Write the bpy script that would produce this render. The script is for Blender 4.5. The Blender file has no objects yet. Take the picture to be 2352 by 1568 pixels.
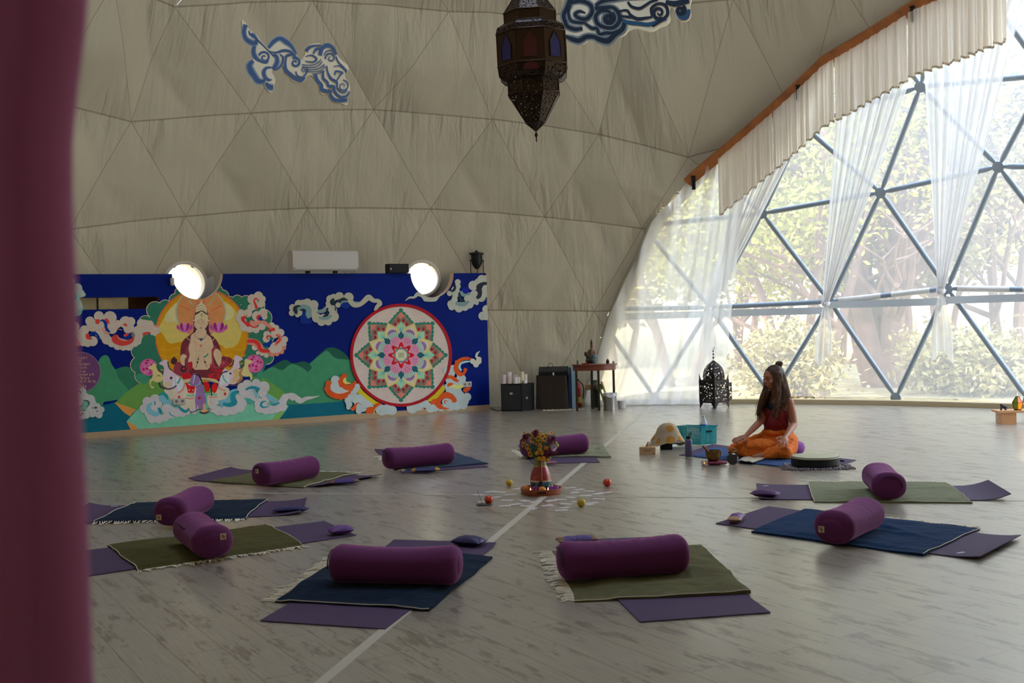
import bpy, bmesh, math, random
from mathutils import Vector, Matrix, noise
from mathutils.geometry import tessellate_polygon
random.seed(7)
R_=math.radians; PI=math.pi
sc=bpy.context.scene
COL=sc.collection
# ---------- camera calibration (frame 2352x1568) ----------
FPX,HOR,ROLL,HC=2600.0,735.0,.027,1.33
PITCH=math.atan((HOR-784)/FPX)
CEN=Vector((.211,8.497,0)); RD=8.85            # dome centre and radius (m)
def ray(x,y):
    x-=1176; y-=784
    c,s=math.cos(ROLL),math.sin(ROLL); X=c*x-s*y; Y=s*x+c*y
    return Vector((X,FPX*math.cos(PITCH)+Y*math.sin(PITCH),FPX*math.sin(PITCH)-Y*math.cos(PITCH))).normalized()
CAM=Vector((0,0,HC))
def fl(x,y,z=0.0):                              # photo point lying at height z
    d=ray(x,y); return CAM+d*((z-HC)/d.z)
def at(x,y,dep):                                # photo point at depth dep (m)
    d=ray(x,y); return CAM+d*(dep/d.y)
def onplane(x,y,p0,n):
    d=ray(x,y); return CAM+d*((p0-CAM).dot(n)/d.dot(n))
def onsph(x,y,R):
    d=ray(x,y); o=CAM-CEN; b=o.dot(d); c=o.dot(o)-R*R
    return CAM+d*(-b+math.sqrt(b*b-c))
def sp(az,el,R=RD):
    a,e=R_(az),R_(el); return CEN+Vector((R*math.cos(e)*math.cos(a),R*math.cos(e)*math.sin(a),R*math.sin(e)))
def lin(c): c/=255.; return c/12.92 if c<=.04045 else ((c+.055)/1.055)**2.4
def rgb(r,g,b,k=1.0): return tuple(min(.9,lin(v)*k) for v in (r,g,b))+(1,)
# ---------- materials ----------
MATS={}
def mat(name,col=(.5,.5,.5,1),rough=.6,metal=0,sheen=0,emit=None,estr=1,trans=0,bump=None,alpha=1,spec=.5,var=None,coat=0):
    if name in MATS: return MATS[name]
    m=bpy.data.materials.new(name); m.use_nodes=True; nt=m.node_tree; N=nt.nodes; b=N['Principled BSDF']
    b.inputs['Base Color'].default_value=col; b.inputs['Roughness'].default_value=rough; b.inputs['Metallic'].default_value=metal
    b.inputs['Specular IOR Level'].default_value=spec
    if sheen:
        b.inputs['Sheen Weight'].default_value=sheen; b.inputs['Sheen Roughness'].default_value=.35
        b.inputs['Sheen Tint'].default_value=tuple(min(1,c*2.2+.1) for c in col[:3])+(1,)
    if emit: b.inputs['Emission Color'].default_value=emit; b.inputs['Emission Strength'].default_value=estr
    if trans: b.inputs['Transmission Weight'].default_value=trans
    if alpha<1: b.inputs['Alpha'].default_value=alpha
    if coat: b.inputs['Coat Weight'].default_value=coat
    tc=N.new('ShaderNodeTexCoord')
    if var:                                      # (scale, amount): mottled colour
        n=N.new('ShaderNodeTexNoise'); n.inputs['Scale'].default_value=var[0]; n.inputs['Detail'].default_value=6
        mx=N.new('ShaderNodeMix'); mx.data_type='RGBA'; mx.blend_type='MULTIPLY'; mx.inputs['Factor'].default_value=1
        mr=N.new('ShaderNodeMapRange'); mr.inputs['To Min'].default_value=1-var[1]; mr.inputs['To Max'].default_value=1+var[1]
        mr.inputs['From Min'].default_value=.3; mr.inputs['From Max'].default_value=.7
        nt.links.new(tc.outputs['Object'],n.inputs['Vector']); nt.links.new(n.outputs['Fac'],mr.inputs['Value'])
        mx.inputs['A'].default_value=col; nt.links.new(mr.outputs['Result'],mx.inputs['B']); nt.links.new(mx.outputs['Result'],b.inputs['Base Color'])
    if bump:                                     # (scale, strength, distance)
        n=N.new('ShaderNodeTexNoise'); n.inputs['Scale'].default_value=bump[0]; n.inputs['Detail'].default_value=5
        bp=N.new('ShaderNodeBump'); bp.inputs['Strength'].default_value=bump[1]; bp.inputs['Distance'].default_value=bump[2] if len(bump)>2 else .01
        nt.links.new(tc.outputs['Object'],n.inputs['Vector']); nt.links.new(n.outputs['Fac'],bp.inputs['Height']); nt.links.new(bp.outputs['Normal'],b.inputs['Normal'])
    MATS[name]=m; return m
# ---------- mesh builder ----------
class MB:
    def __init__(s): s.v=[]; s.f=[]; s.m=[]; s.ci=0; s.att={}
    def add(s,vs,fs,mi=None):
        o=len(s.v); s.v.extend(Vector(v) for v in vs); s.f.extend(tuple(i+o for i in f) for f in fs)
        s.m.extend([s.ci if mi is None else mi]*len(fs)); return s
    def box(s,c,d,rz=0,M=None,taper=1):
        x,y,z=[k/2 for k in d]; vs=[]
        for sz in (-1,1):
            t=taper if sz>0 else 1
            for sx,sy in ((-1,-1),(1,-1),(1,1),(-1,1)):
                p=Vector((sx*x*t,sy*y*t,sz*z)); p.rotate(Matrix.Rotation(rz,3,'Z'))
                if M: p=M@p
                vs.append(p+Vector(c))
        return s.add(vs,[(3,2,1,0),(4,5,6,7),(0,1,5,4),(1,2,6,5),(2,3,7,6),(3,0,4,7)])
    def lathe(s,prof,n=32,c=(0,0,0),sx=1,sy=1,rot=0,M=None,caps=True):
        c=Vector(c); vs=[];fs=[]
        for r,z in prof:
            for i in range(n):
                a=2*PI*i/n+rot; p=Vector((r*math.cos(a)*sx,r*math.sin(a)*sy,z))
                if M: p=M@p
                vs.append(p+c)
        for j in range(len(prof)-1):
            for i in range(n):
                k=(i+1)%n; fs.append((j*n+i,j*n+k,(j+1)*n+k,(j+1)*n+i))
        if caps:
            fs.append(tuple(range(n-1,-1,-1))); fs.append(tuple((len(prof)-1)*n+i for i in range(n)))
        return s.add(vs,fs)
    def tube(s,pts,r,n=8,closed=False,caps=True):
        pts=[Vector(p) for p in pts]; rs=r if isinstance(r,(list,tuple)) else [r]*len(pts)
        vs=[];fs=[];up=Vector((0,0,1)); L=len(pts); prev=None
        for i,p in enumerate(pts):
            if closed: t=pts[(i+1)%L]-pts[i-1]
            else: t=pts[min(i+1,L-1)]-pts[max(i-1,0)]
            if t.length<1e-9: t=Vector((0,0,1))
            t.normalize()
            if prev is None:
                a=t.cross(up if abs(t.z)<.9 else Vector((1,0,0))).normalized()
            else:
                a=(prev-t*prev.dot(t)); a=a.normalized() if a.length>1e-6 else t.orthogonal().normalized()
            prev=a; b=t.cross(a)
            for k in range(n):
                an=2*PI*k/n; vs.append(p+(a*math.cos(an)+b*math.sin(an))*rs[i])
        m=L if closed else L-1
        for i in range(m):
            j=(i+1)%L
            for k in range(n):
                q=(k+1)%n; fs.append((i*n+k,i*n+q,j*n+q,j*n+k))
        if caps and not closed:
            fs.append(tuple(range(n-1,-1,-1))); fs.append(tuple((L-1)*n+k for k in range(n)))
        return s.add(vs,fs)
    def ell(s,c,r,n=16,m=10,M=None):
        if not isinstance(r,(tuple,list)): r=(r,r,r)
        vs=[];fs=[];c=Vector(c)
        for j in range(m+1):
            th=PI*j/m
            for i in range(n):
                a=2*PI*i/n; p=Vector((r[0]*math.sin(th)*math.cos(a),r[1]*math.sin(th)*math.sin(a),r[2]*math.cos(th)))
                if M: p=M@p
                vs.append(p+c)
        for j in range(m):
            for i in range(n):
                k=(i+1)%n; fs.append((j*n+i,(j+1)*n+i,(j+1)*n+k,j*n+k))
        return s.add(vs,fs)
    def caps_(s,a,b,ra,rb,n=14,m=6):              # tapered capsule
        a=Vector(a);b=Vector(b);d=(b-a); L=d.length
        if L<1e-6: return s.ell(a,ra,n,8)
        q=d.to_track_quat('Z','Y').to_matrix(); pr=[]
        for i in range(m+1):
            t=-PI/2+PI/2*i/m; pr.append((max(ra*math.cos(t),1e-4),ra*math.sin(t)))
        for i in range(m+1):
            t=PI/2*i/m; pr.append((max(rb*math.cos(t),1e-4),L+rb*math.sin(t)))
        return s.lathe(pr,n,a,M=q)
    def chain(s,pts,rs):
        for i in range(len(pts)-1): s.caps_(pts[i],pts[i+1],rs[i],rs[i+1])
        return s
    def prism(s,poly,z0,z1,M=None,c=(0,0,0)):     # poly = xy list, extruded z0..z1
        n=len(poly); c=Vector(c); vs=[]
        for z in (z0,z1):
            for x,y in poly:
                p=Vector((x,y,z)); p=M@p if M else p; vs.append(p+c)
        tr=tessellate_polygon([[Vector((x,y,0)) for x,y in poly]])
        fs=[tuple(reversed(t)) for t in tr]+[tuple(i+n for i in t) for t in tr]
        for i in range(n):
            k=(i+1)%n; fs.append((i,k,k+n,i+n))
        return s.add(vs,fs)
    def grid(s,fn,nu,nv,thick=0,closeu=False):    # fn(u,v)->point; optional slab thickness (downwards)
        vs=[fn(i/nu,j/nv) for j in range(nv+1) for i in range(nu+1)]
        W=nu+1; fs=[(j*W+i,j*W+i+1,(j+1)*W+i+1,(j+1)*W+i) for j in range(nv) for i in range(nu)]
        if thick:
            n=len(vs); vs=vs+[Vector(p)-Vector((0,0,thick)) for p in vs]
            fs+= [(d+n,c+n,b+n,a+n) for a,b,c,d in fs]
            e=[i for i in range(W)]+[j*W+nu for j in range(1,nv+1)]+[nv*W+i for i in range(nu-1,-1,-1)]+[j*W for j in range(nv-1,0,-1)]
            for i in range(len(e)):
                a=e[i];b=e[(i+1)%len(e)]; fs.append((b,a,a+n,b+n))
        return s.add(vs,fs)
    def build(s,name,ms,parent=None,smooth=True,origin=None,angle=40,fix=True):
        me=bpy.data.meshes.new(name); o=Vector(origin) if origin is not None else Vector((0,0,0))
        me.from_pydata([tuple(v-o) for v in s.v],[],s.f)
        if not isinstance(ms,(list,tuple)): ms=[ms]
        for m in ms: me.materials.append(m)
        if len(ms)>1: me.polygons.foreach_set('material_index',s.m)
        if fix:
            bm=bmesh.new(); bm.from_mesh(me); bmesh.ops.recalc_face_normals(bm,faces=bm.faces); bm.to_mesh(me); bm.free()
        if smooth:
            me.polygons.foreach_set('use_smooth',[True]*len(me.polygons))
            try: me.set_sharp_from_angle(angle=R_(angle))
            except Exception: pass
        me.update()
        ob=bpy.data.objects.new(name,me); COL.objects.link(ob); ob.location=o
        if parent: ob.parent=parent
        return ob
def tag(o,label=None,cat=None,group=None,kind=None):
    if label: o['label']=label
    if cat: o['category']=cat
    if group: o['group']=group
    if kind: o['kind']=kind
    return o
def thing(name,label,cat,loc=(0,0,0),rz=0,group=None):
    o=bpy.data.objects.new(name,None); o.empty_display_size=.1; COL.objects.link(o); o.location=loc; o.rotation_euler=(0,0,rz)
    return tag(o,label,cat,group)
def struct(o): o['kind']='structure'; return o
def copy_tree(o,parent=None):
    c=o.copy(); COL.objects.link(c)
    if parent: c.parent=parent
    for ch in list(o.children): copy_tree(ch,c)
    return c
def cr(pts,n=6,closed=False):                    # Catmull-Rom
    P=[Vector(p) for p in pts]; L=len(P); out=[]
    rng=range(L) if closed else range(L-1)
    for i in rng:
        if closed: a,b,c,d=P[i-1],P[i],P[(i+1)%L],P[(i+2)%L]
        else: a,b,c,d=P[max(i-1,0)],P[i],P[i+1],P[min(i+2,L-1)]
        for k in range(n):
            t=k/n; out.append(.5*((2*b)+(c-a)*t+(2*a-5*b+4*c-d)*t*t+(3*b-a-3*c+d)*t**3))
    if not closed: out.append(P[-1])
    return out
def nz(p,s=1.0): return noise.noise(Vector(p)*s)
def interp(tab,x):
    if x<=tab[0][0]: return tab[0][1]
    for (a,b),(c,d) in zip(tab,tab[1:]):
        if x<=c: return b+(d-b)*(x-a)/(c-a)
    return tab[-1][1]
EXPO=1.42; PLANK=R_(59); HAZE=.21
LTR=.0065; SKY=3.1; SUNS=3.4; PAINTK=2.2
# ================= camera =================
cd=bpy.data.cameras.new('camera'); cam=bpy.data.objects.new('camera',cd); COL.objects.link(cam); sc.camera=cam
cd.sensor_width=36; cd.lens=FPX/2352*36; cd.clip_end=500; cd.clip_start=.05
c_,s_=math.cos(ROLL),math.sin(ROLL); cp,sp_=math.cos(PITCH),math.sin(PITCH)
rt=Vector((c_,s_*sp_,-s_*cp)); up=Vector((s_,-c_*sp_,c_*cp)); fw=Vector((0,cp,sp_))
cam.matrix_world=Matrix(((rt.x,up.x,-fw.x,0),(rt.y,up.y,-fw.y,0),(rt.z,up.z,-fw.z,HC),(0,0,0,1)))
cd.dof.use_dof=True; cd.dof.focus_distance=9.5; cd.dof.aperture_fstop=4.0
vs=sc.view_settings; vs.view_transform='Standard'; vs.look='None'; vs.gamma=1; vs.use_curve_mapping=False; vs.exposure=EXPO
# ================= materials for the shell =================
def nodes(m): return m.node_tree.nodes,m.node_tree.links
# fabric liner of the dome: colour, seam lines and hanging wrinkles from vertex attributes
m=mat('liner_fabric',rgb(205,196,172),.75,spec=.2); N,L=nodes(m); b=N['Principled BSDF']
at1=N.new('ShaderNodeAttribute'); at1.attribute_name='seam'
uv=N.new('ShaderNodeAttribute'); uv.attribute_name='wrap'
at2=N.new('ShaderNodeAttribute'); at2.attribute_name='fold'
mp=N.new('ShaderNodeMapping'); mp.inputs['Scale'].default_value=(6,1.0,1); L.new(uv.outputs['Vector'],mp.inputs['Vector'])
n1=N.new('ShaderNodeTexNoise'); n1.inputs['Scale'].default_value=1.3; n1.inputs['Detail'].default_value=2.5; n1.inputs['Distortion'].default_value=.55; L.new(mp.outputs['Vector'],n1.inputs['Vector'])
mu=N.new('ShaderNodeMath'); mu.operation='MULTIPLY'; L.new(n1.outputs['Fac'],mu.inputs[0]); L.new(at2.outputs['Fac'],mu.inputs[1])
bp=N.new('ShaderNodeBump'); bp.inputs['Strength'].default_value=.8; bp.inputs['Distance'].default_value=.13; L.new(mu.outputs[0],bp.inputs['Height'])
n2=N.new('ShaderNodeTexNoise'); n2.inputs['Scale'].default_value=3.5; n2.inputs['Detail'].default_value=4; L.new(uv.outputs['Vector'],n2.inputs['Vector'])
bp2=N.new('ShaderNodeBump'); bp2.inputs['Strength'].default_value=.35; bp2.inputs['Distance'].default_value=.03
L.new(n2.outputs['Fac'],bp2.inputs['Height']); L.new(bp.outputs['Normal'],bp2.inputs['Normal']); L.new(bp2.outputs['Normal'],b.inputs['Normal'])
mx=N.new('ShaderNodeMix'); mx.data_type='RGBA'; mx.inputs['A'].default_value=rgb(198,186,160); mx.inputs['B'].default_value=rgb(120,100,70)
sr=N.new('ShaderNodeMapRange'); sr.inputs['From Min'].default_value=.004; sr.inputs['From Max'].default_value=.016; sr.inputs['To Min'].default_value=.7; sr.inputs['To Max'].default_value=0; sxx=N.new('ShaderNodeSeparateXYZ'); L.new(at1.outputs['Vector'],sxx.inputs[0]); mna=N.new('ShaderNodeMath'); mna.operation='MINIMUM'; mnb=N.new('ShaderNodeMath'); mnb.operation='MINIMUM'; L.new(sxx.outputs['X'],mna.inputs[0]); L.new(sxx.outputs['Y'],mna.inputs[1]); L.new(mna.outputs[0],mnb.inputs[0]); L.new(sxx.outputs['Z'],mnb.inputs[1]); L.new(mnb.outputs[0],sr.inputs['Value']); L.new(sr.outputs['Result'],mx.inputs['Factor']); L.new(mx.outputs['Result'],b.inputs['Base Color'])
tl=N.new('ShaderNodeBsdfTranslucent'); tl.inputs['Color'].default_value=(1,.86,.64,1); L.new(bp2.outputs['Normal'],tl.inputs['Normal']); ms=N.new('ShaderNodeMixShader'); ms.inputs['Fac'].default_value=LTR
L.new(b.outputs[0],ms.inputs[1]); L.new(tl.outputs[0],ms.inputs[2]); L.new(ms.outputs[0],N['Material Output'].inputs['Surface'])
LINER=m
# washed plank laminate floor
m=mat('plank_floor',rgb(190,180,165),.38,spec=.8,coat=.55)
m.node_tree.nodes['Principled BSDF'].inputs['Coat Roughness'].default_value=.2; m.node_tree.nodes['Principled BSDF'].inputs['IOR'].default_value=1.65; N,L=nodes(m); b=N['Principled BSDF']
tc=N.new('ShaderNodeTexCoord'); mp=N.new('ShaderNodeMapping'); mp.inputs['Rotation'].default_value=(0,0,PLANK); L.new(tc.outputs['Object'],mp.inputs['Vector'])
br=N.new('ShaderNodeTexBrick'); br.offset=.37; br.inputs['Scale'].default_value=1; br.inputs['Brick Width'].default_value=1.38; br.inputs['Row Height'].default_value=.193
br.inputs['Mortar Size'].default_value=.0016; br.inputs['Mortar Smooth'].default_value=.1
br.inputs['Color1'].default_value=(.35,.35,.35,1); br.inputs['Color2'].default_value=(.65,.65,.65,1); br.inputs['Mortar'].default_value=(0,0,0,1); L.new(mp.outputs['Vector'],br.inputs['Vector'])
mp2=N.new('ShaderNodeMapping'); mp2.inputs['Scale'].default_value=(2.0,7,1); L.new(mp.outputs['Vector'],mp2.inputs['Vector'])
ad=N.new('ShaderNodeVectorMath'); ad.operation='ADD'; L.new(mp2.outputs['Vector'],ad.inputs[0]); 
sc3=N.new('ShaderNodeVectorMath'); sc3.operation='SCALE'; sc3.inputs['Scale'].default_value=9; L.new(br.outputs['Color'],sc3.inputs[0]); L.new(sc3.outputs['Vector'],ad.inputs[1])
nA=N.new('ShaderNodeTexNoise'); nA.inputs['Scale'].default_value=1.5; nA.inputs['Detail'].default_value=7; nA.inputs['Roughness'].default_value=.72; L.new(ad.outputs['Vector'],nA.inputs['Vector'])
rA=N.new('ShaderNodeValToRGB'); rA.color_ramp.elements[0].position=.545; rA.color_ramp.elements[0].color=(0,0,0,1); rA.color_ramp.elements[1].position=.585; rA.color_ramp.elements[1].color=(1,1,1,1); L.new(nA.outputs['Fac'],rA.inputs['Fac'])
mp4=N.new('ShaderNodeMapping'); mp4.inputs['Scale'].default_value=(2.2,60,1); L.new(mp.outputs['Vector'],mp4.inputs['Vector'])
nB=N.new('ShaderNodeTexNoise'); nB.inputs['Scale'].default_value=2; nB.inputs['Detail'].default_value=5; L.new(mp4.outputs['Vector'],nB.inputs['Vector'])
rB=N.new('ShaderNodeMapRange'); rB.inputs['From Min'].default_value=.35; rB.inputs['From Max'].default_value=.65; L.new(nB.outputs['Fac'],rB.inputs['Value'])
m1=N.new('ShaderNodeMix'); m1.data_type='RGBA'; m1.inputs['A'].default_value=rgb(146,134,116); m1.inputs['B'].default_value=rgb(166,155,138); L.new(rB.outputs['Result'],m1.inputs['Factor'])
mh=N.new('ShaderNodeMath'); mh.operation='MULTIPLY'; L.new(rA.outputs['Color'],mh.inputs[0]); mr=N.new('ShaderNodeMapRange'); mr.inputs['From Min'].default_value=.35; mr.inputs['From Max'].default_value=.55; mr.inputs['To Min'].default_value=1; mr.inputs['To Max'].default_value=.45; L.new(nB.outputs['Fac'],mr.inputs['Value']); L.new(mr.outputs['Result'],mh.inputs[1])
m2=N.new('ShaderNodeMix'); m2.data_type='RGBA'; m2.inputs['B'].default_value=rgb(84,62,44); L.new(m1.outputs['Result'],m2.inputs['A']); L.new(mh.outputs[0],m2.inputs['Factor'])
m3=N.new('ShaderNodeMix'); m3.data_type='RGBA'; m3.inputs['B'].default_value=rgb(56,42,32); L.new(m2.outputs['Result'],m3.inputs['A']); L.new(br.outputs['Fac'],m3.inputs['Factor']); L.new(m3.outputs['Result'],b.inputs['Base Color'])
rr=N.new('ShaderNodeMapRange'); rr.inputs['To Min'].default_value=.24; rr.inputs['To Max'].default_value=.42; L.new(nA.outputs['Fac'],rr.inputs['Value']); L.new(rr.outputs['Result'],b.inputs['Roughness'])
bpn=N.new('ShaderNodeBump'); bpn.inputs['Strength'].default_value=.12; bpn.inputs['Distance'].default_value=.004; L.new(nB.outputs['Fac'],bpn.inputs['Height']); L.new(bpn.outputs['Normal'],b.inputs['Normal'])
FLOOR=m
CREAM=mat('painted_cream_wood',rgb(205,182,150),.5); STEEL=mat('blue_grey_steel_tube',rgb(140,150,160),.4,metal=.2)
BLACK=mat('black_plastic',(.010,.010,.011,1),.6,spec=.2); WOODA=mat('arch_wood',rgb(176,104,48),.45,var=(6,.25),coat=.2)
WHITEP=mat('white_plastic',rgb(206,198,190),.4)
# ================= floor =================
mb=MB(); mb.lathe([(9.0,-.05),(9.0,0)],96,CEN); struct(mb.build('floor',FLOOR,smooth=False))
# ================= dome lattice =================
AX=36.0
ARCH=[(84.9,-1.2),(81.6,9),(76.8,18.3),(72.7,22.1),(69.9,24),(64.7,27.4),(57.8,31.8),(47.7,35.2),(36,36.9)]
ARCH=ARCH+[(2*AX-a,e) for a,e in ARCH[-2::-1]]
def arch_el(az):                                 # height of the opening at azimuth az
    if az>=ARCH[0][0] or az<=ARCH[-1][0]: return -9
    for (a,e),(a2,e2) in zip(ARCH,ARCH[1:]):
        if a2<=az<=a: return e+(e2-e)*(a-az)/(a-a2)
    return -9
ST=360/32
obs={1:[(93.7,9.7),(83.1,9.3),(71.9,9.2),(60.6,9.4),(50.1,10.2)],
 2:[(133.9,17.4),(123.5,18.9),(111.8,19.9),(99.4,19.8),(87.8,18.8),(78.0,17.3),(66.3,17.9),(55.1,19),(44.5,20.2)],
 3:[(129.5,26.9),(118,28.5),(105.5,29.3),(93,28.4),(81.9,26.6),(72.9,23.9),(61.5,25.6),(50,27.7),(39,26.9)],
 4:[(127.3,37),(113,38.9),(97.8,38.5)]}
base=[(66.3,0),(60.6,9.6),(66.3,18.8),(60.8,28),(66.3,38),(60.8,47.5),(66.3,57),(60.8,67),(66.3,78)]
RINGS=[]
for k,(a0,e0) in enumerate(base):
    ring=[]
    for i in range(32):
        a=a0+ST*i; e=e0
        for oa,oe in obs.get(k,[]):
            dd=(oa-a+180)%360-180
            if abs(dd)<ST*.5: a,e=oa,oe; break
        ring.append((a,e))
    RINGS.append(ring)
def node(k,i): return RINGS[k][i%32]
TRI=[]
for k in range(8):
    sh=(1 if k%2==0 else 0)                      # even ring is half a step ahead of the odd one
    for i in range(32):
        A,B=(k,i),(k,i+1)
        if k%2==0:   # lower = 66.3+.., upper = 60.8+.. -> upper i+1 lies between lower i and i+1
            C=(k+1,i+1); TRI+= [(A,B,C),((k+1,i),C,A)]
        else:
            C=(k+1,i); TRI+= [(A,B,C),((k+1,i-1),C,A)]
def P3(n,R=RD): a,e=node(*n); return sp(a,e,R)
def ehash(a,b):
    a=(a[0],a[1]%32); b=(b[0],b[1]%32)
    if a>b: a,b=b,a
    r=random.Random(a[0]*7919+a[1]*104729+b[0]*1299709+b[1]*15485863).random()
    return -.20+.29*r if a[0]!=b[0] else .02+.06*r
mb=MB(); seam=[];fold=[];wrap=[]
for T in TRI:
    A,B,C=[P3(n) for n in T]; n=22 if T[0][0]<5 else 8
    up_tri=(T[0][0]==T[1][0] and T[2][0]>T[0][0]) or True
    idx={};vs=[];fs=[]
    nn=((B-A).cross(C-A)).normalized(); cc=(A+B+C)/3
    if nn.dot(cc-CEN)<0: nn=-nn
    top=max((A,B,C),key=lambda p:p.z); zt=max(A.z,B.z,C.z); zb=min(A.z,B.z,C.z)
    sd=random.random()*9
    hE=[ehash(T[0],T[1]),ehash(T[0],T[2]),ehash(T[1],T[2])]
    for i in range(n+1):
        for j in range(n+1-i):
            u,v=i/n,j/n; w=1-u-v; p=A*w+B*u+C*v
            sag=27*u*v*w; e=min(u,v,w)
            mid=4*max(u*v,v*w,u*w)
            hb=[max(0,1-2*max(abs(w-m0[0]),abs(u-m0[1]),abs(v-m0[2]))) for m0 in ((.5,.5,0),(.5,0,.5),(0,.5,.5))]
            e2=min(abs(w-.5),abs(u-.5),abs(v-.5),e)
            rdv=(p-CEN).normalized(); hh=hb[0]*hE[0]+hb[1]*hE[1]+hb[2]*hE[2]; hh=hh if hh>0 else hh*max(.12,min(1,(p.z-2.3)/.7)); q=p+rdv*hh-rdv*.12*e2
            q+= -rdv*.02*nz((p.x*1.7,p.y*1.7,p.z*1.7))
            a=math.degrees(math.atan2((q-CEN).y,(q-CEN).x)); idx[(i,j)]=len(vs); vs.append(q)
            hA=(A-B).length; lv=[(1.0 if abs(X.z-Y.z)<.45 and T[0][0]+0>=0 else 2.2) for X,Y in ((B,C),(C,A),(A,B))]
            seam.append((w*1.5*lv[0],u*1.5*lv[1],v*1.5*lv[2]))
            dv=min((p-X).length for X in (A,B,C))
            hz=(p.z-zb)/(zt-zb+1e-6)
            near=max((math.exp(-((p-X).length/ .75)**2) for X in (A,B,C)))
            below=math.exp(-((zt-p.z)/.55)**2) if abs(sorted((A.z,B.z,C.z))[1]-zt)<.45 else 0
            fold.append(min(1,max(0,.75*near*(.5+1.2*nz((sd,a*.35,p.z*.8)))+.6*below*(.4+1.5*nz((sd+3,a*.5,p.z)))+1.1*max(0,nz((sd+5,p.x*.9,p.y*.9+p.z*.9))-.15))))
            wrap.append((R_(a)*RD,q.z*1.25,0))
    for i in range(n):
        for j in range(n-i):
            fs.append((idx[(i,j)],idx[(i+1,j)],idx[(i,j+1)]))
            if i+j<n-1: fs.append((idx[(i+1,j)],idx[(i+1,j+1)],idx[(i,j+1)]))
    mb.add(vs,fs)
PORT=[(onsph(418,652,RD),.30),(onsph(968,640,RD),.265)]     # round tube windows
def azel(p): d=p-CEN; return math.degrees(math.atan2(d.y,d.x)),math.degrees(math.atan2(d.z,math.hypot(d.x,d.y)))
keep=[];
for f in mb.f:
    c=(mb.v[f[0]]+mb.v[f[1]]+mb.v[f[2]])/3; a,e=azel(c)
    if e<arch_el(a): continue
    if any((c-p).length<r for p,r in PORT): continue
    keep.append(f)
mb.f=keep; mb.m=[0]*len(keep)
# snap the cut edge on to the arch
cnt={}
for f in keep:
    for i in range(3):
        k=tuple(sorted((f[i],f[(i+1)%3]))); cnt[k]=cnt.get(k,0)+1
used=set(v for f in keep for v in f)
dome=mb.build('ceiling',LINER,smooth=True,angle=180,fix=False); me=dome.data
a=me.attributes.new('seam','FLOAT_VECTOR','POINT'); a.data.foreach_set('vector',[c for v in seam for c in v])
for nm,dat,tp in (('fold',fold,'FLOAT'),):
    a=me.attributes.new(nm,tp,'POINT'); a.data.foreach_set('value',dat)
a=me.attributes.new('wrap','FLOAT_VECTOR','POINT'); a.data.foreach_set('vector',[c for v in wrap for c in v])
bm=bmesh.new(); bm.from_mesh(me); bmesh.ops.delete(bm,geom=[v for v in bm.verts if not v.link_faces],context='VERTS'); bmesh.ops.recalc_face_normals(bm,faces=bm.faces); bm.to_mesh(me); bm.free()
struct(dome)
# hem of the liner along the opening and round the window collars
def archpt(t,R): # t in 0..1 along arch list
    x=t*(len(ARCH)-1); i=min(int(x),len(ARCH)-2); f=x-i
    return sp(ARCH[i][0]+(ARCH[i+1][0]-ARCH[i][0])*f,max(0,ARCH[i][1]+(ARCH[i+1][1]-ARCH[i][1])*f),R)
hp=[archpt(i/120,RD-.02) for i in range(121)]
mb=MB()
pts=cr(hp[::3],3)
vs=[];fs=[]
for i,p in enumerate(pts):
    t=(pts[min(i+1,len(pts)-1)]-pts[max(i-1,0)]).normalized(); nr=(CEN-p).normalized(); sd_=t.cross(nr).normalized()
    if sd_.dot(sp(AX,15)-p)>0: sd_=-sd_
    w=.02
    for q in (p+nr*.0-sd_*.17,p+nr*.05-sd_*.13,p+nr*.07-sd_*.08,p+nr*.05+sd_*w,p-nr*.04+sd_*(w+.02),p-nr*.30-sd_*.02,p-nr*.30-sd_*.17): vs.append(q)
n=7
for i in range(len(pts)-1):
    for k in range(n): fs.append((i*n+k,i*n+(k+1)%n,(i+1)*n+(k+1)%n,(i+1)*n+k))
mb.add(vs,fs); struct(mb.build('trim_1',mat('liner_hem',rgb(176,164,138),.8,bump=(9,.4,.02),spec=.2)))
# wooden arch beam over the upper part of the opening
i0=int(120*3.0/16); i1=120-i0
bpnt=[]
for i in range(i0,i1+1):
    bpnt.append(archpt(i/120,RD-.16))
mb=MB(); vs=[];fs=[]
for i,p in enumerate(bpnt):
    t=(bpnt[min(i+1,len(bpnt)-1)]-bpnt[max(i-1,0)]).normalized(); nr=(CEN-p).normalized(); sd_=t.cross(nr).normalized()
    if sd_.z>0: sd_=-sd_
    h=.072
    for a,b_ in ((-.04,-h),(.06,-h),(.06,h),(-.04,h)): vs.append(p+nr*a+sd_*b_)
for i in range(len(bpnt)-1):
    for k in range(4): fs.append((i*4+k,i*4+(k+1)%4,(i+1)*4+(k+1)%4,(i+1)*4+k))
fs+= [(0,1,2,3),tuple(len(vs)-4+k for k in (3,2,1,0))]
mb.add(vs,fs); BEAM=struct(mb.build('trim_2',WOODA,smooth=False))
# sill under the window
mb=MB(); vs=[];fs=[]; n=0
for i in range(61):
    a=86-i*(100/60)
    for r,z in ((8.78,0),(8.78,.07),(9.0,.07),(9.0,0)): vs.append(CEN+Vector((r*math.cos(R_(a)),r*math.sin(R_(a)),z)))
for i in range(60):
    for k in range(4): fs.append((i*4+k,i*4+(k+1)%4,(i+1)*4+(k+1)%4,(i+1)*4+k))
mb.add(vs,fs); struct(mb.build('trim_3',mat('sill_wood',rgb(178,156,120),.6)))
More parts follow.
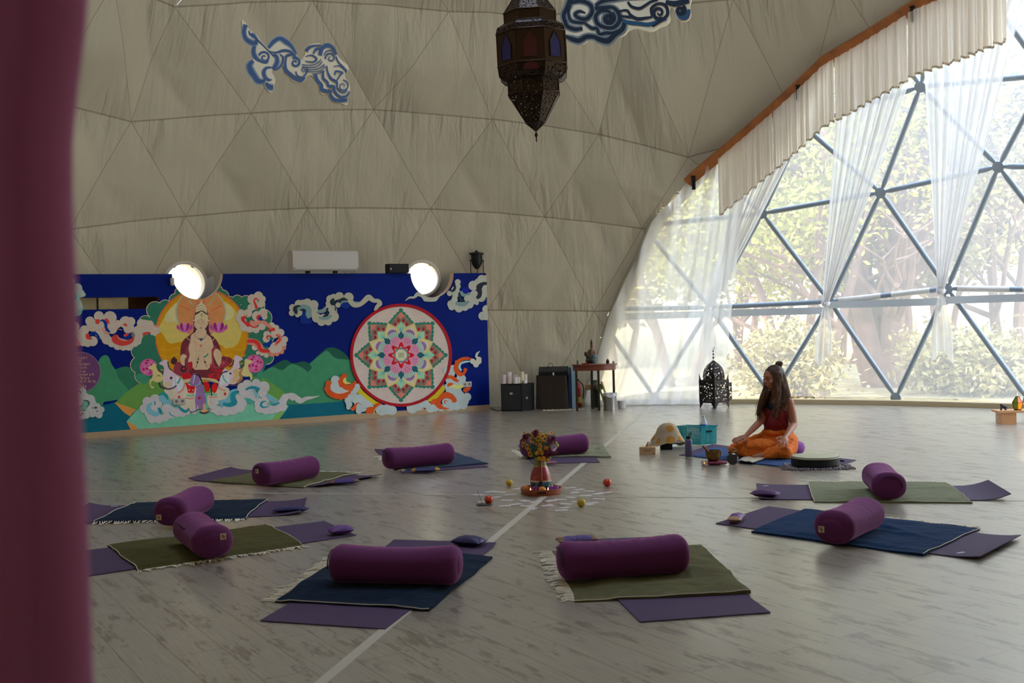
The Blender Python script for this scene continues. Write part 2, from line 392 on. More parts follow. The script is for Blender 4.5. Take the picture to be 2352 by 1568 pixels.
# ---------- window: geodesic tubes and milky sheet ----------
RW=RD+.165
win=thing('window_1',None,None,CEN); struct(win)
def W3(n,R=RW): a,e=node(*n); return sp(a,max(e,.6),R)-CEN
edges=set()
for T in TRI:
    if T[0][0]>4: continue
    for x,y in ((0,1),(1,2),(2,0)):
        a,b_=T[x],T[y]; a=(a[0],a[1]%32); b_=(b_[0],b_[1]%32)
        if a>b_: a,b_=b_,a
        edges.add((a,b_))
TAPE=mat('white_tape',rgb(225,220,212),.6)
nodesW=set()
for a,b_ in sorted(edges):
    pa,pb=W3(a),W3(b_); A_,E_=azel((pa+pb)/2+CEN)
    aa=[azel(q+CEN) for q in (pa,pb)]
    if a[0]==0 and b_[0]==0: continue
    if not any(e<arch_el(z)+3 for z,e in aa) or E_>arch_el(A_)+4: continue
    mb=MB(); d=(pb-pa); m0=.07/d.length
    rr_=[.034]*2; q=[pa+d*m0,pa+d*(m0+.06),pb-d*(m0+.06),pb-d*m0]
    mb.tube(q,[.022,.037,.037,.022],12)
    mb.build('strut',STEEL,win); nodesW.add(a); nodesW.add(b_)
for nd in sorted(nodesW):
    p=W3(nd); M=(p.normalized()).to_track_quat('Z','Y').to_matrix()
    mb=MB(); mb.lathe([(.02,-.04),(.075,-.03),(.075,.03),(.02,.04)],12,p,M=M); mb.build('hub',STEEL,win)
# horizontal rail below ring 1 (flat grey bar)
mb=MB(); 
for i in range(32):
    pa,pb=W3((1,i)),W3((1,i+1)); A_,E_=azel((pa+pb)/2+CEN)
    if arch_el(A_)<9: continue
    for q in (pa,pb): pass
    d=(pb-pa); dn=d.normalized(); o=pa+d*.5+Vector((0,0,-.105))-(o_n:=(pa+pb).normalized())*.03
    mb.box(o,(d.length,.05,.10),math.atan2(d.y,d.x))
mb.build('rail',mat('grey_rail',rgb(206,212,216),.5),win)
for i in range(32):
    pa,pb=W3((1,i)),W3((1,i+1)); A_,E_=azel((pa+pb)/2+CEN)
    if not (20<A_<62): continue
    for f0,f1 in ((.14,.46),(.55,.92)):
        mb=MB(); mb.tube([pa.lerp(pb,f0),pa.lerp(pb,f1)],.041,12); mb.build('tape_wrap',TAPE,win)
# sheet: milky clear foil on the outside of the tubes
m=bpy.data.materials.new('milky_foil'); m.use_nodes=True; N,L=nodes(m); N.remove(N['Principled BSDF']); out=N['Material Output']
t=N.new('ShaderNodeBsdfTransparent'); t.inputs['Color'].default_value=(.96,.97,.95,1); df=N.new('ShaderNodeBsdfTranslucent'); df.inputs['Color'].default_value=(.95,.95,.93,1)
gl=N.new('ShaderNodeBsdfGlossy'); gl.inputs['Roughness'].default_value=.15
mx=N.new('ShaderNodeMixShader'); mx.inputs['Fac'].default_value=HAZE; L.new(t.outputs[0],mx.inputs[1]); L.new(df.outputs[0],mx.inputs[2])
mx2=N.new('ShaderNodeMixShader'); mx2.inputs['Fac'].default_value=.03; L.new(mx.outputs[0],mx2.inputs[1]); L.new(gl.outputs[0],mx2.inputs[2]); L.new(mx2.outputs[0],out.inputs['Surface'])
FOIL=m
mb=MB()
for T in TRI:
    if T[0][0]>4: continue
    P=[W3(n,RW+.045) for n in T]
    ok=[azel(q+CEN) for q in P]
    if any(e<arch_el(a)+2 for a,e in ok): mb.add(P,[(0,1,2)])
mb.build('pane',FOIL,win,smooth=False)
# ---------- round tube windows ----------
WARM=mat('porthole_collar',rgb(226,214,200),.6)
for k,(p,r) in enumerate(PORT):
    w=thing('window_%d'%(k+2),None,None,p); struct(w)
    ax=(CEN+Vector((0,0,p.z))-p).normalized(); M=ax.to_track_quat('Z','Y').to_matrix()
    mb=MB(); r1=r*.96
    mb.lathe([(r1+.0,-.32),(r1+.012,-.32),(r1+.012,-.02),(r1+.17,-.03),(r1+.17,-.0),(r1+.02,.02),(r1+.02,.16),(r1-.005,.17),(r1-.02,.16),(r1-.02,.02),(r1,0),(r1,-.32)],64,M=M,caps=False)
    mb.build('collar',WARM,w)
    mb=MB(); mb.lathe([(r1-.001,.02),(r1-.001,.025)],64,M=M); mb.build('pane',FOIL,w,smooth=False)
# ================= painted wall =================
WA=fl(155,1010); WB=fl(1125,940); WA.z=WB.z=0
wd=(WB-WA).normalized(); wn=Vector((wd.y,-wd.x,0))              # wn points to the room
if wn.dot(CAM-WA)<0: wn=-wn
WA0=WA-wd*1.5; WH=2.045
def wpt(x,y,off=0.0):                                            # photo point lying on the wall -> (u,z)
    p=onplane(x,y,WA,wn); return ((p-WA0).dot(wd),p.z)
NOT=[(454,630,58),(993,627,55)]
WLEN=(WB-WA0).dot(wd)
nots=[]
for x,y,r in NOT:
    u,z=wpt(x,y); nots.append((u,r/(FPX/onplane(x,y,WA,wn).y)))
# slot opening near the left end
SL=[wpt(150,684),wpt(364,681),wpt(364,708),wpt(150,712)]
su0,su1=SL[0][0],SL[1][0]; sz1=(SL[0][1]+SL[1][1])/2; sz0=(SL[2][1]+SL[3][1])/2
def uz(u,z,off=0): return WA0+wd*u+Vector((0,0,z))+wn*off
wall=MB()
poly=[(0,0),(WLEN,0),(WLEN,WH)]
for u,r in reversed(nots):
    for k in range(25): a=-PI*k/24; poly.append((u+r*math.cos(a)*1.0,WH+r*math.sin(a)*1.02))
poly+= [(0,WH)]
hole=[(su0,sz0),(su0,sz1),(su1,sz1),(su1,sz0)]
allp=poly+hole
tr=tessellate_polygon([[Vector((x,y,0)) for x,y in poly],[Vector((x,y,0)) for x,y in hole]])
WT=.12; n=len(allp)
vsw=[uz(u,z,0) for u,z in allp]+[uz(u,z,-WT) for u,z in allp]
fsw=[t for t in tr]+[tuple(i+n for i in reversed(t)) for t in tr]
wall.add(vsw,fsw,0)
q=len(poly)
fe=[(i,(i+1)%q,(i+1)%q+n,i+n) for i in range(q)]
wall.add(vsw,fe,1)
fe=[(q+i,q+(i+1)%4,q+(i+1)%4+n,q+i+n) for i in range(4)]
wall.add(vsw,fe,2)
K=PAINTK
PAL={}; WM=[mat('wall_blue_paint',rgb(0,22,98,1.6),.6,spec=.12,var=(1.2,.12)),mat('wall_edge_plaster',rgb(226,190,160),.7),mat('slot_lining',rgb(150,110,70),.8)]
def pcol(c):
    if c not in PAL:
        PAL[c]=len(WM); WM.append(mat('paint_%d_%d_%d'%c,rgb(c[0],c[1],c[2],K),.6,var=(9,.06),spec=.15))
    return PAL[c]
LAY=[0]
def clipn(pp):
    if not any(abs(u-nu)<r+.9 and z>WH-r-.5 for u,z in pp for nu,r in nots): return pp
    out=[]
    for i,(u,z) in enumerate(pp):
        u2,z2=pp[(i+1)%len(pp)]; n=max(1,int(math.hypot(u2-u,z2-z)/.03))
        for k in range(n): out.append((u+(u2-u)*k/n,z+(z2-z)*k/n))
    res=[]
    for u,z in out:
        for nu,r in nots:
            rr=r*1.015; d=math.hypot(u-nu,z-WH)
            if d<rr:
                a=math.atan2(z-WH,u-nu) if d>1e-6 else -PI/2
                if a>-.02: a=-.02 if u>nu else -PI+.02
                u,z=nu+rr*math.cos(a),WH+rr*math.sin(a)
        res.append((u,z))
    return res
def pushn(u,z):
    for nu,r in nots:
        d=math.hypot(u-nu,z-WH)
        if d<r*1.015:
            a=math.atan2(z-WH,u-nu) if d>1e-6 else -PI/2
            u,z=nu+r*1.015*math.cos(a),WH+r*1.015*math.sin(a)
    return u,z
class TT:
    def __init__(s,x0,y0,k): s.o=(x0,y0,k)
    def P(s,x,y): x0,y0,k=s.o; return wpt(x0+x/k,y0+y/k)
    def poly(s,col,pts):
        LAY[0]+=1; pp=[s.P(*p[:2]) for p in pts]
        # clip to the wall height by clamping
        pp=clipn([(min(max(u,.0),WLEN),min(max(z,.005),WH)) for u,z in pp])
        t=tessellate_polygon([[Vector((u,z,0)) for u,z in pp]])
        off=.0006+LAY[0]*.00002
        wall.add([uz(u,z,off) for u,z in pp],[tuple(x) for x in t],pcol(col))
    def blob(s,col,pts,n=5): s.poly(col,[(p.x,p.y) for p in cr([(x,y,0) for x,y in pts],n,True)])
    def disc(s,col,x,y,r,ry=None,n=22):
        ry=ry or r; s.poly(col,[(x+r*math.cos(2*PI*i/n),y+ry*math.sin(2*PI*i/n)) for i in range(n)])
    def discs(s,col,L):
        for c in L: s.disc(col,*c,n=18)
    def rib(s,col,pts,w):
        P=cr([(p[0],p[1],0) for p in pts],5); m=len(P)
        ws=w if isinstance(w,(list,tuple)) else [w]
        L_=[];R2=[]
        for i,p in enumerate(P):
            t=(P[min(i+1,m-1)]-P[max(i-1,0)]); t=t.normalized() if t.length>0 else Vector((1,0,0)); nn=Vector((-t.y,t.x,0))
            f=i/(m-1)*(len(ws)-1); k=min(int(f),len(ws)-2) if len(ws)>1 else 0
            wi=ws[0] if len(ws)==1 else ws[k]+(ws[k+1]-ws[k])*(f-k); L_.append(p+nn*wi/2); R2.append(p-nn*wi/2)
        LAY[0]+=1; off=.0006+LAY[0]*.00002; c=pcol(col); vs=[];fs=[]
        for a,b in zip(L_,R2):
            for v in (a,b):
                u,z=pushn(*s.P(v.x,v.y)); vs.append(uz(min(max(u,0),WLEN),min(max(z,.005),WH),off))
        for i in range(m-1): fs.append((2*i,2*i+1,2*i+3,2*i+2))
        wall.add(vs,fs,c)
F=TT(0,0,1)
TEAL=(6,78,92); G1=(52,112,78); G2=(38,92,68); DG=(26,72,56); LG=(82,122,56); SAND=(170,116,56); PT=(94,152,124)
CW=(160,146,132); CB=(150,150,148); RED=(176,52,44); SAL=(196,100,84); ORG=(178,66,24)
# sea, hills
F.poly(TEAL,[(60,925),(240,930),(330,905),(620,905),(740,915),(862,905),(862,970),(60,1030)])
F.poly(G1,[(60,880),(170,870),(150,970),(60,990)])
T=TT(130,800,7.84)
T.blob(G2,[(1050,420),(1080,370),(1230,325),(1330,350),(1400,420),(1500,500),(1700,640),(1700,800),(1250,800)])
T.blob(G1,[(700,400),(760,220),(810,150),(870,118),(935,150),(990,280),(1060,390),(1130,560),(1300,760),(1240,880),(1000,940),(860,960),(800,1030),(560,980),(450,820)])
F.blob(DG,[(720,835),(740,808),(757,798),(778,802),(800,820),(815,850),(780,850)])
F.blob(G1,[(680,870),(700,845),(735,815),(752,806),(770,822),(806,828),(815,850),(820,905),(800,918),(740,925),(640,925),(600,880)])
F.blob(DG,[(598,860),(630,838),(655,826),(672,834),(700,830),(716,845),(690,862),(640,875)])
F.blob(G1,[(570,880),(596,860),(625,843),(648,850),(668,836),(690,842),(712,858),(740,880),(740,915),(600,915)])
T=TT(130,800,7.84)
F.poly(LG,[(336,868),(309,887),(289,902),(275,915),(264,925),(283,933),(312,941),(330,935),(400,950),(500,900),(400,850)])
F.poly(LG,[(575,855),(595,862),(625,880),(655,901),(648,912),(632,922),(600,915)])
F.poly(SAND,[(263,924),(290,932),(313,941),(303,950),(299,956),(285,947)])
F.poly(PT,[(340,925),(313,942),(291,967),(297,977),(306,990),(638,966),(655,945),(663,932),(620,905),(560,900),(405,905)])
F.poly((104,140,72),[(640,946),(656,944),(638,966),(620,967)])
F.poly(SAND,[(290,967),(303,991),(322,989),(308,975)])
# green aureole with cream scalloped edge
SC=[(327,862,17),(318,838,18),(322,806,20),(334,740,15),(356,712,19),(379,702,13),(393,700,9),(402,688,13),(414,672,12),(425,660,16),(498,668,13),(511,680,14),(527,694,13),(545,690,12),(565,692,13),(590,700,18),(604,730,20),(610,770,20),(612,820,16)]
for c,dr in (((176,150,128),1.5),((38,92,72),0)):
    F.discs(c,[(x,y,r+dr) for x,y,r in SC])
F.poly((38,92,72),[(330,870),(318,840),(318,800),(335,745),(352,715),(402,690),(425,650),(500,660),(527,700),(590,700),(612,740),(618,820),(600,865)])
# golden disc
F.disc((190,84,48),463,770,107.5,108,48); F.disc((168,116,10),463,771,104.5,105,48)
F.blob((176,150,78),[(362,760),(380,725),(405,695),(460,680),(520,694),(552,730),(556,755),(545,790),(520,800),(500,790),(420,785),(390,788),(372,765)])
F.blob((182,160,112),[(378,728),(405,698),(460,684),(510,694),(535,712),(520,735),(400,740)])
for k,y in enumerate((800,815,832,848)): F.rib((178,128,30),[(366+k,y),(385,y+5),(405,y-2),(420,y+3)],2); F.rib((178,128,30),[(512,y+4),(530,y-2),(548,y+4),(564,y)],2)
# halo
F.disc((136,144,124),461,716,58.5,56,40); F.disc((172,112,66),461,716,55.5,53,40)
F.blob((196,104,80),[(440,735),(448,700),(460,690),(474,700),(482,735),(495,752),(480,770),(440,770),(425,755)])
for a in (-70,-40,-14,14,40,70):
    s_,c_=math.sin(R_(a)),math.cos(R_(a))
    F.rib((180,72,50) if abs(a) in(14,70) else (140,132,104),[(461+s_*26,722-c_*26),(461+s_*52,718-c_*50)],1.6 if abs(a) in (14,70) else 3)
def lotus(T,x,y,s):
    for dx,dy,r,c in ((-14,2,7,(150,58,120)),(14,2,7,(150,58,120)),(-7,-2,7,(120,30,90)),(7,-2,7,(120,30,90)),(0,-3,7,(176,92,150))):
        T.blob(c,[(x+(dx*.5)*s,y+8*s),(x+(dx-r*.6)*s,y+dy*s),(x+dx*1.15*s,y+(dy-9)*s),(x+(dx+r*.6)*s,y+dy*s)],4)
    T.blob((160,72,132),[(x-15*s,y+2*s),(x-6*s,y+10*s),(x+8*s,y+10*s),(x+15*s,y+2*s),(x+6*s,y+6*s),(x-6*s,y+6*s)],4)
lotus(F,424,752,1.0); lotus(F,502,752,1.1)
# seated figure
T=TT(390,680,7.84); MAR=(92,36,42); SK=(178,146,116); DK=(58,34,40)
T.blob(MAR,[(300,740),(370,690),(430,620),(425,460),(470,300),(570,230),(660,300),(690,460),(700,620),(730,690),(810,750),(890,880),(920,1000),(940,1150),(980,1300),(880,1440),(250,1450),(150,1320),(190,1180),(188,1060),(200,900),(240,800)])
T.blob(DK,[(430,460),(425,640),(400,690),(470,640),(495,560),(450,470)]); T.blob(DK,[(650,460),(700,470),(705,620),(740,690),(660,650),(630,560)])
T.blob((120,44,56),[(330,860),(370,800),(350,950),(340,1050),(380,1180),(330,1300),(290,1200),(270,1040)])
T.blob((134,48,58),[(760,900),(840,930),(800,1010),(790,1150),(830,1260),(980,1240),(900,1300),(780,1290),(740,1180)])
T.blob(SK,[(385,700),(455,650),(490,600),(640,600),(665,680),(740,750),(785,900),(752,960),(752,1060),(755,1190),(720,1280),(650,1335),(560,1345),(480,1335),(410,1280),(400,1190),(330,1180),(355,1060),(338,940),(370,800)])
T.blob(SK,[(245,1040),(305,1080),(270,1140),(265,1250),(215,1250),(190,1160),(195,1080)])
T.blob(SK,[(835,945),(915,1000),(932,1120),(905,1240),(880,1255),(820,1150),(785,1030)])
T.blob(DK,[(455,320),(470,260),(570,235),(665,265),(690,330),(650,320),(570,255),(500,310)])
T.blob(SK,[(445,540),(440,470),(480,400),(560,380),(640,400),(690,480),(660,550),(620,600),(560,625),(500,600)])
T.disc(SK,560,490,98,122)
T.blob((188,158,122),[(465,280),(480,180),(540,130),(565,70),(595,130),(650,180),(665,270),(690,400),(720,440),(650,440),(570,385),(480,440),(410,440),(445,400)])
T.blob(DK,[(462,300),(520,280),(570,252),(620,280),(685,330),(660,330),(610,300),(570,272),(520,305),(450,340)])
for y in (190,240,280): T.rib((120,92,66),[(480,y+12),(520,y-6),(570,y-22),(620,y-6),(656,y+12)],6)
T.blob((150,118,84),[(552,330),(570,305),(588,330),(580,370),(560,370)]); T.disc((110,84,60),435,410,14); T.disc((110,84,60),700,410,14)
for x in (515,598): T.rib((96,66,56),[(x-24,470),(x,478),(x+24,468)],6); T.rib((96,66,56),[(x-26,448),(x,440),(x+26,450)],4)
T.rib((120,80,70),[(560,480),(552,530),(566,536)],4); T.blob((140,56,58),[(538,570),(560,562),(582,570),(560,582)]); T.disc((96,50,50),566,425,7,12)
T.rib((84,58,56),[(452,680),(470,730),(520,768)],6); T.rib((84,58,56),[(660,680),(640,730),(606,768)],6); T.poly((42,62,84),[(510,758),(612,758),(565,814)])
T.rib((188,110,88),[(425,690),(440,780),(500,860),(560,880),(640,850),(700,780),(712,740)],5); T.blob((196,92,70),[(538,880),(560,870),(582,885),(560,922)])
T.rib((200,180,140),[(300,740),(340,780),(370,790)],8); T.rib((200,180,140),[(742,806),(780,790),(812,745)],8)
T.rib(DK,[(520,1060),(515,1130),(500,1190),(465,1290)],[5,10]); T.disc(DK,512,1130,14); T.disc(DK,498,1190,17); T.rib(DK,[(625,1130),(632,1190),(670,1280)],[5,8]); T.disc(DK,634,1186,18)
T.rib((48,112,84),[(605,1092),(640,1088),(690,1035)],26); T.rib((190,130,96),[(640,1130),(680,1110),(720,1080)],5)
T.rib((120,70,66),[(440,800),(470,960),(480,1200)],3); T.rib((150,112,92),[(600,930),(610,1080),(605,1200)],3); T.rib((150,112,92),[(540,930),(540,1100)],3)
# skirt and throne
T.blob((70,36,42),[(40,1150),(75,1090),(130,1150),(110,1220),(50,1220),(15,1190)]); T.blob((120,44,56),[(65,1370),(80,1250),(160,1180),(260,1260),(400,1280),(330,1400),(240,1440),(120,1410)])
T.blob((160,22,30),[(215,1430),(260,1390),(350,1380),(395,1440),(360,1480),(260,1495)]); T.blob((160,22,30),[(340,1210),(400,1180),(405,1300),(360,1300)])
T.disc(DK,245,1310,55,60); T.disc((176,40,40),250,1305,22)
T.blob((128,40,52),[(930,1180),(990,1090),(1090,1110),(1120,1180),(1060,1250),(960,1290),(900,1270)]); T.disc(MAR,970,1120,42); T.disc(MAR,1075,1150,46); T.disc((150,60,70),955,1200,36)
T.blob((150,26,34),[(725,1200),(770,1300),(880,1320),(1000,1310),(930,1370),(800,1360),(730,1300)])
T.blob((92,36,42),[(350,1370),(400,1330),(760,1330),(800,1400),(700,1470),(560,1460),(420,1440)]); T.blob((150,28,38),[(680,1440),(730,1390),(850,1380),(920,1400),(880,1500),(760,1490)]); T.poly(MAR,[(780,1440),(830,1390),(850,1400),(800,1470)])
T.blob((190,150,110),[(240,1510),(380,1480),(570,1470),(800,1490),(880,1540),(860,1570),(600,1510),(380,1540),(250,1560)])
T.rib((70,56,50),[(570,1505),(700,1515),(860,1568)],10)
# peonies
for x,y,r in ((341,843,20),(584,835,21)):
    F.disc((170,76,120),x,y,r,r*.98)
    for k in range(16):
        a=k*2.4; q=r*.8*math.sqrt((k+.5)/16); F.disc((120,12,56) if k%2 else (196,110,148),x+q*math.cos(a),y+q*math.sin(a),2.6,2.2,8)
F.blob((50,112,86),[(310,865),(325,858),(345,868),(330,882)]); F.blob((50,112,86),[(590,860),(602,850),(600,872),(592,878)])
F.blob((44,100,80),[(600,800),(612,796),(622,815),(604,822)])
# animals: left pair, right pair, violet horse
T=TT(310,800,8.71); LIL=(172,152,158); YEL=(196,156,104)
T.blob((190,158,138),[(600,800),(780,760),(1000,700),(1240,800),(1250,1230),(900,1200),(760,1100),(700,1000),(600,880)])
T.blob(LIL,[(480,300),(590,225),(650,240),(665,320),(700,420),(770,480),(960,620),(980,720),(880,870),(760,800),(600,770),(560,700),(560,560),(580,430),(560,350)])
T.blob((188,180,176),[(790,560),(870,580),(960,680),(940,820),(860,870),(830,740),(750,740)])
T.rib((60,44,52),[(655,260),(670,350),(700,410),(750,440)],26); T.rib((60,44,56),[(480,680),(520,760),(640,810),(760,790),(830,740)],[40,30,24]); T.disc(DK,722,590,28)
T.rib((70,130,112),[(900,590),(880,660),(840,700)],34); T.rib((60,50,56),[(805,560),(800,640),(820,740)],5); T.disc((196,150,110),640,720,60,50)
T.blob(YEL,[(260,380),(330,340),(375,295),(430,330),(450,400),(520,490),(560,560),(550,640),(450,680),(340,650),(320,740),(380,770),(360,800),(310,770),(285,680),(300,620),(345,570),(350,440),(300,420)])
T.rib((70,44,50),[(430,340),(470,440),(560,480)],[18,20,30]); T.rib((70,44,50),[(440,560),(470,535),(510,560)],14)
T.blob((60,34,42),[(715,250),(750,190),(785,165),(795,210),(850,230),(790,320),(730,300)])
T=TT(450,810,8.11)
T.blob((190,160,140),[(430,560),(500,620),(620,680),(600,860),(420,950),(240,1000),(220,780),(380,700)])
T.blob(LIL,[(870,120),(800,60),(730,50),(700,150),(690,260),(620,330),(520,300),(440,520),(480,640),(620,600),(760,560),(850,420),(820,260),(800,160)])
T.blob((190,184,182),[(510,380),(590,340),(620,440),(600,570),(540,560),(480,600),(430,560),(460,460)]); T.blob((186,142,98),[(690,330),(790,300),(800,430),(740,540),(640,560),(700,440)])
T.rib((60,44,52),[(590,345),(500,370),(440,450)],[30,16]); T.rib((70,50,60),[(600,585),(740,600),(830,540),(870,480)],[20,30,60]); T.disc(DK,642,385,20); T.rib((70,140,120),[(500,410),(520,490),(580,560)],24)
T.blob(YEL,[(1060,170),(940,115),(900,160),(890,260),(820,320),(830,400),(920,440),(1000,440),(1010,500),(1045,490),(1045,400),(990,330),(980,210)])
T.rib((146,106,66),[(870,290),(820,380),(840,470),(760,560)],[30,60,40]); T.rib((72,46,52),[(895,150),(885,240),(800,300)],[14,20,24]); T.rib((60,34,42),[(700,130),(680,220),(620,260)],26)
# saddle cloths + violet horse
T=TT(310,800,8.71)
T.blob((170,20,24),[(1010,680),(1100,740),(1195,730),(1185,860),(1150,910),(1070,890),(1040,800)]); T.rib((96,150,120),[(1030,930),(1110,950),(1190,930)],40); T.rib((196,110,96),[(1010,990),(1110,1005),(1190,985)],26)
T.disc((190,150,110),1083,828,14); T.disc((190,150,110),1158,835,14); T.rib((206,120,100),[(1080,895),(1170,900)],26); T.rib((200,120,108),[(1000,700),(950,830),(850,890)],[26,40,50]); T.disc((186,30,34),882,970,26)
T.blob((120,88,132),[(1110,620),(1160,520),(1230,500),(1300,580),(1340,700),(1350,860),(1340,960),(1310,1180),(1290,1180),(1250,960),(1240,1200),(1215,1200),(1200,1000),(1230,850),(1200,760),(1110,740)])
T.rib((30,28,50),[(1200,510),(1290,560),(1340,690)],[20,30,24]); T.rib((96,150,120),[(1200,750),(1270,730),(1310,650)],26); T.rib((190,180,200),[(1195,530),(1160,700)],14); T.blob((190,100,96),[(1220,850),(1350,860),(1340,920),(1250,930)]); T.disc((176,20,40),1285,990,26)
T=TT(450,810,8.11)
T.blob((120,88,132),[(30,600),(130,620),(160,760),(190,900),(110,1040),(60,1040),(10,900),(0,700)]); T.blob((170,20,24),[(140,545),(240,570),(250,690),(190,720),(160,640)]); T.blob((170,20,24),[(300,600),(390,560),(385,700),(340,750),(300,700)])
T.rib((96,150,120),[(190,770),(390,780)],40); T.rib((196,110,96),[(240,825),(400,825)],24); T.rib((36,30,36),[(260,590),(285,690),(290,800)],20); T.rib((200,120,108),[(410,620),(460,680),(550,700)],[26,34,30]); T.disc((186,30,34),540,765,24,30)
T.disc((176,20,40),64,840,28)
# swirl clouds -----------------------------------------------------------------
def swirl(T,col,x,y,r,w,a0,turn=1.6,cw=1,n=18):
    pts=[]
    for i in range(n+1):
        t=i/n; a=R_(a0)+cw*t*turn*2*PI*.5; q=r*(1-.75*t); pts.append((x+q*math.cos(a),y+q*math.sin(a)))
    T.rib(col,pts,[w,w*.9,w*.5,w*.2])
T=TT(130,620,7.84)
C2=(136,146,134)
T.discs((90,132,122),[(160,820,90),(240,830,70),(380,750,75),(330,780,60),(430,700,50)])
T.discs(C2,[(150,150,70),(260,210,72),(370,330,92),(230,370,95),(420,420,80),(200,480,90),(340,600,110),(180,690,90),(290,710,80),(100,600,110),(100,350,80),(400,640,70)]); T.discs((140,152,136),[(480,440,42)])
T.discs((96,140,130),[(110,180,60)]); T.blob((28,118,112),[(100,150),(160,180),(240,240),(180,300),(110,290)])
T.rib((92,160,150),[(330,400),(370,480),(330,560),(260,640)],[20,80,60,20]); T.rib((30,122,118),[(330,420),(340,500),(260,560),(245,630)],[10,30,50,14]); T.disc((150,152,140),290,470,40)
T.rib((64,60,84),[(140,490),(160,540),(130,600),(80,625)],[10,34,30,8]); swirl(T,(160,158,150),110,520,60,20,-60,1.3)
# salmon-and-cream clouds left of the figure
T.discs(CW,[(180,1060,100),(240,1000,90),(320,1020,90),(250,1130,100),(160,1130,75),(500,1080,85),(420,1160,100),(480,1260,110),(650,1280,90),(560,1310,75),(600,920,85),(760,830,90),(960,860,120),(650,1000,110),(780,1000,110),(900,960,120),(1020,1000,100),(760,1140,70),(860,1180,90),(1000,1060,90),(1240,940,110),(1330,930,85),(1100,970,70),(1300,1050,100),(900,1250,90),(1000,1300,90),(1100,1360,80),(1200,1370,80),(1300,1360,90),(1400,1300,85),(1460,1180,100),(1540,1100,110),(1560,980,90),(1500,1240,80),(70,1380,80)])
BL=(6,40,110)
T.rib(BL,[(590,1200),(620,1155),(700,1140),(750,1200),(760,1260)],[10,50,40,60]); T.rib(BL,[(780,920),(830,905),(880,960),(890,1040),(950,1120)],[14,40,60,50,40]); T.blob(BL,[(1110,1200),(1180,1230),(1320,1130),(1350,1130),(1330,1220),(1230,1250),(1150,1240)])
T.blob(RED,[(330,1040),(270,1000),(200,1040),(195,1110),(250,1170),(320,1170),(290,1110),(290,1060)]); T.blob((216,106,88),[(190,1280),(260,1230),(340,1215),(400,1280),(430,1350),(300,1370)]); T.blob(RED,[(210,1280),(270,1220),(330,1240),(260,1300)])
T.blob(RED,[(585,1150),(530,1150),(520,1210),(560,1250),(630,1245),(625,1210),(590,1200)]); T.blob(RED,[(770,890),(710,890),(695,950),(740,975),(770,950)]); T.blob(RED,[(860,880),(920,880),(950,940),(930,975),(900,940)]); T.blob((204,120,104),[(810,1040),(860,1030),(880,1100),(950,1140),(880,1160),(830,1110)])
T.blob((182,52,46),[(1100,1170),(1030,1170),(990,1230),(1010,1300),(1080,1340),(1180,1365),(1300,1340),(1380,1280),(1400,1190),(1330,1240),(1230,1265),(1140,1240)]); T.blob((214,120,104),[(1090,1180),(1120,1240),(1230,1275),(1330,1245),(1300,1260),(1230,1250),(1130,1220)])
T.blob((182,52,46),[(1190,985),(1220,960),(1265,980),(1260,1020),(1225,1000)]); T.blob((182,52,46),[(1210,1160),(1280,1130),(1310,1140),(1260,1190),(1210,1195)]); T.disc((100,96,80),1378,1170,34,36)
for pts in ([(540,1040),(620,1050),(690,1090),(800,1060)],[(1080,920),(1035,970),(1080,1050),(1170,1070)],[(980,1080),(1060,1060),(1180,1080)],[(1410,1120),(1440,1040),(1520,1020)]): T.rib((184,116,100),pts,7)
T=TT(310,660,9.8)
T.discs(CW,[(130,800,90),(250,830,100),(330,830,90),(80,960,110),(100,1100,100),(60,1200,90),(390,920,90),(420,1030,75),(480,960,90),(300,930,110),(150,1000,80)]); T.blob((40,92,72),[(340,1060),(450,1110),(430,1300),(150,1300),(180,1100),(260,1060)]); T.blob(RED,[(165,1060),(200,1010),(330,1000),(340,1030),(230,1060),(190,1090)]); T.blob((206,110,92),[(410,860),(540,855),(530,900),(450,890)])
T.rib((190,120,104),[(20,900),(180,880),(240,840),(290,860),(350,860),(400,960),(500,980)],8)
# right salmon clouds
T=TT(450,660,7.127)
T.discs(CW,[(1020,140,75),(920,190,80),(1080,190,60),(1060,270,60),(960,290,75),(900,330,60),(740,420,62),(850,420,70),(700,500,60),(760,560,70),(790,640,80),(880,660,80),(980,690,60),(1080,640,60),(1100,410,70),(1000,470,85),(1120,480,48),(1240,620,50),(1310,660,50),(1380,740,65),(1450,850,55),(1420,930,60),(1380,1000,60),(1160,770,60),(1150,840,60),(1290,760,70),(1300,980,90),(1240,1020,60),(1150,1110,40),(1080,1080,40),(1010,1070,30),(960,980,50)])
T.discs((206,104,86),[(1240,1090,45),(1320,1080,45),(1400,1050,40),(1440,990,35)]); T.discs(CW,[(1330,990,80),(1260,1020,55)])
T.rib((206,110,92),[(880,560),(960,590),(1080,560),(1180,620),(1250,680)],[60,80,60,60,30]); T.blob((190,40,38),[(850,440),(800,470),(740,480),(740,540),(790,590),(840,640),(880,630),(880,580),(820,560),(800,510)]); T.rib((190,40,38),[(880,620),(950,650),(1020,640)],[30,24,10])
T.rib((190,40,38),[(1030,210),(980,180),(950,220),(980,300),(990,350)],[10,24,26,40,50]); T.blob((190,40,38),[(1080,460),(1030,445),(985,480),(1000,530),(1040,540),(1020,500),(1050,470)]); T.blob(BL,[(1080,480),(1030,480),(1020,520),(1060,545),(1110,530),(1080,510)])
